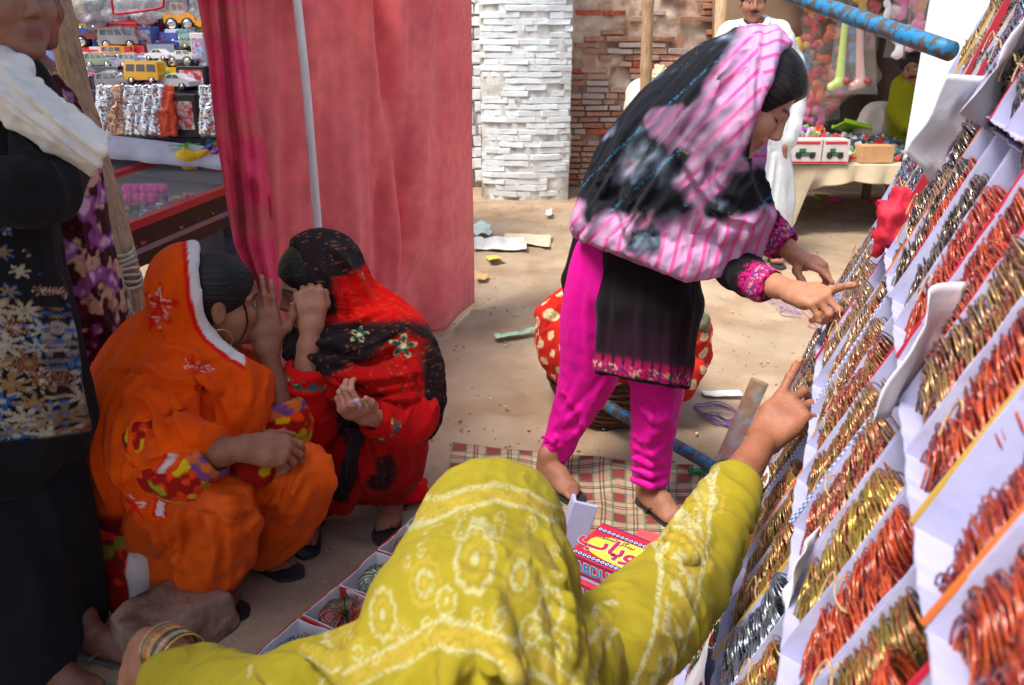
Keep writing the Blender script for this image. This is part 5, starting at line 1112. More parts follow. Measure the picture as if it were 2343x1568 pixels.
# ================================================================== the woman in red and black, listening
def red_woman():
    P = Person('squatting woman in a red and black shawl with her fist at her face', np.array((-.52, 2.2, 0)))
    H = Head(D(722, 652, 2.19), (-.84, -.45, -.22), (-.10, -.05, 1), .98); sk = srgb(160, 108, 82)
    cl = Clay(.0036); H.sculpt(cl, D(755, 765, 2.22)); P.skin(cl, lambda V: H.color(V, sk, 'open', srgb(130, 66, 62)))
    # raised fist
    w = D(712, 745, 2.03); cl = Clay(.0028); cl.tube(S((700, 850, 2.00), (706, 795, 2.015))+[w], [.034, .029, .0255], .012)
    hand(cl, w, D(706, 680, 2.05)-w, (.28, -.92, .28), (.93, .3, -.1), [(70, 85, 50), (72, 88, 50), (76, 88, 50), (80, 88, 50)], .98, thumb=((.72, .5, -.5), (.9, .1, -.6), (.6, -.6, -.5)))
    P.skin(cl, lambda V: mixc(srgb(150, 100, 76), srgb(164, 112, 88), fbm(V*20, 2)))
    # other hand with banknotes
    w = D(838, 952, 1.98); cl = Clay(.0028); cl.tube([D(890, 960, 2.03), w], [.033, .026], .012)
    hand(cl, w, D(800, 930, 1.93)-w, (.25, -.5, -.8), (.2, -.6, .75), [(40, 62, 36), (50, 66, 40), (56, 68, 40), (60, 70, 40)], .96, thumb=((.6, .75, .25), (.9, .35, .1), (.98, .0, -.1)))
    P.skin(cl, srgb(176, 122, 100))
    cl = Clay(.012); cl.tube(S((755, 765, 2.22), (780, 880, 2.24), (800, 1030, 2.28)), [.07, .11, .13], .03)
    for a in (((780, 1040, 2.28), (700, 1000, 2.08), (720, 1160, 2.22)), ((830, 1040, 2.28), (910, 990, 2.08), (900, 1120, 2.24))): cl.tube(S(*a), [.09, .05, .04], .02)
    cl.tube(S((730, 800, 2.16), (715, 940, 2.06), (700, 850, 2.0)), [.045, .038, .034], .02); cl.tube(S((850, 800, 2.26), (930, 930, 2.14), (890, 960, 2.03)), [.045, .038, .034], .02)
    P.skin(cl, sk)
    for hp, tp, lg, bg in ((G(718, 1170, .014), G(698, 1252, .014), (722, 1130, 2.24), 1), (G(905, 1140, .014), G(884, 1220, .014), (900, 1100, 2.27), -1)):
        cl = Clay(.0042); dd, sd = foot(cl, hp, tp, .95, D(*lg)); toes(cl, hp, dd, sd, .95, bg); P.skin(cl, srgb(140, 92, 72)); hp = hp.copy(); hp[2] = .001; sandal(P.t, hp, dd, sd, .98, bg)
        c = hp+dd*.11+np.array((0, 0, .062)); mb = MB(); mb.lathe([(.001, .004), (.016, .005), (.021, .001), (.021, -.003)], c, 14); mb.build('sandal_ornament', M('pewter', (.10, .10, .11), rough=.4, metal=.6, bump=.6, bs=300), P.t, True)
    P.finish()
    cl = Clay(.004); cl.ell(H.P(-.010, 0, .044), (.100, .080, .088), H.R, .01); cl.ell(H.P(.11, .0, -.04), (.06, .088, .098), H.R, .008, True); cl.ell(H.P(.03, 0, -.085), (.075, .095, .06), H.R, .01, True)
    hairmesh(cl, H, P.t)
    cl = Clay(.004)
    for i in range(4): cl.tube([D(800+4*i, 922-3*i, 1.915), D(818+2*i, 915+4*i, 1.91), D(828-2*i, 930+2*i, 1.92)], .0045, .002)
    V, F = cl.mesh(0); mk('banknote_roll', V, F, M('banknote', srgb(176, 150, 168), rough=.8, var=.4, vs=90), P.t)
    # trousers and tunic
    cl = Clay(.0065)
    cl.tube(S((800, 1060, 2.26), (740, 1020, 2.14), (705, 1010, 2.10), (715, 1090, 2.16), (735, 1140, 2.22)), [.12, .09, .07, .07, .055], .03, 10)
    cl.tube(S((840, 1060, 2.28), (890, 1000, 2.14), (918, 985, 2.10), (915, 1060, 2.15), (900, 1115, 2.22)), [.12, .09, .062, .066, .055], .03, 10)
    cl.tube(S((800, 1000, 2.12), (800, 1080, 2.10), (780, 1150, 2.12)), [.07, .06, .035], .03); cl.tube(S((860, 990, 2.06), (860, 1060, 2.07), (850, 1120, 2.12)), [.045, .045, .03], .03)
    for a in (((690, 1000, 2.04), (700, 1070, 2.08), (730, 1120, 2.14)), ((750, 1010, 2.06), (760, 1080, 2.06), (770, 1140, 2.08)), ((880, 980, 2.05), (890, 1050, 2.06), (880, 1110, 2.13)), ((940, 990, 2.08), (935, 1050, 2.10), (920, 1110, 2.16)), ((820, 1000, 2.04), (830, 1080, 2.04), (810, 1140, 2.07))):
        cl.tube(S(*a), [.004, .012, .004], .02, 7)
    V, F = cl.mesh(1); V[:, 2] = np.maximum(V[:, 2], .03); V = fold(V, F, .010, (.1, -.2, 1), 18, .14, 7.); V = creases(V, F, planar(800, 1050, 2.1), [[(690, 1000), (700, 1070), (740, 1140)], [(730, 990), (745, 1070), (770, 1150)], [(780, 1000), (790, 1080), (800, 1150)], [(870, 970), (880, 1050), (870, 1120)], [(910, 960), (915, 1040), (900, 1110)], [(945, 980), (940, 1050), (920, 1100)], [(830, 1000), (840, 1080), (850, 1140)], [(890, 1080), (920, 1095), (945, 1080)]], .011, 8.); U, W = planar(800, 1050, 2.1)(V); n = fbm(np.stack([U*.02, W*.02, 0*U], 1), 3)
    C = mixc(srgb(176, 14, 14), srgb(140, 10, 12), fbm(V*6, 2)); bl = np.maximum.reduce([blob(U, W, 890, 1060, 24, 1.6, n), blob(U, W, 870, 1095, 20, 1.6, n), blob(U, W, 905, 985, 18, 1.5, n), blob(U, W, 700, 1080, 18, 1.5, n)]); C = mixc(C, (.02, .01, .012), np.clip(bl, 0, 1)*.95); C = mixc(C, srgb(230, 70, 50), ss(.10, .04, np.abs((U*.25+W*.02) % 1-.5))*.25*(vnoise(np.stack([U*.3, W*.05, 0*U], 1)) > .5)); P.cloth('trousers', V, F, C)
    # sleeves
    for pts, rad in ((S((740, 850, 2.10), (712, 965, 2.05), (694, 900, 2.0), (704, 838, 2.0)), [.07, .066, .058, .047]), (S((930, 880, 2.18), (935, 955, 2.10), (885, 960, 2.04), (852, 952, 2.0)), [.07, .07, .055, .045])):
        cl = Clay(.0048); cl.tube(pts, rad, .02, 10); ax = unit(pts[-1]-pts[-2]); cl.plane(pts[-1], ax, .003); cl.cone(pts[-1]-ax*.03, pts[-1]+ax*.05, rad[-1]-.006, rad[-1]-.003, .002, True)
        V, F = cl.mesh(1); V = fold(V, F, .010, np.cross(ax, (.2, -1, .2)), 24, .3, 5.); C = mixc(srgb(206, 16, 14), srgb(172, 12, 14), fbm(V*8, 2)); t = (V-pts[-1])@ax
        C = mixc(C, (.02, .012, .012), ss(.5, .62, fbm(V*11+3, 2))*.8*(t < -.03)*(pts[0][0] > -.4)); C = mixc(C, srgb(20, 90, 84), (np.abs(t+.03) < .014)*(vnoise(V*60) > .55)*.9); C = mixc(C, srgb(214, 190, 110), (np.abs(t+.03) < .016)*(vnoise(V*90) > .78)*.9); P.cloth('sleeve', V, F, C)
    # ---- shawl
    f = planar(800, 800, 2.15); cl = Clay(.0048)
    cl.ell(H.P(-.026, 0, .030), (.116, .100, .118), H.R, .02); cl.ell(H.P(-.05, 0, -.055), (.10, .096, .095), H.R, .03)
    cl.tube(S((700, 770, 2.16), (760, 775, 2.17), (840, 760, 2.22), (900, 780, 2.24), (935, 850, 2.22), (945, 930, 2.18), (945, 975, 2.18)), [.075, .085, .095, .09, .085, .075, .05], .04, 14)
    cl.tube(S((690, 775, 2.10), (740, 820, 2.06), (800, 860, 2.06), (880, 890, 2.10), (930, 930, 2.13)), [.055, .062, .07, .07, .055], .04, 10); cl.tube(S((800, 820, 2.14), (860, 860, 2.14)), [.11, .11], .04)
    cl.tube(S((750, 840, 2.07), (780, 930, 2.07), (820, 1000, 2.05)), [.05, .04, .03], .03); cl.tube(S((860, 720, 2.26), (830, 700, 2.25)), [.07, .07], .03)
    for a, r, sub in ((((680, 760, 2.06), (740, 790, 2.03), (810, 790, 2.08), (880, 750, 2.16)), .016, False), (((700, 790, 2.03), (760, 840, 2.0), (840, 860, 2.03), (930, 850, 2.12)), .016, False), (((730, 830, 2.02), (800, 890, 2.0), (880, 930, 2.04), (940, 960, 2.1)), .014, False), (((760, 800, 2.0), (830, 830, 2.02), (910, 810, 2.12)), .009, True), (((780, 870, 1.99), (850, 900, 2.01), (930, 900, 2.1)), .009, True), (((900, 760, 2.16), (950, 850, 2.14), (965, 950, 2.13)), .014, False), (((770, 620, 2.09), (790, 680, 2.11), (800, 730, 2.13)), .008, True)):
        cl.tube(S(*a), [r*.4]+[r]*(len(a)-2)+[r*.4], .028, 9, sub=sub)
    nn = unit(np.array((1, .30))); cl.ell(H.P(.028+.25*nn[0], 0, .25*nn[1]), (.25, .25, .25), H.R, .004, True); cl.ell(H.P(.0, 0, -.01), (.10, .081, .115), H.R, .004, True)
    V, F = cl.mesh(1); V = fold(V, F, .010, (.8, .3, -.5), 13, .14, 2.); V = fold(V, F, .004, (.8, .2, -.5), 46, .2, 4.)
    V = creases(V, F, f, [[(652, 736), (714, 762), (802, 745), (873, 709)], ([(669, 780), (749, 816), (825, 820), (913, 780)], 1.3, 1.2), ([(740, 802), (780, 838), (847, 864), (962, 851)], 1.3, 1.2), ([(749, 824), (794, 869), (873, 900), (980, 913)], 1.3, 1.1), [(873, 749), (927, 824), (962, 913)], [(771, 567), (820, 629), (847, 691)], [(749, 600), (780, 660), (794, 722)], [(760, 790), (840, 795), (920, 750)], [(770, 850), (840, 885), (940, 880)], [(900, 740), (950, 820), (985, 920)], [(690, 750), (740, 785), (800, 780)], [(760, 880), (800, 940), (830, 990)]], .011, 8.)
    U, W = f(V); n = fbm(np.stack([U*.015, W*.015, V[:, 1]*5], 1), 4); C = mixc(srgb(190, 14, 12), srgb(150, 10, 12), fbm(V*6, 2)); C = mixc(C, srgb(216, 16, 10), ss(760, 720, W))
    hd = ss(10, -10, (U-776)+(W-660)*.75*np.where(W < 640, 1.1, .15)-18+(n-.5)*60)*ss(740, 715, W); neck = ss(725, 750, W+(n-.5)*30)*ss(1, 0, (W-np.interp(U, [640, 700, 780, 860, 900, 960], [880, 850, 850, 800, 770, 760])+(n-.5)*90)/20.); edge = ss(955, 975, U+(n-.5)*50-(W-850)*-.05)*(W > 780)
    lowb = blob(U, W, 790, 960, 46, 1.2, n); blk = np.clip(np.maximum.reduce([hd, neck, edge, lowb]), 0, 1); C = mixc(C, (.016, .010, .012), blk)
    chk = ss(.12, .05, np.abs((W*.095) % 1-.5))*blob(U, W, 795, 690, 34, .5, n); C = mixc(C, (.02, .01, .01), chk*.8)
    ang = (U*.35+W*.94)/9.5; th = ss(.16, .06, np.abs(ang % 1-.5))*(vnoise(np.stack([U*.06, W*.5, 0*U], 1)) > .7); C = mixc(C, srgb(190, 110, 50), th*.4)
    for cu, cv, r in ((925, 792, 26), (836, 766, 17), (968, 952, 17), (842, 632, 8)):
        d, pt = flower(U, W, cu, cv, r, 5, 1.); k = (V[:, 1] < 2.2); C = mixc(C, srgb(16, 84, 80), ss(1.05, .9, d/(pt+.1))*k); C = mixc(C, srgb(210, 180, 110), ss(.14, .06, np.abs(d/(pt+.1)-.95))*.9*k); C = mixc(C, srgb(224, 206, 150), ss(.3, .2, d)*k)
    P.cloth('shawl', V, F, C)
    # hanging black end of the scarf and the red end on the ground
    cl = Clay(.004); rows = [S((796, 980, 2.02), (812, 985, 1.99), (828, 985, 2.0)), S((792, 1040, 2.0), (808, 1045, 1.97), (818, 1042, 1.99)), S((776, 1100, 2.02), (793, 1102, 1.99), (806, 1100, 2.01)), S((764, 1140, 2.05), (780, 1144, 2.03), (792, 1143, 2.04))]; cl.sheet(rows, .004, .006)
    V, F = cl.mesh(1); V = fold(V, F, .006, (0, 0, 1), 50, .15); C = np.tile(np.array((.016, .010, .012)), (len(V), 1)); P.cloth('scarf_end', V, F, C)
    cl = Clay(.005); q = [G(905, 1125, .03), G(945, 1128, .02), G(985, 1130, .012)]; cl.tube(q, [.06, .045, .012], .02); cl.tube([G(880, 1112, .05), G(940, 1105, .03), G(965, 1100, .02)], [.07, .05, .02], .02); V, F = cl.mesh(1); V[:, 2] = np.maximum(V[:, 2]*.55, .008); V = fold(V, F, .008, (1, .2, 0), 34, .15); C = mixc(srgb(214, 16, 16), srgb(184, 12, 14), fbm(V*12, 2)); P.cloth('kameez_hem', V, F, C)
red_woman()
# ================================================================== two women standing at the left edge
def black_woman():
    P = Person('standing woman in black embroidered dress and white scarf at the left edge', np.array((-1.12, 1.62, 0)))
    H = Head(D(4, -18, 1.70), (.80, -.55, -.05), (0, 0, 1), 1.0)
    cl = Clay(.0045); H.sculpt(cl, D(5, 190, 1.72)); P.skin(cl, lambda V: H.color(V, srgb(138, 96, 78), 'open', srgb(130, 74, 72)))
    cl = Clay(.014); cl.tube(S((0, 190, 1.74), (-40, 420, 1.70), (-40, 560, 1.67), (-30, 900, 1.65)), [.06, .085, .08, .09], .03)
    for a in (((20, 900, 1.68), (80, 1200, 1.67), (160, 1440, 1.67)), ((-60, 900, 1.65), (-20, 1200, 1.60), (60, 1500, 1.54))): cl.tube(S(*a), [.06, .045, .03], .02)
    P.skin(cl, SK_D)
    for hp, tp, lg, bg in ((G(170, 1478, .014), G(296, 1500, .014), (190, 1430, 1.66), -1), (G(62, 1550, .014), G(190, 1585, .014), (80, 1500, 1.52), 1)):
        cl = Clay(.0045); dd, sd = foot(cl, hp, tp, .95, D(*lg)); toes(cl, hp, dd, sd, .95, bg); P.skin(cl, srgb(112, 70, 54)); hp = hp.copy(); hp[2] = .001; sandal(P.t, hp, dd, sd, .98, bg, M('silver_sandal', (.30, .30, .30), rough=.35, metal=.7, bump=.8, bs=260))
        mb = MB(); rs = np.random.RandomState(1)
        for i in range(26):
            q = hp+dd*(.07+.06*rs.rand())+sd*(rs.rand()-.5)*.06; mb.lathe([(.001, .004), (.005, .002), (.005, -.002)], q+np.array((0, 0, .058+.008*rs.rand())), 6)
        mb.build('sandal_ornament', MATS['silver_sandal'], P.t, True)
    P.finish()
    blk = np.array((.011, .011, .013))
    # black dress
    f = planar(60, 700, 1.6); cl = Clay(.0042)
    cl.tube(S((-30, 235, 1.72), (-45, 420, 1.68), (-40, 560, 1.64), (-30, 800, 1.62), (-20, 1000, 1.62)), [.125, .13, .12, .135, .15], .04, 12)
    cl.tube(S((30, 250, 1.70), (80, 340, 1.66), (112, 425, 1.60), (40, 440, 1.50), (-60, 430, 1.46)), [.06, .054, .048, .046, .045], .03, 12)
    cl.tube(S((55, 520, 1.70), (95, 720, 1.70), (140, 960, 1.70), (150, 1030, 1.70)), [.055, .06, .065, .05], .04, 8)
    for a, r in ((((30, 300, 1.56), (70, 400, 1.50), (110, 440, 1.54)), .014), (((0, 380, 1.5), (40, 400, 1.46), (100, 400, 1.54)), .012), (((90, 560, 1.66), (125, 760, 1.65), (165, 960, 1.65)), .010), (((60, 560, 1.60), (90, 800, 1.58), (120, 980, 1.58)), .008)): cl.tube(S(*a), [r*.4, r, r*.4], .02, 8)
    V, F = cl.mesh(1); V = fold(V, F, .014, (.1, 0, 1), 14, .14, 3.); U, W = f(V); C = np.tile(blk, (len(V), 1)); spk = vnoise(V*90); near = V[:, 1] < 1.68
    pan = ss(1, 0, (U-np.interp(W, [480, 600, 800, 990], [70, 105, 140, 165]))/6.)*ss(478, 490, W)*ss(1012, 1002, W)*near
    gold, teal, rust, cream = np.array(srgb(176, 140, 92)), np.array(srgb(46, 104, 160)), np.array(srgb(150, 92, 66)), np.array(srgb(196, 186, 160)); rs = np.random.RandomState(12); D0 = C.copy(); gold, teal, rust, cream = gold*.7, teal*.8, rust*.7, cream*.75
    for row in range(13):
        for col in range(6):
            cu = -15+col*42+rs.uniform(-6, 6)+(row % 2)*20; cv = 500+row*42+rs.uniform(-6, 6); r = (14 if row < 5 else 27)*rs.uniform(.8, 1.2); c1 = [gold, teal, rust, cream][rs.randint(4)]; c2 = [gold, cream, teal][rs.randint(3)]
            d, pt = flower(U, W, cu, cv, r, rs.choice([6, 8]), rs.rand()*6); D0 = mixc(D0, c1, ss(1.05, .85, d/(pt+.1))*.8); D0 = mixc(D0, c2, ss(.16, .08, np.abs(d/(pt+.1)-.95))*.8); D0 = mixc(D0, c2, ss(.25, .15, d)*.9)
    hem = ss(6, 3, np.abs(W-np.interp(U, [-40, 160], [1000, 965])))+ss(4, 2, np.abs(W-np.interp(U, [-40, 160], [985, 950]))); D0 = mixc(D0, gold*.8, np.clip(hem, 0, 1)*.8)
    C = mixc(C, D0, pan[:, None][:, 0]) if False else C*(1-pan[:, None])+D0*pan[:, None]
    for cu, cv, r, c1 in ((36, 345, 17, teal), (80, 470, 12, cream), (125, 470, 13, teal), (12, 315, 8, rust), (212, 970, 12, teal), (120, 1025, 10, teal)):
        d, pt = flower(U, W, cu, cv, r, 7, 1.); C = mixc(C, c1, ss(1.05, .85, d/(pt+.1))*.8*near*ss(.2, .5, spk))
    P.cloth('dress', V, F, C)
    cl = Clay(.009); cl.tube(S((50, 985, 1.68), (85, 1150, 1.66), (140, 1380, 1.66), (160, 1460, 1.67)), [.09, .10, .085, .07], .04, 8); cl.tube(S((-40, 985, 1.64), (-20, 1200, 1.58), (50, 1450, 1.53), (60, 1540, 1.53)), [.10, .115, .10, .085], .04, 8)
    V, F = cl.mesh(1); V = fold(V, F, .018, (0, 0, 1), 14, .12, 6.); V[:, 2] = np.maximum(V[:, 2], .05); U, W = f(V); C = np.tile(blk, (len(V), 1))
    for cu, cv, r, c1 in ((30, 1070, 14, rust), (62, 1115, 12, teal), (85, 1165, 9, cream), (95, 1410, 9, cream)):
        d, pt = flower(U, W, cu, cv, r, 3, 1.); C = mixc(C, c1, ss(1.05, .85, d/(pt+.1))*.8*(V[:, 1] < 1.66))
    P.cloth('trousers', V, F, C)
    # white scarf
    cl = Clay(.0045); cl.tube(S((-50, 90, 1.74), (-5, 140, 1.64), (45, 148, 1.62)), [.04, .026, .02], .02); cl.tube(S((-40, 185, 1.66), (10, 185, 1.60), (45, 170, 1.61)), [.05, .035, .02], .03)
    rows = [S((40, 148, 1.61), (15, 170, 1.57), (-15, 195, 1.55), (-35, 235, 1.57)), S((90, 190, 1.57), (72, 220, 1.52), (45, 255, 1.51), (20, 285, 1.54)), S((165, 255, 1.55), (148, 285, 1.50), (125, 315, 1.50), (105, 338, 1.53)), S((245, 312, 1.55), (240, 345, 1.51), (225, 375, 1.52), (212, 398, 1.55))]
    cl.sheet(rows, .0045, .008)
    V, F = cl.mesh(1); V = creases(V, F, planar(120, 240, 1.53), [[(30, 150), (120, 215), (235, 325)], [(10, 175), (110, 250), (228, 355)], [(-10, 200), (90, 275), (220, 380)], [(60, 160), (150, 235), (240, 315)]], .008, 6.); V = fold(V, F, .004, S((60, 140, 1.5), (235, 360, 1.5))[1]-S((60, 140, 1.5), (235, 360, 1.5))[0], 36, .1, 2.); n = fbm(V*9, 2); C = mixc(srgb(214, 210, 202), srgb(186, 176, 206), ss(.55, .75, n)); P.cloth('scarf', V, F, C)
    cl = Clay(.006); cl.ell(H.P(-.03, 0, .03), (.12, .10, .115), H.R, .02); cl.ell(H.P(.17, 0, -.02), (.15, .14, .2), H.R, .006, True); cl.ell(H.P(0, 0, 0), (.10, .082, .12), H.R, .004, True); V, F = cl.mesh(1); P.cloth('scarf_hood', V, F, np.tile(np.array(srgb(206, 202, 198)), (len(V), 1)))
black_woman()
def floral_woman():
    P = Person('woman in burgundy dress with purple and cream flowers behind the black dress', np.array((-1.12, 2.12, 0)))
    H = Head(D(40, -10, 2.15), (.9, -.2, -.1), (0, 0, 1), 1.0); cl = Clay(.008); H.sculpt(cl, D(60, 170, 2.15)); P.skin(cl, lambda V: H.color(V, SK_D))
    cl = Clay(.014); cl.tube(S((60, 170, 2.15), (100, 500, 2.12), (120, 800, 2.12)), [.07, .12, .12], .03); cl.tube(S((110, 800, 2.14), (160, 1100, 2.15), (170, 1240, 2.15)), [.07, .05, .04], .02); cl.tube(S((140, 800, 2.1), (190, 1100, 2.12), (200, 1240, 2.12)), [.07, .05, .04], .02); P.skin(cl, SK_D); P.finish()
    f = planar(180, 600, 2.05); cl = Clay(.005); cl.tube(S((50, 200, 2.15), (85, 300, 2.13), (115, 420, 2.10), (140, 560, 2.10), (168, 720, 2.11), (185, 860, 2.13), (170, 940, 2.14)), [.08, .105, .105, .105, .115, .11, .085], .04, 14); cl.tube(S((90, 290, 2.05), (130, 400, 1.98), (60, 470, 1.95)), [.07, .06, .05], .03)
    cl.tube(S((160, 900, 2.14), (170, 1100, 2.14), (180, 1280, 2.15)), [.12, .11, .10], .04)
    V, F = cl.mesh(1); V = fold(V, F, .014, (.15, 0, -1), 15, .14, 3.); U, W = f(V); n = vnoise(V*7); C = np.tile(np.array(srgb(58, 20, 26)), (len(V), 1)); rs = np.random.RandomState(8)
    n1 = fbm(V*34., 2); n2 = fbm(V*27+11, 2); n3 = vnoise(V*60+3); C = mixc(C, srgb(206, 158, 128), ss(.50, .58, n1)*.9); C = mixc(C, srgb(150, 76, 138), ss(.52, .60, n2)*.95); C = mixc(C, srgb(208, 170, 190), ss(.66, .74, n2)*.9); C = mixc(C, srgb(110, 40, 44), ss(.7, .8, n3)*.5)
    C = mixc(C, (.012, .012, .014), ss(960, 985, W)); P.cloth('dress', V, F, C)
floral_woman()
# ================================================================== two men in the background
def white_man():
    P = Person('man in a white kurta standing behind the bending woman', np.array((1.75, 5.35, 0)))
    H = Head(D(1722, 6, 5.35), (-.12, -.98, -.05), (0, 0, 1), 1.0); sk = srgb(150, 104, 80)
    cl = Clay(.0065); H.sculpt(cl, D(1724, 75, 5.36)); P.skin(cl, lambda V: H.color(V, sk, 'open', srgb(132, 84, 70))); q = Clay(.005)
    w = D(1790, 338, 5.22); cl = Clay(.0055); cl.tube([D(1795, 290, 5.26), w], [.034, .028], .01); hand(cl, w, (-.12, -.15, -1), (.5, -.85, 0), (-.5, -.6, 0), [(18, 22, 14)]*4, 1.08); P.skin(cl, sk)
    cl = Clay(.016); cl.tube(S((1724, 75, 5.36), (1720, 200, 5.38), (1725, 350, 5.38)), [.09, .14, .14], .03); cl.tube(S((1715, 360, 5.38), (1735, 580, 5.35)), [.08, .05], .02); cl.tube(S((1750, 360, 5.38), (1770, 590, 5.30)), [.08, .05], .02); cl.tube(S((1790, 80, 5.36), (1805, 200, 5.36), (1795, 290, 5.26)), [.05, .045, .034], .02); P.skin(cl, sk)
    cl = Clay(.007); hp = G(1765, 590, .014); tp = hp+np.array((-.02, -.25, 0)); dd, sd = foot(cl, hp, tp, 1.05, D(1768, 560, 5.33)); P.skin(cl, sk); hp[2] = .001; sandal(P.t, hp, dd, sd, 1.05, 1)
    P.finish()
    q.cone(H.P(.098, -.028, -.050), H.P(.100, .0, -.047), .005, .007, .006); q.cone(H.P(.100, 0, -.047), H.P(.098, .028, -.050), .007, .005, .006); V, F = q.mesh(1); mk('moustache', V, F, m_hair, P.t, col=H.loc(V))
    cl = Clay(.007); cl.ell(H.P(-.012, 0, .045), (.104, .084, .092), H.R, .01); cl.ell(H.P(.11, 0, -.05), (.07, .09, .11), H.R, .008, True); hairmesh(cl, H, P.t)
    cl = Clay(.009); cl.tube(S((1724, 95, 5.36), (1722, 180, 5.36), (1725, 300, 5.36), (1735, 420, 5.36), (1738, 500, 5.36)), [.15, .17, .18, .20, .21], .05, 10); cl.tube(S((1672, 82, 5.36), (1655, 180, 5.34), (1650, 290, 5.3)), [.085, .075, .06], .04, 7); cl.tube(S((1775, 82, 5.36), (1806, 160, 5.36), (1810, 240, 5.33), (1798, 318, 5.26)), [.085, .078, .07, .062], .04, 8)
    cl.plane(D(1798, 326, 5.26), (-.1, -.1, -1), .003) if False else None
    cl.cone(D(1724, 60, 5.34), D(1724, 40, 5.30), .06, .07, .004, True)
    V, F = cl.mesh(1); V = fold(V, F, .016, (.1, 0, 1), 12, .15, 5.); V = creases(V, F, planar(1725, 250, 5.2), [[(1690, 90), (1680, 180), (1700, 300)], [(1760, 100), (1770, 200), (1760, 320)], [(1724, 90), (1724, 200)], [(1800, 100), (1812, 200), (1800, 300)], [(1660, 100), (1650, 200)], [(1780, 350), (1775, 450), (1765, 540)], [(1750, 340), (1752, 450), (1745, 540)], [(1800, 180), (1815, 220)]], .022, 5.); C = mixc((.60, .63, .64), (.52, .55, .57), fbm(V*5, 2)); P.cloth('kurta', V, F, C)
    cl = Clay(.006); cl.tube(S((1695, 52, 5.27), (1712, 72, 5.22), (1722, 85, 5.21)), [.016, .018, .012], .01); cl.tube(S((1756, 48, 5.27), (1745, 72, 5.22), (1728, 85, 5.21)), [.018, .022, .012], .01); V, F = cl.mesh(1); P.cloth('collar', V, F, np.tile(np.array((.74, .75, .75)), (len(V), 1)))
    cl = Clay(.010); cl.tube(S((1712, 480, 5.38), (1725, 575, 5.36)), [.13, .09], .04); cl.tube(S((1755, 480, 5.38), (1768, 575, 5.33)), [.13, .09], .04); V, F = cl.mesh(1); V = fold(V, F, .015, (0, 0, 1), 13, .15, 2.); P.cloth('shalwar', V, F, np.tile(np.array((.62, .63, .62)), (len(V), 1)))
white_man()
def green_man():
    P = Person('man in a green shirt sitting inside the far toy stall', np.array((3.35, 6.7, 0)))
    H = Head(D(2086, 158, 6.6), (-.42, -.9, -.08), (-.22, 0, 1), .98); sk = srgb(140, 98, 74)
    cl = Clay(.007); H.sculpt(cl, D(2098, 205, 6.65)); P.skin(cl, lambda V: H.color(V, sk, 'open', srgb(124, 78, 66)))
    cl = Clay(.016); cl.tube(S((2098, 205, 6.65), (2090, 300, 6.7), (2085, 380, 6.75)), [.09, .13, .14], .03); cl.tube(S((2085, 380, 6.72), (2040, 390, 6.3), (2050, 470, 6.3)), [.09, .07, .05], .02); P.skin(cl, sk)
    w = D(2082, 300, 6.35); cl = Clay(.007); cl.tube([D(2075, 285, 6.42), w], [.034, .028], .01); hand(cl, w, (.4, -.4, -.6), (0, -.5, .8), (-1, 0, 0), [(20, 25, 15)]*4, 1.0); P.skin(cl, sk); P.finish()
    cl = Clay(.006); cl.cone(H.P(.098, -.030, -.052), H.P(.101, 0, -.047), .006, .009, .006); cl.cone(H.P(.101, 0, -.047), H.P(.098, .030, -.052), .009, .006, .006); V, F = cl.mesh(1); mk('moustache', V, F, m_hair, P.t, col=H.loc(V))
    cl = Clay(.007); cl.ell(H.P(-.012, 0, .045), (.106, .086, .094), H.R, .01); cl.ell(H.P(.11, 0, -.04), (.07, .09, .11), H.R, .008, True); hairmesh(cl, H, P.t)
    cl = Clay(.010); cl.tube(S((2096, 220, 6.66), (2090, 270, 6.68), (2088, 330, 6.7)), [.15, .18, .18], .05); cl.tube(S((2068, 200, 6.62), (2056, 250, 6.56), (2072, 288, 6.42)), [.09, .08, .06], .04)
    V, F = cl.mesh(1); V = fold(V, F, .018, (.2, 0, 1), 13, .2, 2.); C = mixc(srgb(136, 136, 20), srgb(116, 118, 14), fbm(V*5, 2)); P.cloth('shirt', V, F, C)
green_man()
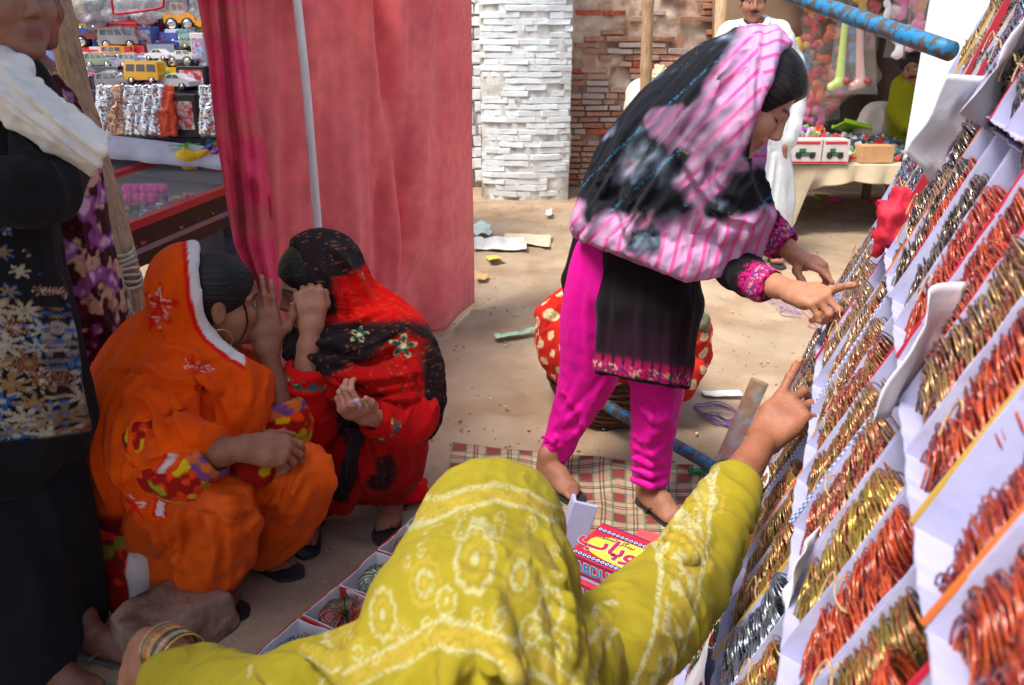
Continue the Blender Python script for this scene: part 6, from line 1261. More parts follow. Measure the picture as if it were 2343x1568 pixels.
# ================================================================== toy stall at the left
RZ = lambda a: np.array([[cos(a), -sin(a), 0], [sin(a), cos(a), 0], [0, 0, 1]])
m_toy = M('toy_paint', objcol=True, rough=.3, var=.04, coat=.6)
m_glass_toy = M('toy_window', (.05, .06, .08), rough=.15, var=.05, coat=.5)
m_tyre = M('toy_tyre', (.02, .02, .02), rough=.7); m_chrome = M('chrome', (.75, .75, .77), rough=.18, metal=1., var=.03)
m_wrap = M('clear_plastic', (.9, .92, .95), rough=.12, alpha=.12, bump=1.0, bs=28, var=.02, spec=1.0)
m_foil = M('silver_foil', (.72, .73, .76), rough=.22, metal=.9, bump=1.0, bs=30, var=.1); m_foil2 = M('copper_foil', (.60, .38, .26), rough=.25, metal=.85, bump=1.0, bs=30, var=.1)
def car_meshes(kind):
    """side profile extruded with tumblehome: body, windows; unit length 1 along X"""
    if kind == 'sedan': prof = [(-.5, .10), (-.5, .22), (-.44, .27), (-.30, .29), (-.18, .40), (.08, .41), (.22, .29), (.42, .25), (.5, .18), (.5, .10)]; win = [(-.27, .295), (-.165, .385), (.07, .392), (.185, .295)]; wr = .095
    elif kind == 'jeep': prof = [(-.5, .12), (-.5, .32), (-.46, .50), (-.30, .53), (.10, .52), (.18, .35), (.46, .32), (.5, .26), (.5, .12)]; win = [(-.44, .35), (-.42, .48), (.08, .49), (.145, .35)]; wr = .115
    elif kind == 'bus': prof = [(-.5, .12), (-.5, .55), (-.46, .60), (.42, .60), (.49, .50), (.5, .30), (.5, .12)]; win = [(-.47, .34), (-.47, .52), (.43, .52), (.47, .34)]; wr = .10
    elif kind == 'monster': prof = [(-.5, .30), (-.5, .42), (-.2, .44), (-.12, .58), (.10, .58), (.18, .45), (.46, .42), (.5, .34), (.5, .28)]; win = [(-.10, .45), (-.08, .56), (.08, .56), (.14, .45)]; wr = .20
    else: prof = [(-.5, .2), (-.5, .45), (-.3, .5), (-.28, .72), (.05, .72), (.1, .48), (.3, .45), (.34, .2)]; win = [(-.25, .52), (-.25, .68), (.02, .68), (.06, .52)]; wr = .17
    hw = .20 if kind != 'bus' else .21; mb = MB(); n = len(prof)
    def sl(z): return hw*(1-.35*max(0, z-.28)) 
    V = [(x, -sl(z), z) for x, z in prof]+[(x, sl(z), z) for x, z in prof]; rim = [(x*.985, -sl(z)-.012, z*.985+.004) for x, z in prof]
    F = [tuple(range(n)), tuple(range(2*n-1, n-1, -1))]+[(i, n+i, n+(i+1) % n, (i+1) % n) for i in range(n)]; mb.add(V, F)
    if kind == 'digger': mb.box((.43, 0, .22), (.16, .44, .22), np.array(Matrix.Rotation(.4, 3, 'Y'))); mb.bar((.2, -.12, .3), (.42, -.12, .22), .05, .06); mb.bar((.2, .12, .3), (.42, .12, .22), .05, .06)
    body = newmesh('body', *mb.done(), m_toy, False)
    mw = MB(); m = len(win)
    for sgn in (-1, 1):
        xs = [win[0][0], (win[0][0]+win[-1][0])/2-.02, (win[0][0]+win[-1][0])/2+.02, win[-1][0]]
        P = [(x, sgn*(sl(z)+.004), z) for x, z in win]
        k = 3 if kind in ('bus', 'jeep') else 2
        for j in range(k):
            a, b = j/k+.03, (j+1)/k-.03
            lo = lambda t: np.array(P[0])*(1-t)+np.array(P[-1])*t; hi = lambda t: np.array(P[1])*(1-t)+np.array(P[2])*t
            mw.add([lo(a), lo(b), hi(b), hi(a)], [(0, 1, 2, 3) if sgn < 0 else (3, 2, 1, 0)])
    i0 = max(range(n-1), key=lambda i: (prof[i][1]-prof[i+1][1]) if prof[i][0] > 0 else -9)
    a, b = prof[i0], prof[i0+1]; mw.add([(a[0]+.006, -sl(a[1])*.85, a[1]-.01), (a[0]+.006, sl(a[1])*.85, a[1]-.01), (b[0]+.006, sl(b[1])*.85, b[1]+.01), (b[0]+.006, -sl(b[1])*.85, b[1]+.01)], [(0, 1, 2, 3)])
    wnd = newmesh('window', *mw.done(), m_glass_toy, False)
    mt = MB(); Rx = np.array(Matrix.Rotation(pi/2, 3, 'X')); mt.lathe([(wr*.55, -.045), (wr, -.04), (wr, .04), (wr*.55, .045)], (0, 0, 0), 18, Rx); ty = newmesh('wheel', *mt.done(), m_tyre)
    mt = MB(); mt.lathe([(.004, -.052), (wr*.3, -.05), (wr*.66, -.046), (wr*.66, .046), (wr*.3, .05), (.004, .052)], (0, 0, 0), 14, Rx); hub = newmesh('hub', *mt.done(), m_chrome)
    return dict(body=body, window=wnd, wheel=ty, hub=hub, wr=wr, hw=hw, wx=(-.30, .30) if kind != 'digger' else (-.3, .12))
CARS = {}
def wrap_mesh():
    rs = np.random.RandomState(3); n, m = 14, 22; P = np.zeros((n, m, 3))
    for i in range(n):
        for j in range(m):
            th = pi*i/(n-1); ph = 2*pi*j/(m-1); r = 1+.28*(vnoise(np.array([[cos(ph)*2+5, sin(ph)*2+5, th*2.0]]))[0]-.5)+.10*(vnoise(np.array([[cos(ph)*6+5, sin(ph)*6+5, th*5.0]]))[0]-.5)
            P[i, j] = (.56*r*sin(th)*cos(ph), .30*r*sin(th)*sin(ph), .27+.30*r*cos(th))
    P[:, -1] = P[:, 0]; b = MB(); b.grid(P); V, F = b.done(); return newmesh('plastic_wrap', V, F, m_wrap)
WRAP = wrap_mesh()
def toy_car(kind, color, p, L, yaw, label, wrapped=False):
    if kind not in CARS: CARS[kind] = car_meshes(kind)
    c = CARS[kind]; t = thing('toy_car', label, 'toy car', p, 'toy vehicles on the stall shelves'); t.rotation_euler = (0, 0, yaw); t.scale = (L, L, L)
    inst('body', c['body'], t, None, color); inst('window', c['window'], t)
    for x in c['wx']:
        for y in (-1, 1):
            w = inst('wheel', c['wheel'], t, Matrix.Translation((x, y*(c['hw']-.02), c['wr']))); inst('hub', c['hub'], w)
    if wrapped: inst('plastic_wrap', WRAP, t)
    return t
def carton(p, d, yaw, mat, label, name='toy_box', cat='box', group='boxed toys on the stall shelves', panel=None):
    t = thing(name, label, cat, p, group); t.rotation_euler = (0, 0, yaw)
    V, F = MB().box((0, 0, d[2]/2), d).done(); o = inst('carton', newmesh('carton', V, F, mat, False), t); bevel(o, .002, 1)
    if panel is not None:
        V, F = MB().box((0, -d[1]/2-.0015, d[2]*.52), (d[0]*.8, .003, d[2]*.66)).done(); inst('front_panel', newmesh('front_panel', V, F, panel, False), t)
    return t
def colormat(name, c, **k): return M(name, srgb(*c), rough=k.pop('rough', .5), var=k.pop('var', .1), **k)
def toy_stall():
    st = thing('toy_stall', 'toy stall with stepped shelves behind the bamboo post', 'stall', (-2.0, 4.4, 0))
    rows = [(72, 4.78), (113, 4.62), (157, 4.47), (207, 4.32), (314, 4.12)]; mcl = colormat('shelf_cloth', (70, 66, 84), rough=.9)
    for i, (v, y) in enumerate(rows):
        a = D(40, v, y); b = D(560, v, y); z = a[2]; bot = .8 if i == len(rows)-1 else D(40, rows[i+1][0], rows[i+1][1])[2]
        MB().box(((a[0]+b[0])/2, y+.09, (z+bot)/2-.004), (b[0]-a[0], .20, z-bot)).build('shelf', mcl, st)
    a = D(236, 320, 4.02); b = D(530, 366, 4.0); P = []
    mb = MB(); n = 24
    g = np.zeros((n, 4, 3))
    for i in range(n):
        s = i/(n-1); u = 60+s*480; top = D(u, 308+.118*(u-236), 4.03); bt = D(u, 362+.10*(u-236), 3.95); w = .012*sin(s*40)+.01*sin(s*17)
        for j in range(4): g[i, j] = top*(1-j/3)+bt*j/3+np.array((0, w*j/3, 0))
    mb.grid(g); o = mb.build('ledge_cloth', colormat('ledge_white', (186, 192, 208), rough=.8), st, True); solidify(o, .004)
    # unseen cloth roof on poles, its spread shaped to darken the left foreground
    n, m = 22, 16; g = np.zeros((n, m, 3))
    for i in range(n):
        for j in range(m):
            x = -4.2+3.2*i/(n-1); y = -1.6+5.4*j/(m-1); g[i, j] = (x, y, 2.6+.10*sin(pi*i/(n-1))*-1-.08*sin(pi*j/(m-1))+.12*(1-i/(n-1)))
    mb = MB(); mb.grid(g); o = mb.build('unseen_shade_canopy', colormat('shade_canopy_cloth', (120, 96, 84), rough=.95), st, True); solidify(o, .004)
    for x, y in ((-4.1, -1.5), (-4.1, 3.7), (-1.05, 3.75)): MB().tube([(x, y, 0), (x, y, 2.9)], .03, 10).build('unseen_canopy_pole', m_bamboo, st, True)
    wl_ = thing('plaster_wall', 'yellowish plastered wall behind the toy stall', 'wall', (-2.6, 5.3, 0)); MB().box((-3.0, 5.6, 1.6), (4.4, .2, 3.2)).build('plaster', M('yellow_plaster', srgb(196, 176, 136), rough=.95, var=.15, vs=6, bump=.4, bs=40), wl_)
    cb = MB()
    for k in range(3): cb.tube(resample([D(95-6*k, -20, 4.9), D(88+3*k, 30, 4.85), D(104-4*k, 60, 4.85), D(118, 40+10*k, 4.9)], 20), .007, 6)
    cb.build('cable', M('black_cable', (.012, .012, .012), rough=.5), None, True, label='black electric cables looping down the yellow wall', cat='cable', loc=D(100, 40, 4.9))
    mb = MB(); cc = []; rs = np.random.RandomState(23); pal = [(190, 40, 44), (206, 206, 214), (60, 90, 170), (230, 180, 40), (90, 96, 110), (150, 156, 168), (60, 140, 80), (200, 90, 40), (40, 40, 48), (150, 60, 130), (176, 182, 192)]
    for i, (v, y) in enumerate(rows[:4]):
        for k in range(34):
            u = 60+425*(k+rs.rand())/34; p = D(u, v, y+.13+.05*rs.rand()); hgt = .03+.09*rs.rand(); mb.box(p+np.array((0, 0, hgt/2)), (.05+.10*rs.rand(), .04, hgt), RZ(rs.normal(0, .15)), jit=.004); cc += [srgb(*pal[rs.randint(len(pal))])]*8
    for k in range(120):
        u = 236+230*rs.rand(); v = 20+270*rs.rand(); p = D(u, v, 4.25 if v > 230 else 4.5); mb.box(p, .012+.03*rs.rand(3), np.array(Matrix.Rotation(rs.rand()*3, 3, Vector(rs.rand(3)+.1))), jit=.006) if v > 235 else None; cc += [srgb(*pal[rs.randint(len(pal))])]*8 if v > 235 else []
    V, F = mb.done(); mk('packed_toys', V, F, M('small_toy_plastic', attr=True, rough=.35, var=.1, coat=.4), st, False, col=np.array(cc), kind='stuff')
    # ---- vehicles
    red, dred, yel, org, blu, sil, wht, grn, pnk, blk = (.50, .02, .02), (.28, .015, .02), (.72, .50, .03), (.80, .30, .02), (.03, .05, .45), (.42, .44, .47), (.72, .73, .75), (.10, .40, .08), (.65, .15, .35), (.03, .03, .035)
    for u, r, kd, c, w, yaw, lab, wr in ((205, 0, 'sedan', yel, 52, .3, 'small yellow toy car on the top shelf behind the black one', False), (308, 0, 'sedan', dred, 82, .15, 'dark red toy saloon car on the top shelf', False), (240, 0, 'sedan', blk, 66, .5, 'black toy car with white wheels on the top shelf', False), (178, 0, 'jeep', org, 30, .6, 'orange toy truck on the top shelf by the bamboo', False),
            (425, 0, 'digger', (.80, .34, .02), 84, .1, 'yellow orange toy digger on the top shelf beside the curtain', False), (217, 1, 'monster', (.30, .03, .03), 74, .12, 'red monster truck with big white wheels, second shelf', False), (276, 1, 'jeep', sil, 84, .2, 'silver toy jeep in crumpled plastic, second shelf', True), (387, 1, 'sedan', blu, 58, -.2, 'shiny blue toy sports car, second shelf', False), (446, 1, 'sedan', (.30, .42, .30), 62, .2, 'pale green toy car in plastic by the curtain, second shelf', True),
            (95, 1, 'digger', (.12, .5, .08), 44, .3, 'green toy tractor at the left end of the shelves', False), (118, 1, 'sedan', pnk, 40, .2, 'pink toy car at the left end of the shelves', True), (102, 2, 'sedan', blu, 66, .3, 'blue toy car in plastic left of the bamboo post', True), (230, 2, 'jeep', (.28, .40, .26), 62, .2, 'green and grey toy jeep in plastic, third shelf', True), (306, 2, 'jeep', sil, 60, .15, 'silver toy jeep, third shelf, right of the green one', True), (368, 2, 'sedan', wht, 62, -.25, 'white toy sports car on a white box, third shelf', False), (420, 2, 'monster', (.55, .56, .60), 66, -.2, 'chrome toy truck in crumpled plastic, third shelf', True),
            (262, 3, 'jeep', sil, 72, .25, 'silver toy jeep with roof rack on the fourth shelf', True), (338, 3, 'bus', (.80, .42, .02), 84, -.18, 'yellow orange toy bus on the fourth shelf', False), (404, 3, 'sedan', wht, 88, -.2, 'white toy coupe leaning on boxes, fourth shelf', False), (128, 3, 'sedan', (.3, .2, .3), 60, .2, 'dark toy car in plastic behind the bamboo, fourth shelf', True)):
        v, y = rows[r]; p = D(u, v, y+.03); p[2] += .002
        if kd == 'bus': p[2] += .028
        if u == 368: p[2] += .035
        zc = proj(p)[2]; toy_car(kd, c, p, w*zc/FPX/abs(cos(yaw))*.98, yaw+pi*(u in (205, 308, 217, 368, 404, 338, 387)), lab, wr)
    rs = np.random.RandomState(91); used = 0
    for i, (u, r) in enumerate(((150, 0), (265, 0), (350, 0), (380, 0), (158, 1), (330, 1), (430, 1), (462, 1), (190, 2), (262, 2), (340, 2), (455, 2), (205, 3), (300, 3), (372, 3), (452, 3), (80, 0), (75, 2))):
        v, y = rows[r]; p = D(u, v, y+.12); p[2] = D(u, v, y)[2]+.03+.03*rs.rand(); zc = proj(p)[2]; nm, c = [('red', red), ('yellow', yel), ('orange', org), ('blue', blu), ('green', grn), ('pink', pnk), ('white', wht), ('turquoise', (.05, .4, .45)), ('purple', (.25, .06, .35))][(i*4+i//9+1) % 9]
        toy_car(['sedan', 'jeep', 'sedan', 'monster', 'bus'][i % 5], c, p, 44*zc/FPX, rs.uniform(-.5, .5)+pi*(i % 2), 'small %s toy %s tucked at the back of the %s shelf' % (nm, ['saloon', 'jeep', 'coupe', 'monster truck', 'bus'][i % 5], ['top', 'second', 'third', 'fourth'][r]), i % 3 == 0)
    # ---- cartons
    pm = colormat('carton_purple', (150, 40, 130)); ym = colormat('carton_yellow', (206, 176, 40)); wm = colormat('carton_white', (206, 206, 212)); rm = colormat('carton_red', (190, 40, 40)); bm = colormat('carton_blue', (60, 100, 170)); km = colormat('carton_black', (36, 36, 42))
    pb = M('panel_blue', srgb(150, 176, 210), rough=.3, var=.4, vs=60, col2=srgb(190, 60, 60), s2=40); pr = M('panel_red', srgb(190, 60, 66), rough=.25, var=.5, vs=50, col2=srgb(200, 200, 206), s2=30)
    for u, r, w, h, dz, mt, pn, lab in ((338, 3, 86, .028, 0, pm, None, 'flat purple toy box under the yellow bus'), (372, 2, 70, .034, 0, wm, None, 'flat white box under the white sports car'), (298, 1, 60, .13, 0, rm, pb, 'red and blue toy box on the second shelf behind the silver jeep'), (345, 1, 34, .11, 0, bm, pb, 'small blue toy box on the second shelf'), (405, 1, 70, .04, 0, wm, None, 'flat white box on the second shelf by the blue car'), (208, 2, 56, .07, 0, wm, None, 'white box behind the bamboo on the third shelf'), (290, 2, 96, .05, 0, bm, pb, 'long blue printed toy box on the third shelf'),
                               (466, 2, 30, .17, 0, wm, pb, 'upright white toy box beside the curtain, third shelf'), (448, 3, 64, .11, 0, km, pr, 'black framed toy box beside the white coupe'), (430, 4, 76, .20, 0, km, pr, 'black window box with red and green toy on the lowest shelf'), (112, 1, 60, .09, 0, rm, pb, 'red toy box at the left end of the shelves')):
        v, y = rows[r]; yy = y+(.09 if r != 4 else -.0)+(.02 if h > .1 else -.01); p = D(u, v, yy); p[2] = D(u, v, y)[2]+.001; zc = proj(p)[2]; carton(p, (w*zc/FPX, .09 if h > .1 else .13, h), .05*((u % 5)-2), mt, lab, panel=pn)
    MB().box((-1.55, 5.2, 1.2), (1.9, .03, 2.4)).build('stall_back', colormat('stall_back', (58, 56, 66), rough=.9), st)
    rs = np.random.RandomState(77)
    for i, (u, v, w, h) in enumerate(((188, 12, .14, .14), (228, 16, .16, .12), (290, 8, .16, .10), (345, 10, .12, .12), (395, 6, .12, .12), (262, 34, .12, .05), (212, 48, .10, .06), (458, 20, .10, .12), (150, 30, .10, .12), (330, 40, .12, .05))):
        p = D(u, v, 4.6 if v < 60 else 4.4); cl = Clay(.012); cl.ell(p, (w*.5, .05, h*.5), None, .02); V, F = cl.mesh(0); V = fold(V, F, .018, (0, 0, 1), 30, .5, i*3.); V = fold(V, F, .010, (1, 0, .3), 70, .6, i); t = thing('plastic_packet', '%s crumpled clear plastic packet among the toys' % ['dusty', 'wide', 'low', 'tall', 'narrow', 'small', 'shaded', 'bunched', 'long', 'flat'][i], 'packet', p, 'clear packets among the toys'); me = newmesh('packet', V-p, F, M('cloudy_plastic', srgb(176, 182, 192), rough=.18, var=.35, vs=30, bump=.9, bs=34, alpha=.38, spec=.8)); inst('packet', me, t)
    # ---- foil bags
    for i, (u, lean, mt, lab) in enumerate(((240, .14, m_foil, 'silver foil packet leaning on the lowest shelf next to the bamboo'), (269, .1, m_foil2, 'copper coloured foil packet between the silver ones'), (302, .22, m_foil, 'tall bright silver foil packet right of the copper one'), (335, .3, m_foil, 'dull silver foil packet in the middle of the lowest shelf'), (358, .2, m_foil, 'narrow silver foil packet beside the orange one'), (384, -.05, colormat('orange_foil', (230, 90, 50), bump=.8, bs=30), 'orange toy packet left of the black window box'), (478, .1, m_foil, 'silver and pink packet right of the window box'))):
        cl = Clay(.006); b = D(u, 312, 4.06); t = b+np.array((.10*lean, .05, .22)); w_ = np.array((.034 if i != 4 else .022, 0, 0)); cl.slab(b-w_+(0, 0, .012), b+w_+(0, 0, .012), t+w_*.9, .009, .006); cl.slab(b-w_+(0, 0, .012), t+w_*.9, t-w_*.9, .009, .006); cl.tube([b+(0, -.004, .03), (b+t)/2+(0, -.008, 0), t-(0, 0, .03)], [.012, .016, .010], .012); V, F = cl.mesh(0); V = fold(V, F, .012, t-b, 60, .25, i*2.); V = fold(V, F, .006, (1, 0, .5), 110, .5, i); me = newmesh('packet', V-b, F, mt)
        tt = thing('foil_packet', lab, 'packet', b, 'foil packets on the lowest shelf'); inst('packet', me, tt)
    # ---- hanging bag with red zip edge
    bg = thing('plastic_bag', 'clear plastic bag with red zip edge hanging above the toys', 'bag', D(315, 28, 4.2)); q = [D(252, -40, 4.2), D(258, 22, 4.2), D(270, 32, 4.2), D(360, 20, 4.2), D(374, 8, 4.2), D(370, -40, 4.2)]
    MB().add(q, [(0, 1, 2, 3, 4, 5)]).build('film', m_wrap, bg); MB().tube(resample(q, 40), .006, 6).build('zip_edge', colormat('zip_red', (206, 20, 50)), bg, True)
    # ---- display case
    cs = thing('display_case', 'flat glass display case with red frame full of small toys', 'display case', (-1.7, 3.5, 0)); mr = colormat('case_red', (196, 46, 52), rough=.4)
    A = D(258, 532, 2.86); B = D(530, 428, 3.62); Cc = D(530, 388, 4.02); Dl = D(370, 366, 4.2); E = D(246, 355, 4.4); Fm = D(90, 600, 2.7); Gm = D(60, 400, 4.2); dv = D(236, 410, 3.75)
    for a, b, w in ((A, B, .035), (B, Cc, .03), (Cc, Dl, .03), (Dl, E, .03), (Dl, dv, .04), (E, Gm, .03), (A, Fm, .035)): MB().bar(a, b, w, .03).build('frame_bar', mr, cs)
    for pl in ((A, B, Cc, Dl, dv), (dv, Dl, E, Gm), (A, dv, Gm, Fm)): MB().add([p+np.array((0, 0, -.004)) for p in pl], [tuple(range(len(pl)))]).build('pane', M('case_glass', (.9, .95, .95), rough=.04, alpha=.16, var=0, spec=.9), cs)
    dn = np.array((0, 0, -.09)); MB().add([p+dn for p in (A, B, Cc, Dl, E, Gm, Fm)], [tuple(range(7))]).build('tray_floor', colormat('tray_lining', (112, 112, 122)), cs)
    for a, b in ((A, B), (B, Cc), (A, Fm)):
        mb = MB(); mb.add([a, b, b+(0, 0, -.16), a+(0, 0, -.16)], [(0, 1, 2, 3)]); o = mb.build('side_panel', colormat('case_dark', (52, 30, 32)), cs); solidify(o, .012)
    MB().bar(A+(0, 0, -.10), B+(0, 0, -.10), .02, .02).build('side_trim', colormat('case_trim', (150, 140, 140), rough=.3), cs)
    MB().bar(D(275, 575, 2.95), D(530, 478, 3.62), .05, .05).build('cart_beam', M('beam_blue', srgb(56, 78, 110), rough=.6, var=.3, vs=20, col2=srgb(80, 60, 50), w2=(.55, .62), s2=14), cs)
    for u, v, y in ((285, 600, 2.98), (525, 520, 3.62), (420, 540, 3.3)): p = D(u, v, y); MB().bar((p[0], p[1], p[2]+.1), (p[0], p[1], 0), .045, .045, (0, 1, 0)).build('cart_leg', MATS['beam_blue'], cs)
    rs = np.random.RandomState(9); mp = colormat('pink_ball', (214, 60, 150))
    for i in range(12):
        s = i/7 if i < 8 else (i-8)/4; p = D(287+86*s+5*sin(i*5), (408 if i < 8 else 432)+5*sin(i*2.7), 3.72 if i < 8 else 3.5); p[2] = (A[2]+Dl[2])/2-.03; mb = MB(); mb.lathe([(.002, -.024), (.017, -.018), (.025, 0), (.017, .018), (.002, .024)], (0, 0, 0), 14); me = newmesh('ball', *mb.done(), mp) if i == 0 else me
        o = inst('toy_ball', me, None, Matrix.Translation(p), None, 'pink toy ball in the case, %s from the left of the %s row' % (ORD[i if i < 8 else i-8], 'back' if i < 8 else 'front'), 'toy ball', 'pink balls in the case')
    mb = MB(); rs = np.random.RandomState(4); cc = []
    for i in range(170):
        t = rs.rand(); s = rs.rand(); p = (A*(1-t)+B*t)*(1-s*.8)+(dv*(1-t)+Cc*t)*s*.8; d = .012+.02*rs.rand(3); n0 = mb.n; mb.box(p+np.array((0, 0, -.078)), d*np.array((1, 1, .7)), RZ(rs.rand()*6), jit=.006); cc += [srgb(*[(200, 60, 50), (230, 180, 40), (60, 140, 80), (60, 90, 170), (220, 120, 40), (206, 206, 206), (120, 70, 140)][rs.randint(7)])]*8
    V, F = mb.done(); mk('small_toys', V, F, M('small_toy_plastic', attr=True, rough=.35, var=.1, coat=.4), cs, False, col=np.array(cc), kind='stuff')
    # ---- helicopter and toy heap on the case
    h = thing('toy_helicopter', 'yellow toy helicopter with green rotor on the case edge', 'toy', D(426, 374, 4.02)); my = colormat('heli_yellow', (226, 190, 30), rough=.3); b = D(426, 360, 4.0); cl = Clay(.005); cl.ell(b, (.055, .04, .042), None, .02); cl.tube([b, b+(.07, 0, .012), b+(.10, 0, .03)], [.03, .016, .012], .01); cl.cone(b+(-.02, 0, -.05), b+(.04, 0, -.05), .008); cl.cone(b+(0, 0, -.03), b+(0, 0, -.05), .008); cl.cone(b+(0, 0, .03), b+(0, 0, .055), .008)
    V, F = cl.mesh(1); mk('fuselage', V, F, my, h); mg = colormat('rotor_green', (70, 190, 70)); MB().bar(b+(-.075, 0, .056), b+(.075, 0, .062), .014, .004).bar(b+(0, -.07, .059), b+(0, .07, .059), .014, .004).build('rotor', mg, h)
    mb = MB(); cc = []; rs = np.random.RandomState(14)
    for i in range(70):
        u = 445+65*rs.rand(); v = 376-42*rs.rand()*min(1, (u-438)/30.); p = D(u, v, 4.02+.1*rs.rand()); mb.box(p, .02+.03*rs.rand(3), np.array(Matrix.Rotation(rs.rand()*3, 3, Vector(rs.rand(3)+.1))), jit=.008); cc += [srgb(*[(40, 70, 190), (60, 110, 210), (30, 50, 140), (206, 206, 220), (230, 110, 50), (70, 60, 150), (40, 140, 90)][rs.randint(7)])]*8
    V, F = mb.done(); mk('toy_heap', V, F, MATS['small_toy_plastic'], None, False, col=np.array(cc), kind='stuff', label='heap of small blue and orange plastic toys beside the yellow helicopter', loc=D(475, 374, 4.02))
toy_stall()
# ================================================================== far stall at the right
def far_stall():
    st = thing('far_stall', 'second toy stall with a cloth-covered table and brown canvas backdrop', 'stall', (3.0, 6.6, 0))
    mcan = M('brown_canvas', srgb(142, 118, 94), rough=.95, var=.2, vs=5, bump=.3, bs=90)
    # canvas backdrop, swagged at its foot
    n, m = 60, 30; g = np.zeros((n, m, 3))
    for i in range(n):
        s = i/(n-1); u = 1630+s*370; vb = np.interp(u, [1630, 1800, 1860, 1930, 2000], [300, 285, 275, 235, 190])
        for j in range(m):
            t = j/(m-1); p = D(u, -80+(vb+80)*t, 7.6); p[1] += .05*sin(s*22+2*t)*t+.12*math.exp(-((t-.93)/.06)**2)*-1; g[i, j] = p
    mb = MB(); mb.grid(g); o = mb.build('backdrop', mcan, st, True); solidify(o, .006)
    n, m = 40, 24; g = np.zeros((n, m, 3))
    for i in range(n):
        s = i/(n-1); u = 1800+s*330
        for j in range(m):
            t = j/(m-1); p = D(u, -60+t*420, 8.1+.08*sin(s*16)); g[i, j] = p
    mb = MB(); mb.grid(g); o = mb.build('rear_cloth', M('dark_canvas', srgb(86, 68, 56), rough=.95, var=.2, vs=5), st, True); solidify(o, .006)
    # post and awning
    MB().tube([D(1652, -60, 6.6), (D(1650, 300, 6.6)[0], 6.6, 0)], .045, 10).build('post', m_bamboo, st, True); MB().tube([(4.6, 6.2, 0), (4.6, 6.2, 2.6)], .045, 10).build('post', m_bamboo, st, True)
    g = np.array([[(1.9+3.0*i/11, 5.6+2.9*j/9, 2.35+.35*j/9-.07*sin(pi*i/11)) for j in range(10)] for i in range(12)]); mb = MB(); mb.grid(g); o = mb.build('awning', mcan, st, True); solidify(o, .006)
    # table with cloth
    x0 = D(1740, 390, 6.0)[0]; x1 = 4.7; zt = .52; msh = M('table_cloth', srgb(196, 180, 150), rough=.9, var=.12, vs=6, bump=.2, bs=60)
    MB().box(((x0+x1)/2, 6.75, zt-.02), (x1-x0, 1.4, .03)).build('table_top', M('table_wood', srgb(110, 84, 60), rough=.8), st)
    for x in (x0+.1, 3.2, x1-.1):
        for y in (6.12, 7.4): MB().bar((x, y, zt-.03), (x, y, 0), .06, .06, (0, 1, 0)).build('table_leg', MATS['table_wood'], st)
    n, m = 90, 26; g = np.zeros((n, m, 3))
    for i in range(n):
        s = i/(n-1); u = 1735+s*420; hem = np.interp(u, [1735, 1790, 1840, 1858, 1880, 1950, 2060, 2160], [.02, .02, .03, .10, .36, .40, .37, .34])
        for j in range(m):
            t = j/(m-1)
            if t < .35: q = t/.35; p = np.array((D(u, 390, 6.03)[0], 7.4-1.37*q, zt+.006+.006*sin(u*.08)))
            else:
                q = (t-.35)/.65; x = D(u, 390, 6.03)[0]+.10*q*ss(1800, 1860, np.array([u]))[0]*(-1 if u < 1880 else 0); p = np.array((x, 6.03-.02-.05*q*abs(sin(u*.045)), zt+.004-(zt-hem)*q))
            g[i, j] = p
    mb = MB(); mb.grid(g[:, ::-1]); o = mb.build('table_cloth', msh, st, True); solidify(o, .005)
    # goods heaped on the table (small, countless)
    rs = np.random.RandomState(31); mb = MB(); cc = []; pal = [(230, 90, 40), (206, 60, 60), (240, 170, 50), (90, 170, 70), (190, 190, 196), (120, 130, 130), (70, 80, 90), (150, 60, 160), (220, 210, 190), (110, 140, 110), (60, 90, 150)]
    for i in range(1500):
        s = rs.rand(); u = 1800+330*s; y = 6.1+1.1*rs.rand(); x = D(u, 330, y)[0]; left = u < 1880
        d = .02+.04*rs.rand(3); z = zt+.02+(.17 if left else .09)*rs.rand()*(1-abs(y-6.75)/.9)
        c = pal[rs.choice([0, 1, 2, 3, 4, 7, 8]) if left else rs.choice([4, 4, 5, 5, 6, 6, 8, 9, 3, 1, 10])]; mb.box((x, y, max(z, zt+.02)), d, np.array(Matrix.Rotation(rs.rand()*3, 3, Vector(rs.rand(3)+.1))), jit=.01); cc += [srgb(*c)]*8
    V, F = mb.done(); mk('toy_heap', V, F, MATS['small_toy_plastic'], None, False, col=np.array(cc), kind='stuff', label='small bright toys heaped over the far stall table', loc=(3.0, 6.7, zt))
    # printed cartons on the table edge
    mw = colormat('carton_print_white', (216, 206, 204)); pm_ = M('carton_print', srgb(216, 206, 204), rough=.6, var=.0)
    for u, w, lab in ((1838, 76, 'white carton printed with a red and green racing car on the far table'), (1905, 62, 'second white printed carton beside the racing car carton')):
        p = D(u, 384, 5.99); p[2] = zt+.012; zc = proj(p)[2]; W = w*zc/FPX; t = thing('printed_carton', lab, 'carton', p); V, F = MB().box((0, .07, .085), (W, .15, .17)).done(); inst('carton', newmesh('carton', V, F, mw, False), t)
        mb = MB(); mb.box((0, -.0065, .150), (W*.8, .002, .018)); mb.box((0, -.0065, .012), (W*.96, .002, .014)); inst('red_print', newmesh('red_print', *mb.done(), colormat('print_red', (196, 50, 50)), False), t)
        mb = MB(); mb.box((0, -.007, .07), (W*.6, .002, .03)); mb.box((-W*.1, -.007, .095), (W*.2, .002, .03)); inst('car_print', newmesh('car_print', *mb.done(), colormat('print_green', (60, 110, 80)), False), t)
        mb = MB(); Rx = np.array(Matrix.Rotation(pi/2, 3, 'X'))
        for q in (-.2, .2): mb.lathe([(.002, .001), (.022, .001), (.022, -.001)], (W*q, -.0085, .06), 12, Rx)
        inst('wheel_print', newmesh('wheel_print', *mb.done(), colormat('print_black', (50, 44, 44)), False), t)
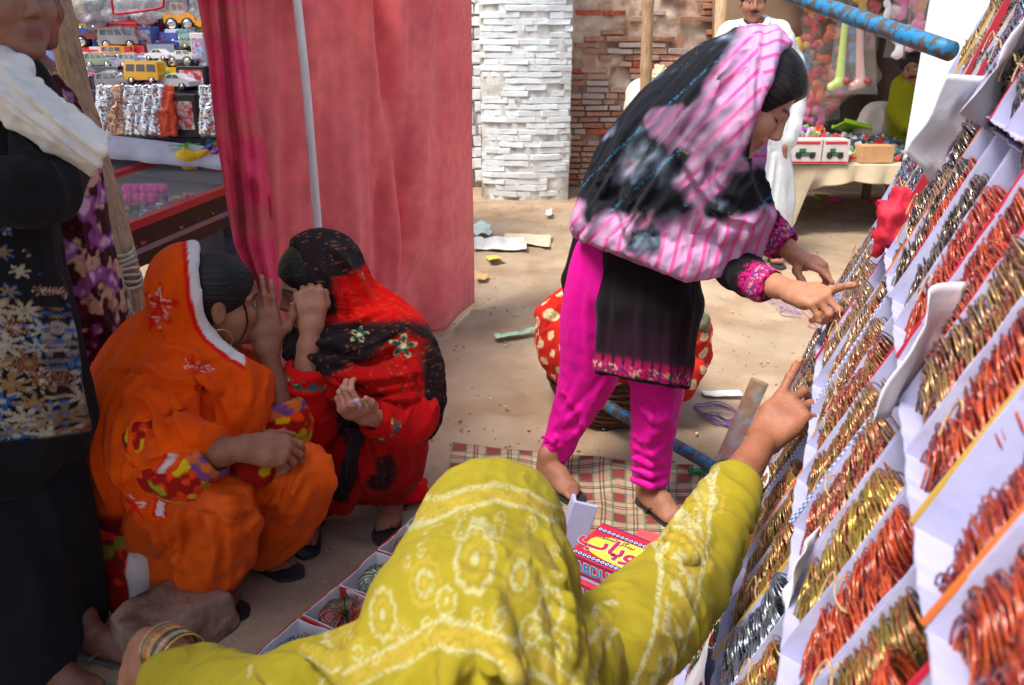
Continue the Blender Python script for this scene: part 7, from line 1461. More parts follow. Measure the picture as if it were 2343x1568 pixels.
    # wooden crate, green tray, white sack
    p = D(1995, 378, 6.1); p[2] = zt+.012; carton(p, (.24, .12, .12), .05, colormat('crate_wood', (206, 160, 110), rough=.8), 'small pale wooden crate on the far table', 'wooden_crate', 'crate', None)
    t = thing('plastic_tray', 'lime green plastic tray lying on the far table', 'tray', D(1960, 298, 7.0)); c = D(1960, 298, 7.0); R = np.array(Matrix.Rotation(.25, 3, 'Y'))@np.array(Matrix.Rotation(-.35, 3, 'X')); mb = MB(); mb.box(c, (.34, .22, .012), R); mb.box(c+R@np.array((0, .11, .012)), (.34, .012, .03), R); mb.box(c+R@np.array((0, -.11, .012)), (.34, .012, .03), R); mb.build('tray', colormat('lime_plastic', (150, 200, 40), rough=.35), t)
    sk_ = thing('sack', 'white woven sack with a red stripe beside the green shirted man', 'sack', D(2010, 330, 7.0)); cl = Clay(.012); cl.ell(D(2012, 275, 7.0), (.17, .12, .14), None, .03); cl.ell(D(2005, 295, 7.0), (.18, .13, .12), None, .03); V, F = cl.mesh(1); V = fold(V, F, .02, (0, 0, 1), 12, .3, 2.); U, W = planar(2010, 280, 7.0)(V); C = np.tile(np.array(srgb(190, 184, 176)), (len(V), 1)); C = mixc(C, srgb(180, 40, 50), ss(5, 3, np.abs(U-2025))); mk('sack_body', V, F, m_cloth, sk_, col=C)
    # ---- packets hung on the canvas
    packs = []
    for k in range(4):
        cl = Clay(.012); rs2 = np.random.RandomState(k+40); 
        for q in range(5): cl.ell(rs2.uniform(-1, 1, 3)*np.array((.05, .012, .06)), rs2.uniform(.018, .04, 3)*np.array((1, .6, 1)), None, .01)
        V, F = cl.mesh(0); packs.append(newmesh('toy', V, F, m_toy))
    film = newmesh('film', *MB().box((0, -.05, 0), (.15, .002, .19)).done(), M('thin_film', (.9, .92, .95), rough=.15, alpha=.04, var=.02, spec=.7, bump=.5, bs=30), False); cols = {'red': (.55, .02, .03), 'orange': (.75, .16, .02), 'yellow': (.72, .48, .03), 'lime green': (.35, .55, .08), 'blue': (.08, .25, .5), 'pink': (.65, .10, .30), 'brown': (.30, .15, .08)}
    lay = [(1872, 20, 'red'), (1900, 12, 'lime green'), (1925, 22, 'lime green'), (1960, 10, 'yellow'), (1850, 60, 'red'), (1856, 92, 'red'), (1925, 55, 'orange'), (1900, 85, 'orange'), (1950, 62, 'blue'), (1885, 115, 'orange'), (1860, 130, 'brown'), (1915, 125, 'orange'), (1945, 118, 'blue'), (1875, 165, 'red'), (1860, 180, 'red'), (1900, 172, 'orange'), (1865, 205, 'orange'), (1905, 215, 'red'), (1890, 225, 'orange'), (1862, 235, 'red'), (1898, 250, 'red'), (1850, 262, 'pink'), (1868, 265, 'pink'), (1846, 30, 'orange'), (1835, 110, 'yellow'), (1838, 145, 'blue'), (1918, 195, 'red'), (1990, 20, 'red'), (2010, 55, 'yellow'), (1985, 90, 'brown'), (1975, 40, 'orange')]
    rs = np.random.RandomState(3); seen = {}; labs_ = []
    for u, v, c in lay:
        p = D(u, v, 7.42); seen[c] = seen.get(c, 0)+1; hgt = 'high up' if v < 50 else ('at mid height' if v < 150 else 'low down'); sd_ = 'by the white kurta' if u < 1868 else ('in the middle' if u < 1915 else 'by the toy bats')
        lab = '%s toy hung %s on canvas %s' % (c, hgt, sd_); lab += '' if lab not in labs_ else ', the %s' % ORD[labs_.count(lab)]; labs_.append(lab.split(', ')[0])
        t = thing('toy_packet', lab, 'toy packet', p, 'toy packets on the canvas'); t.rotation_euler = (0, rs.uniform(-.3, .3), rs.uniform(-.4, .4)); t.scale = (1.0,)*3
        inst('toy', packs[rs.randint(4)], t, Matrix.Diagonal((1.25, 1.1, 1.3, 1)), cols[c]); inst('film', film, t)
    # packets hanging at the front of the awning, near the white pillar
    for u, v, c, lab in ((2035, 30, 'white', 'white'), (2062, 45, 'pinkw', 'pale pink'), (2090, 25, 'pink', 'pink'), (2112, 35, 'orange', 'orange'), (2075, 85, 'pinkw', 'lower pale pink'), (2045, 100, 'white', 'lower white'), (2108, 80, 'pink', 'lowest pink'), (2055, 10, 'pink', 'topmost pink'), (2100, 5, 'orange', 'topmost orange')):
        cc_ = {'white': (.7, .7, .72), 'pinkw': (.7, .45, .5), 'pink': (.65, .15, .35), 'orange': (.7, .25, .08), 'whiter': (.7, .5, .42)}[c]; p = D(u, v, 6.0); t = thing('hanging_packet', '%s packet dangling from the awning beside the white pillar' % lab, 'toy packet', p, 'packets dangling from the awning'); t.rotation_euler = (0, rs.uniform(-.15, .15), rs.uniform(-.6, .6)); inst('toy', packs[rs.randint(4)], t, Matrix.Diagonal((1.2, 1.2, 1.3, 1)), cc_); inst('film', film, t); mb = MB(); mb.tube([(0, 0, .09), (0, 0, .6)], .003, 5); inst('string', newmesh('string', *mb.done(), colormat('string_red', (180, 70, 60))), t)
    # toy bats in plastic sleeves
    for u, c, lab in ((1930, (.45, .62, .10), 'lime green toy bat hanging in a plastic sleeve'), (1962, (.70, .42, .36), 'pale pink toy bat hanging in a plastic sleeve')):
        a = D(u+5, 30, 6.2); b = D(u-12 if u < 1950 else u+4, 205, 6.2); t = thing('toy_bat', lab, 'toy bat', b, 'toy bats in sleeves'); cl = Clay(.008); cl.tube([a, a*.4+b*.6, b+(0, 0, .05)], [.022, .026, .034], .01); cl.cone(b+(0, 0, .05), b+(-.06, -.01, .02), .034, .03, .02); V, F = cl.mesh(1); o = mk('bat', V, F, m_toy, t); o.color = (*c, 1)
        cl = Clay(.006); cl.ell(b+(.03, -.05, .06), (.028,)*3); V, F = cl.mesh(0); mk('ball', V, F, colormat('bat_ball', (150, 70, 70)), t)
        mb = MB(); ctr = (a+b)/2; mb.add([a+(-.07, -.05, 0), a+(.07, -.05, 0), b+(.11, -.06, -.03), b+(-.11, -.06, -.03)], [(0, 1, 2, 3)]); mb.build('sleeve_film', m_wrap, t)
    # litter under the table
    for u, v, c, lab in ((1905, 458, (190, 40, 110), 'pink packet lying under the far table'), (1880, 452, (150, 150, 60), 'olive packet lying under the far table'), (2000, 460, (200, 40, 80), 'red packet lying under the far table by the leg')): p = G(u, v+4, .02); MB().box(p+(0, 0, .02), (.11, .06, .04), RZ(.3), jit=.008).build('dropped_packet', colormat('dp_%d' % u, c), None, label=lab, cat='packet', loc=p)
    # white cloth table left of the man
    t = thing('cloth_covered_table', 'small table under a white cloth beside the bamboo post', 'table', (1.25, 6.9, 0)); cl = Clay(.015); a = D(1432, 215, 6.8); b = D(1600, 200, 6.8); cl.tube([a+(.12, .1, -.02), b+(0, .1, -.02)], [.10, .10], .03); cl.tube([a+(.1, .05, -.1), (a[0]+.12, a[1]+.05, .05)], [.10, .12], .03); cl.tube([b+(-.1, .05, -.1), (b[0]-.1, b[1]+.05, .05)], [.11, .12], .03); cl.tube([(a+b)/2+(0, .0, -.1), ((a[0]+b[0])/2, a[1], .05)], [.14, .14], .05); V, F = cl.mesh(1); V = fold(V, F, .04, (0, 0, 1), 8, .12, 2.); mk('cloth', V, F, m_cloth, t, col=mixc(srgb(206, 196, 184), srgb(184, 170, 156), fbm(V*3, 2)))
    mb = MB(); rs = np.random.RandomState(6)
    for i in range(60): u = 1480+100*rs.rand(); p = D(u, 190+12*rs.rand(), 6.9); mb.box(p+(0, 0, .05+.05*rs.rand()), .03+.07*rs.rand(3)*np.array((1, 1, .4)), np.array(Matrix.Rotation(rs.rand()*3, 3, Vector(rs.rand(3)+.1))), jit=.015)
    mb.build('paper_wares', colormat('paper_wares', (226, 206, 176), rough=.7), None, label='loose pale paper wares heaped on the white table', kind='stuff', loc=D(1530, 200, 6.9))
far_stall()
# houses beyond
backhouse(-.2, 2.2, 9.2, 4.5, srgb(196, 170, 140), 'plastered house rising behind the brick wall')
backhouse(2.3, 9.5, 9.0, 4.2, srgb(170, 140, 110), 'brown plastered house behind the far stall')
# ================================================================== blue pole by the rack top
def blue_poles():
    mp = M('blue_paint_pipe', srgb(30, 120, 168), rough=.5, var=.12, vs=20, bump=.3, bs=60, col2=srgb(84, 76, 72), w2=(.47, .53), s2=38)
    a = D(1790, -18, 2.85); b = D(2175, 118, 2.12); t = thing('blue_pipe', 'flaking blue painted pipe slanting to the top of the rack', 'pipe', b); mb = MB(); mb.tube(resample([a, b], 12), .024, 16); mb.build('tube', mp, t, True)
    a = D(1365, 915, 2.80); b = D(1662, 1086, 2.36); a[2] = max(a[2], .03); b[2] = max(b[2], .024); t = thing('blue_ground_pipe', 'flaking blue painted pipe resting on the ground behind the pink trousers', 'pipe', b); mb = MB(); mb.tube(resample([a, b], 12), .0225, 16); mb.build('tube', mp, t, True)
    a = D(1738, 872, 2.55); b = G(1648, 1075, .02); t = thing('painted_post', 'slanting pink and white painted post foot beside the rack', 'post', b); q = resample([a, b], 30); mb = MB(); mb.tube(q, .031, 16); V, F = mb.done(); C = mixc(srgb(206, 170, 130), srgb(206, 150, 140), ss(a[2]-.10, a[2]-.16, V[:, 2])); C = mixc(C, srgb(206, 196, 180), ss(.5, .6, fbm(V*30, 2))); mk('shaft', V, F, M('post_paint', attr=True, rough=.8, var=.15, vs=40, bump=.5, bs=80), t, col=C)
blue_poles()
# ================================================================== things on the ground
def blanket():
    c = [G(1040, 1016), G(1640, 1080), G(1640, 1330), G(1000, 1400)]; n, m = 230, 190; V = np.zeros((n, m, 3)); C = np.zeros((n, m, 3))
    s, t = np.meshgrid(np.linspace(0, 1, n), np.linspace(0, 1, m), indexing='ij'); P = ((1-s)*(1-t))[..., None]*c[0]+(s*(1-t))[..., None]*c[1]+(s*t)[..., None]*c[2]+((1-s)*t)[..., None]*c[3]
    Q = P.reshape(-1, 3); n1 = fbm(Q*np.array((3.2, 3.2, 1)), 3); n2 = np.abs(2*vnoise(Q@np.array(((3.4, -2., 0), (5., 9., 0), (0, 0, 1.))).T)-1); edge = np.minimum.reduce([s, 1-s, t, 1-t]).ravel()
    ft = np.minimum.reduce([np.hypot(Q[:, 0]-p[0], Q[:, 1]-p[1]) for p in (G(1510, 1175), G(1280, 1115), G(1420, 1290))]); z = .003+(.030*n2*ss(.3, .7, n1)+.014*ss(.4, .7, vnoise(Q*7)))*ss(.10, .24, ft); z = z*ss(-.02, .06, edge); Q = Q+np.stack([.03*(vnoise(Q*4+3)-.5), .05*(vnoise(Q*3+8)-.5), 0*z], 1); Q[:, 2] = z+.001
    x = (s*8.2).ravel(); y = (t*6.2).ravel(); fx, fy = x % 1, y % 1; col = np.tile(np.array(srgb(182, 160, 132)), (n*m, 1))
    sq = ss(.02, .0, np.abs(fx-.25)-.22)*ss(.02, 0, np.abs(fy-.25)-.22); band = np.maximum(ss(.02, 0, np.abs(fx-.25)-.22), ss(.02, 0, np.abs(fy-.25)-.22)); col = mixc(col, srgb(164, 120, 106), band*.55); col = mixc(col, srgb(126, 46, 50), sq*.9)
    for c0 in (.03, .47): col = mixc(col, srgb(70, 130, 96), .7*np.maximum(ss(.035, .02, np.abs(fx-c0)), ss(.035, .02, np.abs(fy-c0))))
    for c0 in (.70, .79): col = mixc(col, srgb(38, 34, 34), .85*np.maximum(ss(.026, .014, np.abs(fx-c0)), ss(.026, .014, np.abs(fy-c0))))
    col = col*(.85+.3*fbm(Q*14, 2))[:, None]
    F = np.array([(i*m+j, i*m+j+1, (i+1)*m+j+1, (i+1)*m+j) for i in range(n-1) for j in range(m-1)])[:, ::-1]
    o = mk('plaid_blanket', Q, F, M('plaid_wool', attr=True, rough=.95, var=.1, vs=60, bump=.3, bs=300, spec=.1), None, True, 'crumpled plaid blanket in red, green and beige on the ground', 'blanket', col=col, loc=G(1400, 1150)); solidify(o, .004)
blanket()
def bundle_basket():
    b = G(1345, 985); c = np.array((D(1400, 900, 2.98)[0], 3.02, 0)); t = thing('basket', 'round brown wicker basket under the spotted bundle', 'basket', c); mb = MB(); R = .26
    mb.lathe([(.15, .0), (.20, .03), (R-.01, .15), (R, .24), (R-.012, .24), (R-.02, .15), (.19, .04), (.01, .03)], c, 40); o = mb.build('basket_body', M('wicker', srgb(96, 66, 44), rough=.8, var=.4, vs=50, bump=.8, bs=90), t, True)
    for k in range(9):
        z = .02+.026*k; r = np.interp(z, (0, .03, .15, .24), (.155, .203, .253, .263)); a = np.linspace(0, 2*pi, 60); mb = MB(); mb.tube(np.stack([c[0]+r*np.cos(a), c[1]+r*np.sin(a), z+.004*np.sin(a*20+k*pi)], 1), .009, 5, cap=False); mb.build('weave', MATS['wicker'], t, True)
    t = thing('cloth_bundle', 'red cloth bundle with cream polka dots tied in the basket', 'bundle', c+(0, 0, .2)); cl = Clay(.008); cl.ell(c+(.01, 0, .30), (.30, .27, .20), None, .05); cl.ell(c+(-.15, -.02, .33), (.15, .2, .17), None, .05); cl.tube(S((1560, 800, 2.95), (1585, 760, 2.9), (1598, 735, 2.88)), [.09, .06, .03], .03); cl.tube(S((1550, 870, 2.85), (1590, 840, 2.85)), [.06, .03], .03); cl.tube(S((1250, 720, 2.95), (1290, 680, 2.95)), [.05, .02], .04)
    V, F = cl.mesh(1); V = fold(V, F, .03, (.3, 0, 1), 8, .3, 3.); V = fold(V, F, .008, (.8, 0, .5), 26, .2, 5.); d = V-(c+(0, 0, .3)); dots = np.zeros(len(V)); ring = np.zeros(len(V)); rs = np.random.RandomState(5); n = 330; i = np.arange(n)+.5; ph = np.arccos(1-2*i/n); th = pi*(1+5**.5)*i; Dv = np.stack([np.cos(th)*np.sin(ph), np.sin(th)*np.sin(ph), np.cos(ph)], 1)
    un = d/np.linalg.norm(d, axis=1)[:, None]; mx = np.full(len(V), -1.); sz = np.zeros(len(V))
    for k in range(n):
        q = un@Dv[k]; up = q > mx; mx = np.where(up, q, mx); sz = np.where(up, .040+.022*((k*7) % 5)/4, sz)
    a = np.arccos(np.clip(mx, -1, 1))/sz; C = mixc(srgb(206, 46, 32), srgb(184, 34, 26), fbm(V*6, 2)); C = mixc(C, srgb(214, 200, 160), ss(1.05, .92, a)); C = mixc(C, srgb(196, 160, 70), ss(.62, .5, a)); C = mixc(C, srgb(220, 210, 180), ss(.34, .22, a)); mk('cloth', V, F, m_cloth, t, col=C)
    cl = Clay(.007); cl.tube(S((1575, 745, 2.86), (1600, 735, 2.86), (1605, 748, 2.86)), [.02, .025, .015], .01); V, F = cl.mesh(1); V = fold(V, F, .02, (1, 0, 0), 40, .3); mk('knot', V, F, colormat('knot_cloth', (110, 110, 84), rough=.9), t)
bundle_basket()
def litter():
    def sheet(name, q, mat, label, cat, amp=.02, z=.02):
        c = [G(*p) for p in q]; n = 18; s, t = np.meshgrid(np.linspace(0, 1, n), np.linspace(0, 1, n), indexing='ij'); P = ((1-s)*(1-t))[..., None]*c[0]+(s*(1-t))[..., None]*c[1]+(s*t)[..., None]*c[2]+((1-s)*t)[..., None]*c[3]; Q = P.reshape(-1, 3); Q[:, 2] = z+amp*np.abs(2*vnoise(Q*9+len(label))-1); mb = MB(); mb.grid(Q.reshape(n, n, 3)[:, ::-1]); o = mb.build(name, mat, None, True, label=label, cat=cat, loc=c[0]*np.array((1, 1, 0))); solidify(o, .0015)
    pw = colormat('paper_white', (206, 204, 198), rough=.8); pk = colormat('paper_kraft', (206, 184, 156), rough=.85); pl = M('thin_plastic', srgb(190, 206, 196), rough=.2, var=.2, bump=.8, bs=40)
    sheet('paper_scrap', [(1082, 560), (1200, 556), (1205, 580), (1086, 578)], pw, 'crumpled white paper lying on the dirt beside the curtain', 'paper', .06); sheet('paper_scrap', [(1155, 540), (1262, 545), (1258, 572), (1150, 562)], pk, 'tan paper sheet lying beside the white paper', 'paper', .015); sheet('plastic_scrap', [(1080, 520), (1120, 528), (1125, 545), (1082, 548)], pl, 'clear plastic scrap at the foot of the curtain', 'litter', .07)
    sheet('wrapper', [(1110, 592), (1140, 592), (1152, 604), (1118, 606)], colormat('wrapper_gold', (196, 170, 60), rough=.3), 'small golden sweet wrapper on the dirt', 'wrapper', .03); sheet('wrapper', [(1088, 638), (1118, 636), (1112, 648), (1090, 648)], colormat('wrapper_tan', (190, 150, 90), rough=.4), 'small tan wrapper near the curtain corner', 'wrapper', .02)
    sheet('plastic_strip', [(1128, 776), (1222, 762), (1224, 772), (1134, 788)], M('green_plastic', srgb(150, 190, 160), rough=.25, var=.4, vs=30, bump=.6), 'twisted green and white plastic strip left of the basket', 'litter', .02); sheet('paper_strip', [(1600, 905), (1690, 905), (1700, 918), (1610, 918)], pw, 'dirty white paper strip near the painted post', 'paper', .01); sheet('paper_ball', [(1248, 490), (1262, 490), (1262, 500), (1248, 500)], pw, 'small white paper ball on the dirt before the pier', 'paper', .07)
    def strings(pts, mat, label, k, seed, sp):
        rs = np.random.RandomState(seed); mb = MB(); c = np.mean([G(*p) for p in pts], 0)
        for i in range(k):
            q = [G(p[0]+rs.normal(0, sp), p[1]+rs.normal(0, sp*.35), .008+.015*rs.rand()) for p in pts]; rs.shuffle(q) if i % 2 else None; mb.tube(resample(q, 40), .0022, 5)
        mb.build('string_tangle', mat, None, True, label=label, cat='string', loc=c*np.array((1, 1, 0)))
    strings([(1590, 930), (1640, 925), (1690, 950), (1660, 965), (1610, 945), (1680, 975)], colormat('string_purple', (110, 86, 140)), 'tangle of purple plastic string near the painted post', 5, 1, 9); strings([(1760, 690), (1810, 690), (1800, 712), (1830, 720), (1780, 705)], colormat('string_lilac', (150, 120, 170)), 'loose lilac string lying behind the pointing hand', 3, 2, 9); strings([(1840, 700), (1870, 720), (1850, 745), (1880, 750)], colormat('string_pink', (200, 130, 130)), 'thin pink string beside the far end of the rack', 2, 3, 7)
    rs = np.random.RandomState(17); mb = MB()
    for i in range(60):
        y = 2.2+4.5*rs.rand(); x = (rs.rand()-.4)*(.6+y*.75); a = rs.rand()*6.3; mb.box((x, y, .012), (.008+.02*rs.rand(), .003+.006*rs.rand(), .002), RZ(a))
    mb.build('straw_bits', colormat('straw', (206, 186, 150), var=.4), None, kind='stuff', label='bits of straw and paper strewn over the dirt')
    # bottle
    a = G(1576, 1078, .045); b = G(1690, 1068, .04); d = unit(b-a); t = thing('glass_bottle', 'green glass bottle lying at the edge of the plaid blanket', 'bottle', a); R = np.array([np.cross((0, 0, 1.), d), np.cross(d, np.cross((0, 0, 1.), d)), d]).T; R[:, :] = np.array([unit(np.cross((0, 0, 1.), d)), unit(np.cross(d, np.cross((0, 0, 1.), d))), d]).T
    mb = MB(); mb.lathe([(.012, 0), (.0145, .002), (.0145, .012), (.0125, .014), (.013, .06), (.018, .085), (.029, .12), (.031, .14), (.031, .24), (.026, .25), (.002, .245)], a, 24, R); mb.build('glass', M('green_glass', (.02, .30, .06), rough=.08, trans=.6, var=.02, spec=.6, coat=.5), t, True)
    # stone block
    c = G(395, 1425, .07); t = thing('stone_block', 'rough reddish stone block on the ground beside the bangled wrist', 'stone', c*np.array((1, 1, 0))); cl = Clay(.008); ax = unit(G(480, 1375)-G(320, 1480)); sd = np.cross((0, 0, 1.), ax)
    q4 = [c+ax*a_+sd*b_+(0, 0, z_) for a_, b_, z_ in ((-.095, -.05, .0), (.09, -.04, .006), (.1, .045, .0), (-.09, .055, -.008))]
    cl.slab(q4[0], q4[1], q4[2], .085, .004); cl.slab(q4[0], q4[2], q4[3], .085, .004); cl.plane(c+(0, 0, .075), (.12, .1, 1), .004); cl.plane(c+ax*.125, ax+(0, 0, .2), .004); cl.plane(c-ax*.13, -ax+sd*.2, .004); cl.plane(c-sd*.085, -sd, .004); cl.plane(c+sd*.085, sd+(0, 0, .15), .004)
    V, F = cl.mesh(1); N = normals(V, F); V = V+N*((fbm(V*14, 3)-.5)*.02)[:, None]; mk('block', V, F, M('rough_stone', srgb(142, 116, 102), rough=.97, var=.28, vs=18, bump=.9, bs=55, spec=.1, col2=srgb(108, 84, 72), s2=12), t)
litter()
# ================================================================== low trays of bangles before the seller, and lettered boxes
def low_trays():
    edge = [(560, 1512), (683, 1402), (775, 1330), (862, 1250), (930, 1190), (985, 1140)]; pts = [G(u, v, .15) for u, v in edge]; kinds = ['blue', 'greenred', 'green', 'copper', 'goldred']; labs = ['bright blue bangles in the nearest low tray', 'green and red bangles in the second low tray', 'green and silver bangles in the third low tray', 'copper bangles in the fourth low tray', 'gold bangles in the farthest low tray']
    pf = thing('low_plank', 'low wooden plank carrying the front bangle trays', 'plank', (pts[0]+pts[-1])/2*np.array((1, 1, 0))); dv = unit(pts[-1]-pts[0]); sd = np.array((dv[1], -dv[0], 0)); MB().bar(pts[0]-dv*.2+sd*.12+(0, 0, -.09), pts[-1]+dv*.1+sd*.12+(0, 0, -.09), .26, .03).build('board', M('plank_wood', srgb(110, 84, 62), rough=.85, var=.2, vs=10), pf)
    for q in (.1, .9): p = pts[0]*(1-q)+pts[-1]*q+sd*.12; MB().box((p[0], p[1], .022), (.2, .08, .044), RZ(math.atan2(dv[1], dv[0])+pi/2)).build('support_brick', colormat('support_brick', (150, 90, 70)), pf)
    mo = [colormat('tray_red', (190, 40, 44)), colormat('tray_redyellow', (200, 60, 44)), colormat('tray_red2', (180, 36, 44)), colormat('tray_red3', (196, 50, 50)), colormat('tray_green', (110, 180, 110))]
    for i in range(5):
        a, b = pts[i], pts[i+1]; L = np.linalg.norm(b-a)-.008; X = unit(b-a); X[2] = 0; X = unit(X); Y = np.cross((0, 0, 1.), X); Wd = .19; Hh = .062; c = (a+b)/2+sd*(Wd/2); c[2] = .076
        t = bpy.data.objects.new('bangle_tray', None); COL.objects.link(t); t.empty_display_size = .05; t.matrix_world = frame4(X, Y, (0, 0, 1.), c); t['label'] = 'open red-sided card tray with '+labs[i]; t['category'] = 'tray'; t['group'] = 'low bangle trays'
        V, F = tray_mesh(20+i, L, Wd, Hh); inst('tray', newmesh('tray', V, F, colormat('card_tray_lining', (206, 202, 208)), False), t); mb = MB(); mb.box((0, Wd/2+.0035, Hh*.5), (L, .002, Hh*.98)); mb.box((-L/2-.0035, 0, Hh*.5), (.002, Wd, Hh*.98)); inst('outer_paper', newmesh('outer_paper', *mb.done(), mo[i], False), t)
        # a ring-shaped coil of bangles standing on edge
        tb_ = bpy.data.objects.new('bangle_coil', None); COL.objects.link(tb_); tb_.matrix_world = frame4(X*.94, Y*.94, np.array((0, 0, .94)), c-sd*.012+np.array((0, 0, .034))); tb_['label'] = 'coil of '+labs[i]; tb_['category'] = 'bangles'; tb_['group'] = 'bangle coils in the low trays'; rs = np.random.RandomState(60+i)
        for k in range(88):
            th = 2*pi*k/88*.93+.3; r = .043; R = Matrix.Rotation(th, 4, 'Z') @ Matrix.Translation((r, 0, .006+.003*rs.randn())) @ Matrix.Rotation(pi/2+rs.normal(0, .06), 4, 'X') @ Matrix.Rotation(rs.normal(0, .05), 4, 'Y'); o = inst('bangle', ONE, tb_, R); setmat(o, BM[kinds[i] if k < 56 or i in (0, 3) else ('red' if i == 1 else 'copper')])
low_trays()
def text_mesh(txt, size, extrude=.0006, bold=0.0):
    cu = bpy.data.curves.new('lettering', 'FONT'); cu.body = txt; cu.size = size; cu.extrude = extrude; cu.offset = bold; cu.align_x = 'CENTER'; cu.resolution_u = 3
    o = bpy.data.objects.new('lettering', cu); COL.objects.link(o); dg = bpy.context.evaluated_depsgraph_get(); me = bpy.data.meshes.new_from_object(o.evaluated_get(dg)); bpy.data.objects.remove(o); bpy.data.curves.remove(cu); return me
def lettered_boxes():
    X = unit(np.array((.80, -.60, 0))); Y = np.array((-X[1], X[0], 0)); fl = G(1302, 1262, .20); Lx, Wy, Hz = .33, .165, .058
    red = M('lid_red', srgb(196, 40, 58), rough=.5, var=.08, vs=14, bump=.15, col2=srgb(206, 84, 90), w2=(.6, .75), s2=16); yel = colormat('lid_yellow', (226, 206, 80)); nav = colormat('lid_navy', (56, 50, 120)); wht = colormat('lid_white', (226, 222, 226)); blu = colormat('letter_blue', (50, 130, 206)); dk = colormat('letter_dark', (40, 40, 90)); org = colormat('letter_orange', (206, 110, 50)); lil = MATS['box_paper']
    def put(me, parent, mat, m4):
        me.materials.clear(); me.materials.append(mat); return inst('lettering', me, parent, m4)
    def ell(cx, cy, rx, ry, z, n=40):
        a = np.arange(n)*2*pi/n; return MB().add([(cx+rx*abs(cos(q))**.6*(1 if cos(q) > 0 else -1), cy+ry*abs(sin(q))**.8*(1 if sin(q) > 0 else -1), z) for q in a], [tuple(range(n))])
    for lev, (z0, dx, dy, rot, lab) in enumerate(((.142, 0, 0, 0, 'topmost red bangle carton with yellow oval and Urdu lettering'), (.074, -.012, -.02, -.08, 'red lettered bangle carton under the topmost one'), (.012, -.02, -.012, .05, 'lowest red bangle carton of the stack on the blanket'))):
        t = bpy.data.objects.new('lettered_carton', None); COL.objects.link(t); Xr = RZ(rot)@X; Yr = RZ(rot)@Y; c = fl+X*(Lx/2+dx)+Y*(Wy/2+dy); c[2] = z0; t.matrix_world = frame4(Xr, Yr, (0, 0, 1.), c); t['label'] = lab; t['category'] = 'carton'; t['group'] = 'stack of lettered cartons'
        V, F = MB().box((0, 0, Hz/2), (Lx, Wy, Hz)).done(); o = inst('carton', newmesh('carton', V, F, red, False), t); bevel(o, .002)
        V, F = MB().box((0, -.001, -.004), (Lx-.008, Wy-.004, .010)).done(); inst('lower_tray', newmesh('lower_tray', V, F, lil, False), t)
        mb = MB(); fz = -Wy/2-.0008
        for zz in (.006, .052): mb.box((0, fz, zz), (Lx*.98, .001, .002))
        inst('border_line', newmesh('border_line', *mb.done(), nav, False), t)
        for (mt, off, bl, dy_) in ((wht, .0022, .0, .0), (dk, .0009, .0, .0004), (blu, .0, .0, .0009)):
            for wd_, wx_ in ((('ABDUL', -.088), ('WAHAB', .066)) if lev != 1 else (('BURDIWALA', -.015),)):
                me = text_mesh(wd_, .040, .0003, off); put(me, t, mt, Matrix.Translation((wx_, fz-.0006-dy_, .015)) @ Matrix.Rotation(pi/2, 4, 'X') @ Matrix.Diagonal((.92, 1, 1, 1)))
        if lev == 0:
            e = ell(.0, -.012, .150, .052, Hz+.0012); inst('yellow_oval', newmesh('yellow_oval', *e.done(), yel, False), t)
            mb = MB()
            for y in (.050, -.073): mb.box((0, y, Hz+.0008), (Lx*.97, .014, .0012))
            mb.box((0, .0785, Hz+.0008), (Lx*.97, .002, .0012)); inst('border_band', newmesh('border_band', *mb.done(), nav, False), t)
            mb = MB()
            for k in range(24):
                for y in (.050, -.073): V, F = torus(.0042, .0011, 10, 4); mb.add(V*np.array((1, 1, .4))+np.array((-Lx*.46+k*.0132, y, Hz+.0018)), [tuple(f) for f in F])
            inst('scroll_ornament', newmesh('scroll_ornament', *mb.done(), wht, False), t)
            urdu = '\uFE8F\uFE8E\uFBA8\uFEEE\uFEDF\uFE8D\uFEAA\uFE92\uFECB'
            for mt, off, dz in ((wht, .0034, 0), (nav, .0020, .0005), (red, .0004, .0010)):
                me = text_mesh(urdu, .085, .0003, off); put(me, t, mt, Matrix.Translation((-.01, -.034, Hz+.0022+dz)))
            me = text_mesh('\uFEAD\uFEEE\uFE98\uFEB3\uFE8D \uFEDE\uFB95\uFEE8\uFBFF\uFE91', .022, .0003, 0); put(me, t, dk, Matrix.Translation((-.085, .018, Hz+.0024)))
            me = text_mesh('Mb: 0321-3068685', .011, .0003, 0); put(me, t, org, Matrix.Translation((.03, -.058, Hz+.0024)))
    # plain lid leaning beside, lavender lid behind
    t = thing('carton_lid', 'plain faded red carton lid lying behind the lettered carton', 'lid', fl+X*.25+Y*.22); o = MB().box(fl+X*.24+Y*.16+(0, 0, -.04), (.30, .16, .05), np.array([unit(X+Y*.12), unit(Y-X*.12), (0, 0, 1.)]).T).build('lid', M('lid_faded', srgb(206, 84, 86), rough=.6, var=.08), t); bevel(o, .003)
    p = G(1318, 1205, .12); t = thing('paper_lined_lid', 'lavender lined box lid standing beside the lettered cartons', 'lid', p*np.array((1, 1, 0))); o = MB().box(p+(0, 0, -.02), (.07, .012, .20), np.array(Matrix.Rotation(.25, 3, 'Y'))).box(p+(-.028, .03, -.02), (.012, .06, .19), np.array(Matrix.Rotation(.25, 3, 'Y'))).build('lid', lil, t); bevel(o, .002)
lettered_boxes()
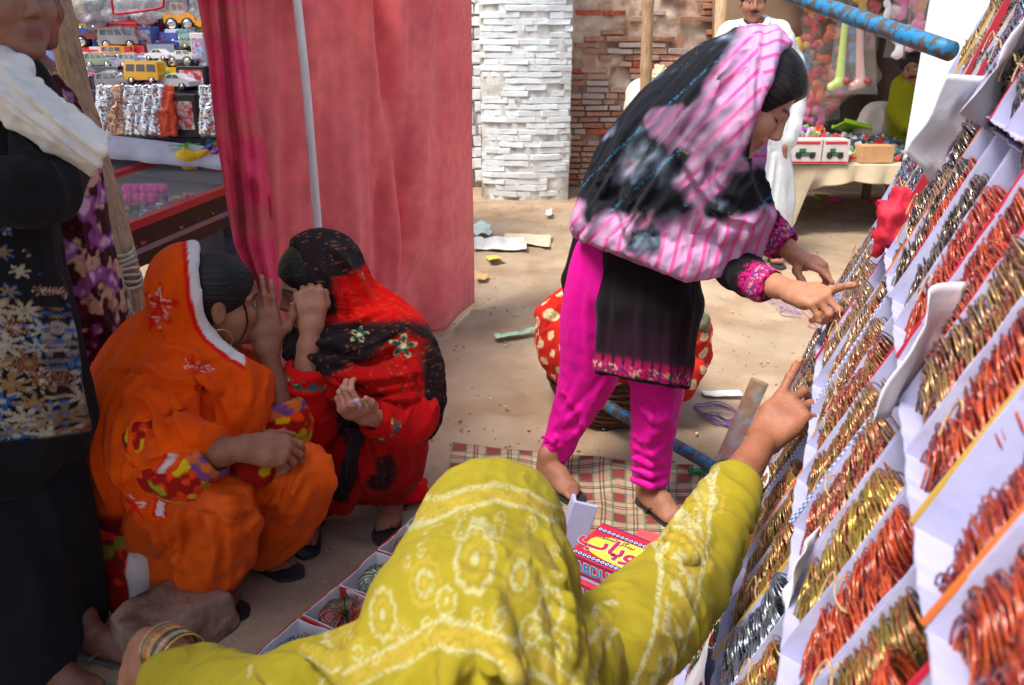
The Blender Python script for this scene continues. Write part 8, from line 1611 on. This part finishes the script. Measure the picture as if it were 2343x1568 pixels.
# ================================================================== loose papers on the rack
def rack_papers():
    def sheet(q, label, amp=.012, mat=None):
        c = [RP(*x) for x in q]; n = 16; s, t = np.meshgrid(np.linspace(0, 1, n), np.linspace(0, 1, n), indexing='ij'); P = ((1-s)*(1-t))[..., None]*c[0]+(s*(1-t))[..., None]*c[1]+(s*t)[..., None]*c[2]+((1-s)*t)[..., None]*c[3]; Q = P.reshape(-1, 3); Q = Q+RN*(amp*np.abs(2*vnoise(Q*16+len(label))-1))[:, None]; mb = MB(); mb.grid(Q.reshape(n, n, 3)); o = mb.build('paper_sheet', mat or M('tissue_paper', srgb(232, 232, 240), rough=.8, var=.04, bump=.3, bs=30), None, True, label=label, cat='paper', loc=c[0], group='loose papers on the rack'); solidify(o, .001)
    sheet([(.28, .90, .03), (.54, .92, .03), (.52, .80, .09), (.30, .78, .10)], 'large white paper sheet covering boxes high on the rack', .02)
    sheet([(.16, 1.06, .05), (.36, 1.06, .05), (.34, 1.0, .13), (.2, 1.0, .12)], 'small white paper below the large sheet on the rack', .02)
    sheet([(.0, .40, .05), (.15, .42, .05), (.14, .33, .10), (-.01, .30, .09)], 'crumpled white tissue over red bangles on the rack', .03)
    sheet([(-.29, .40, .05), (-.2, .42, .055), (-.2, .32, .085), (-.29, .29, .07)], 'white tissue folded over golden bangles on the rack', .02)
    sheet([(-.62, 1.02, .06), (-.48, 1.02, .075), (-.50, .86, .07), (-.62, .86, .06)], 'white paper scrap low on the rack behind the yellow sleeve', .02)
    sheet([(-.86, .62, .07), (-.66, .66, .07), (-.66, .50, .06), (-.86, .46, .07)], 'white paper flap in the lowest row under the yellow sleeve', .02)
    mr = M('red_tissue', srgb(196, 36, 60), rough=.7, var=.1, bump=.5, bs=60); p = RP(.06, 1.14, .075); t = thing('red_tissue', 'crumpled red tissue lump on the far part of the rack', 'tissue', p); cl = Clay(.006); cl.ell(p, (.03, .03, .045), None, .01); cl.ell(p+(.012, .01, .03), (.022, .022, .025), None, .01); cl.tube([p, p+RA*-.07], [.02, .008], .01); V, F = cl.mesh(0); V = fold(V, F, .02, (0, 0, 1), 45, .5, 2.); mk('tissue', V, F, mr, t)
    for i, (a, b) in enumerate(((.36, 1.26), (.24, 1.10))):
        p, q = RP(a-.12, b, .07), RP(a+.14, b, .07); mb = MB(); mb.bar(p, q, .014, .014, RN); mb.build('red_strip', colormat('red_strip', (176, 40, 56)), None, label=['dull red card strip between far purple bangles', 'shorter dull red card strip near the red tissue'][i], cat='strip', loc=p)
rack_papers()
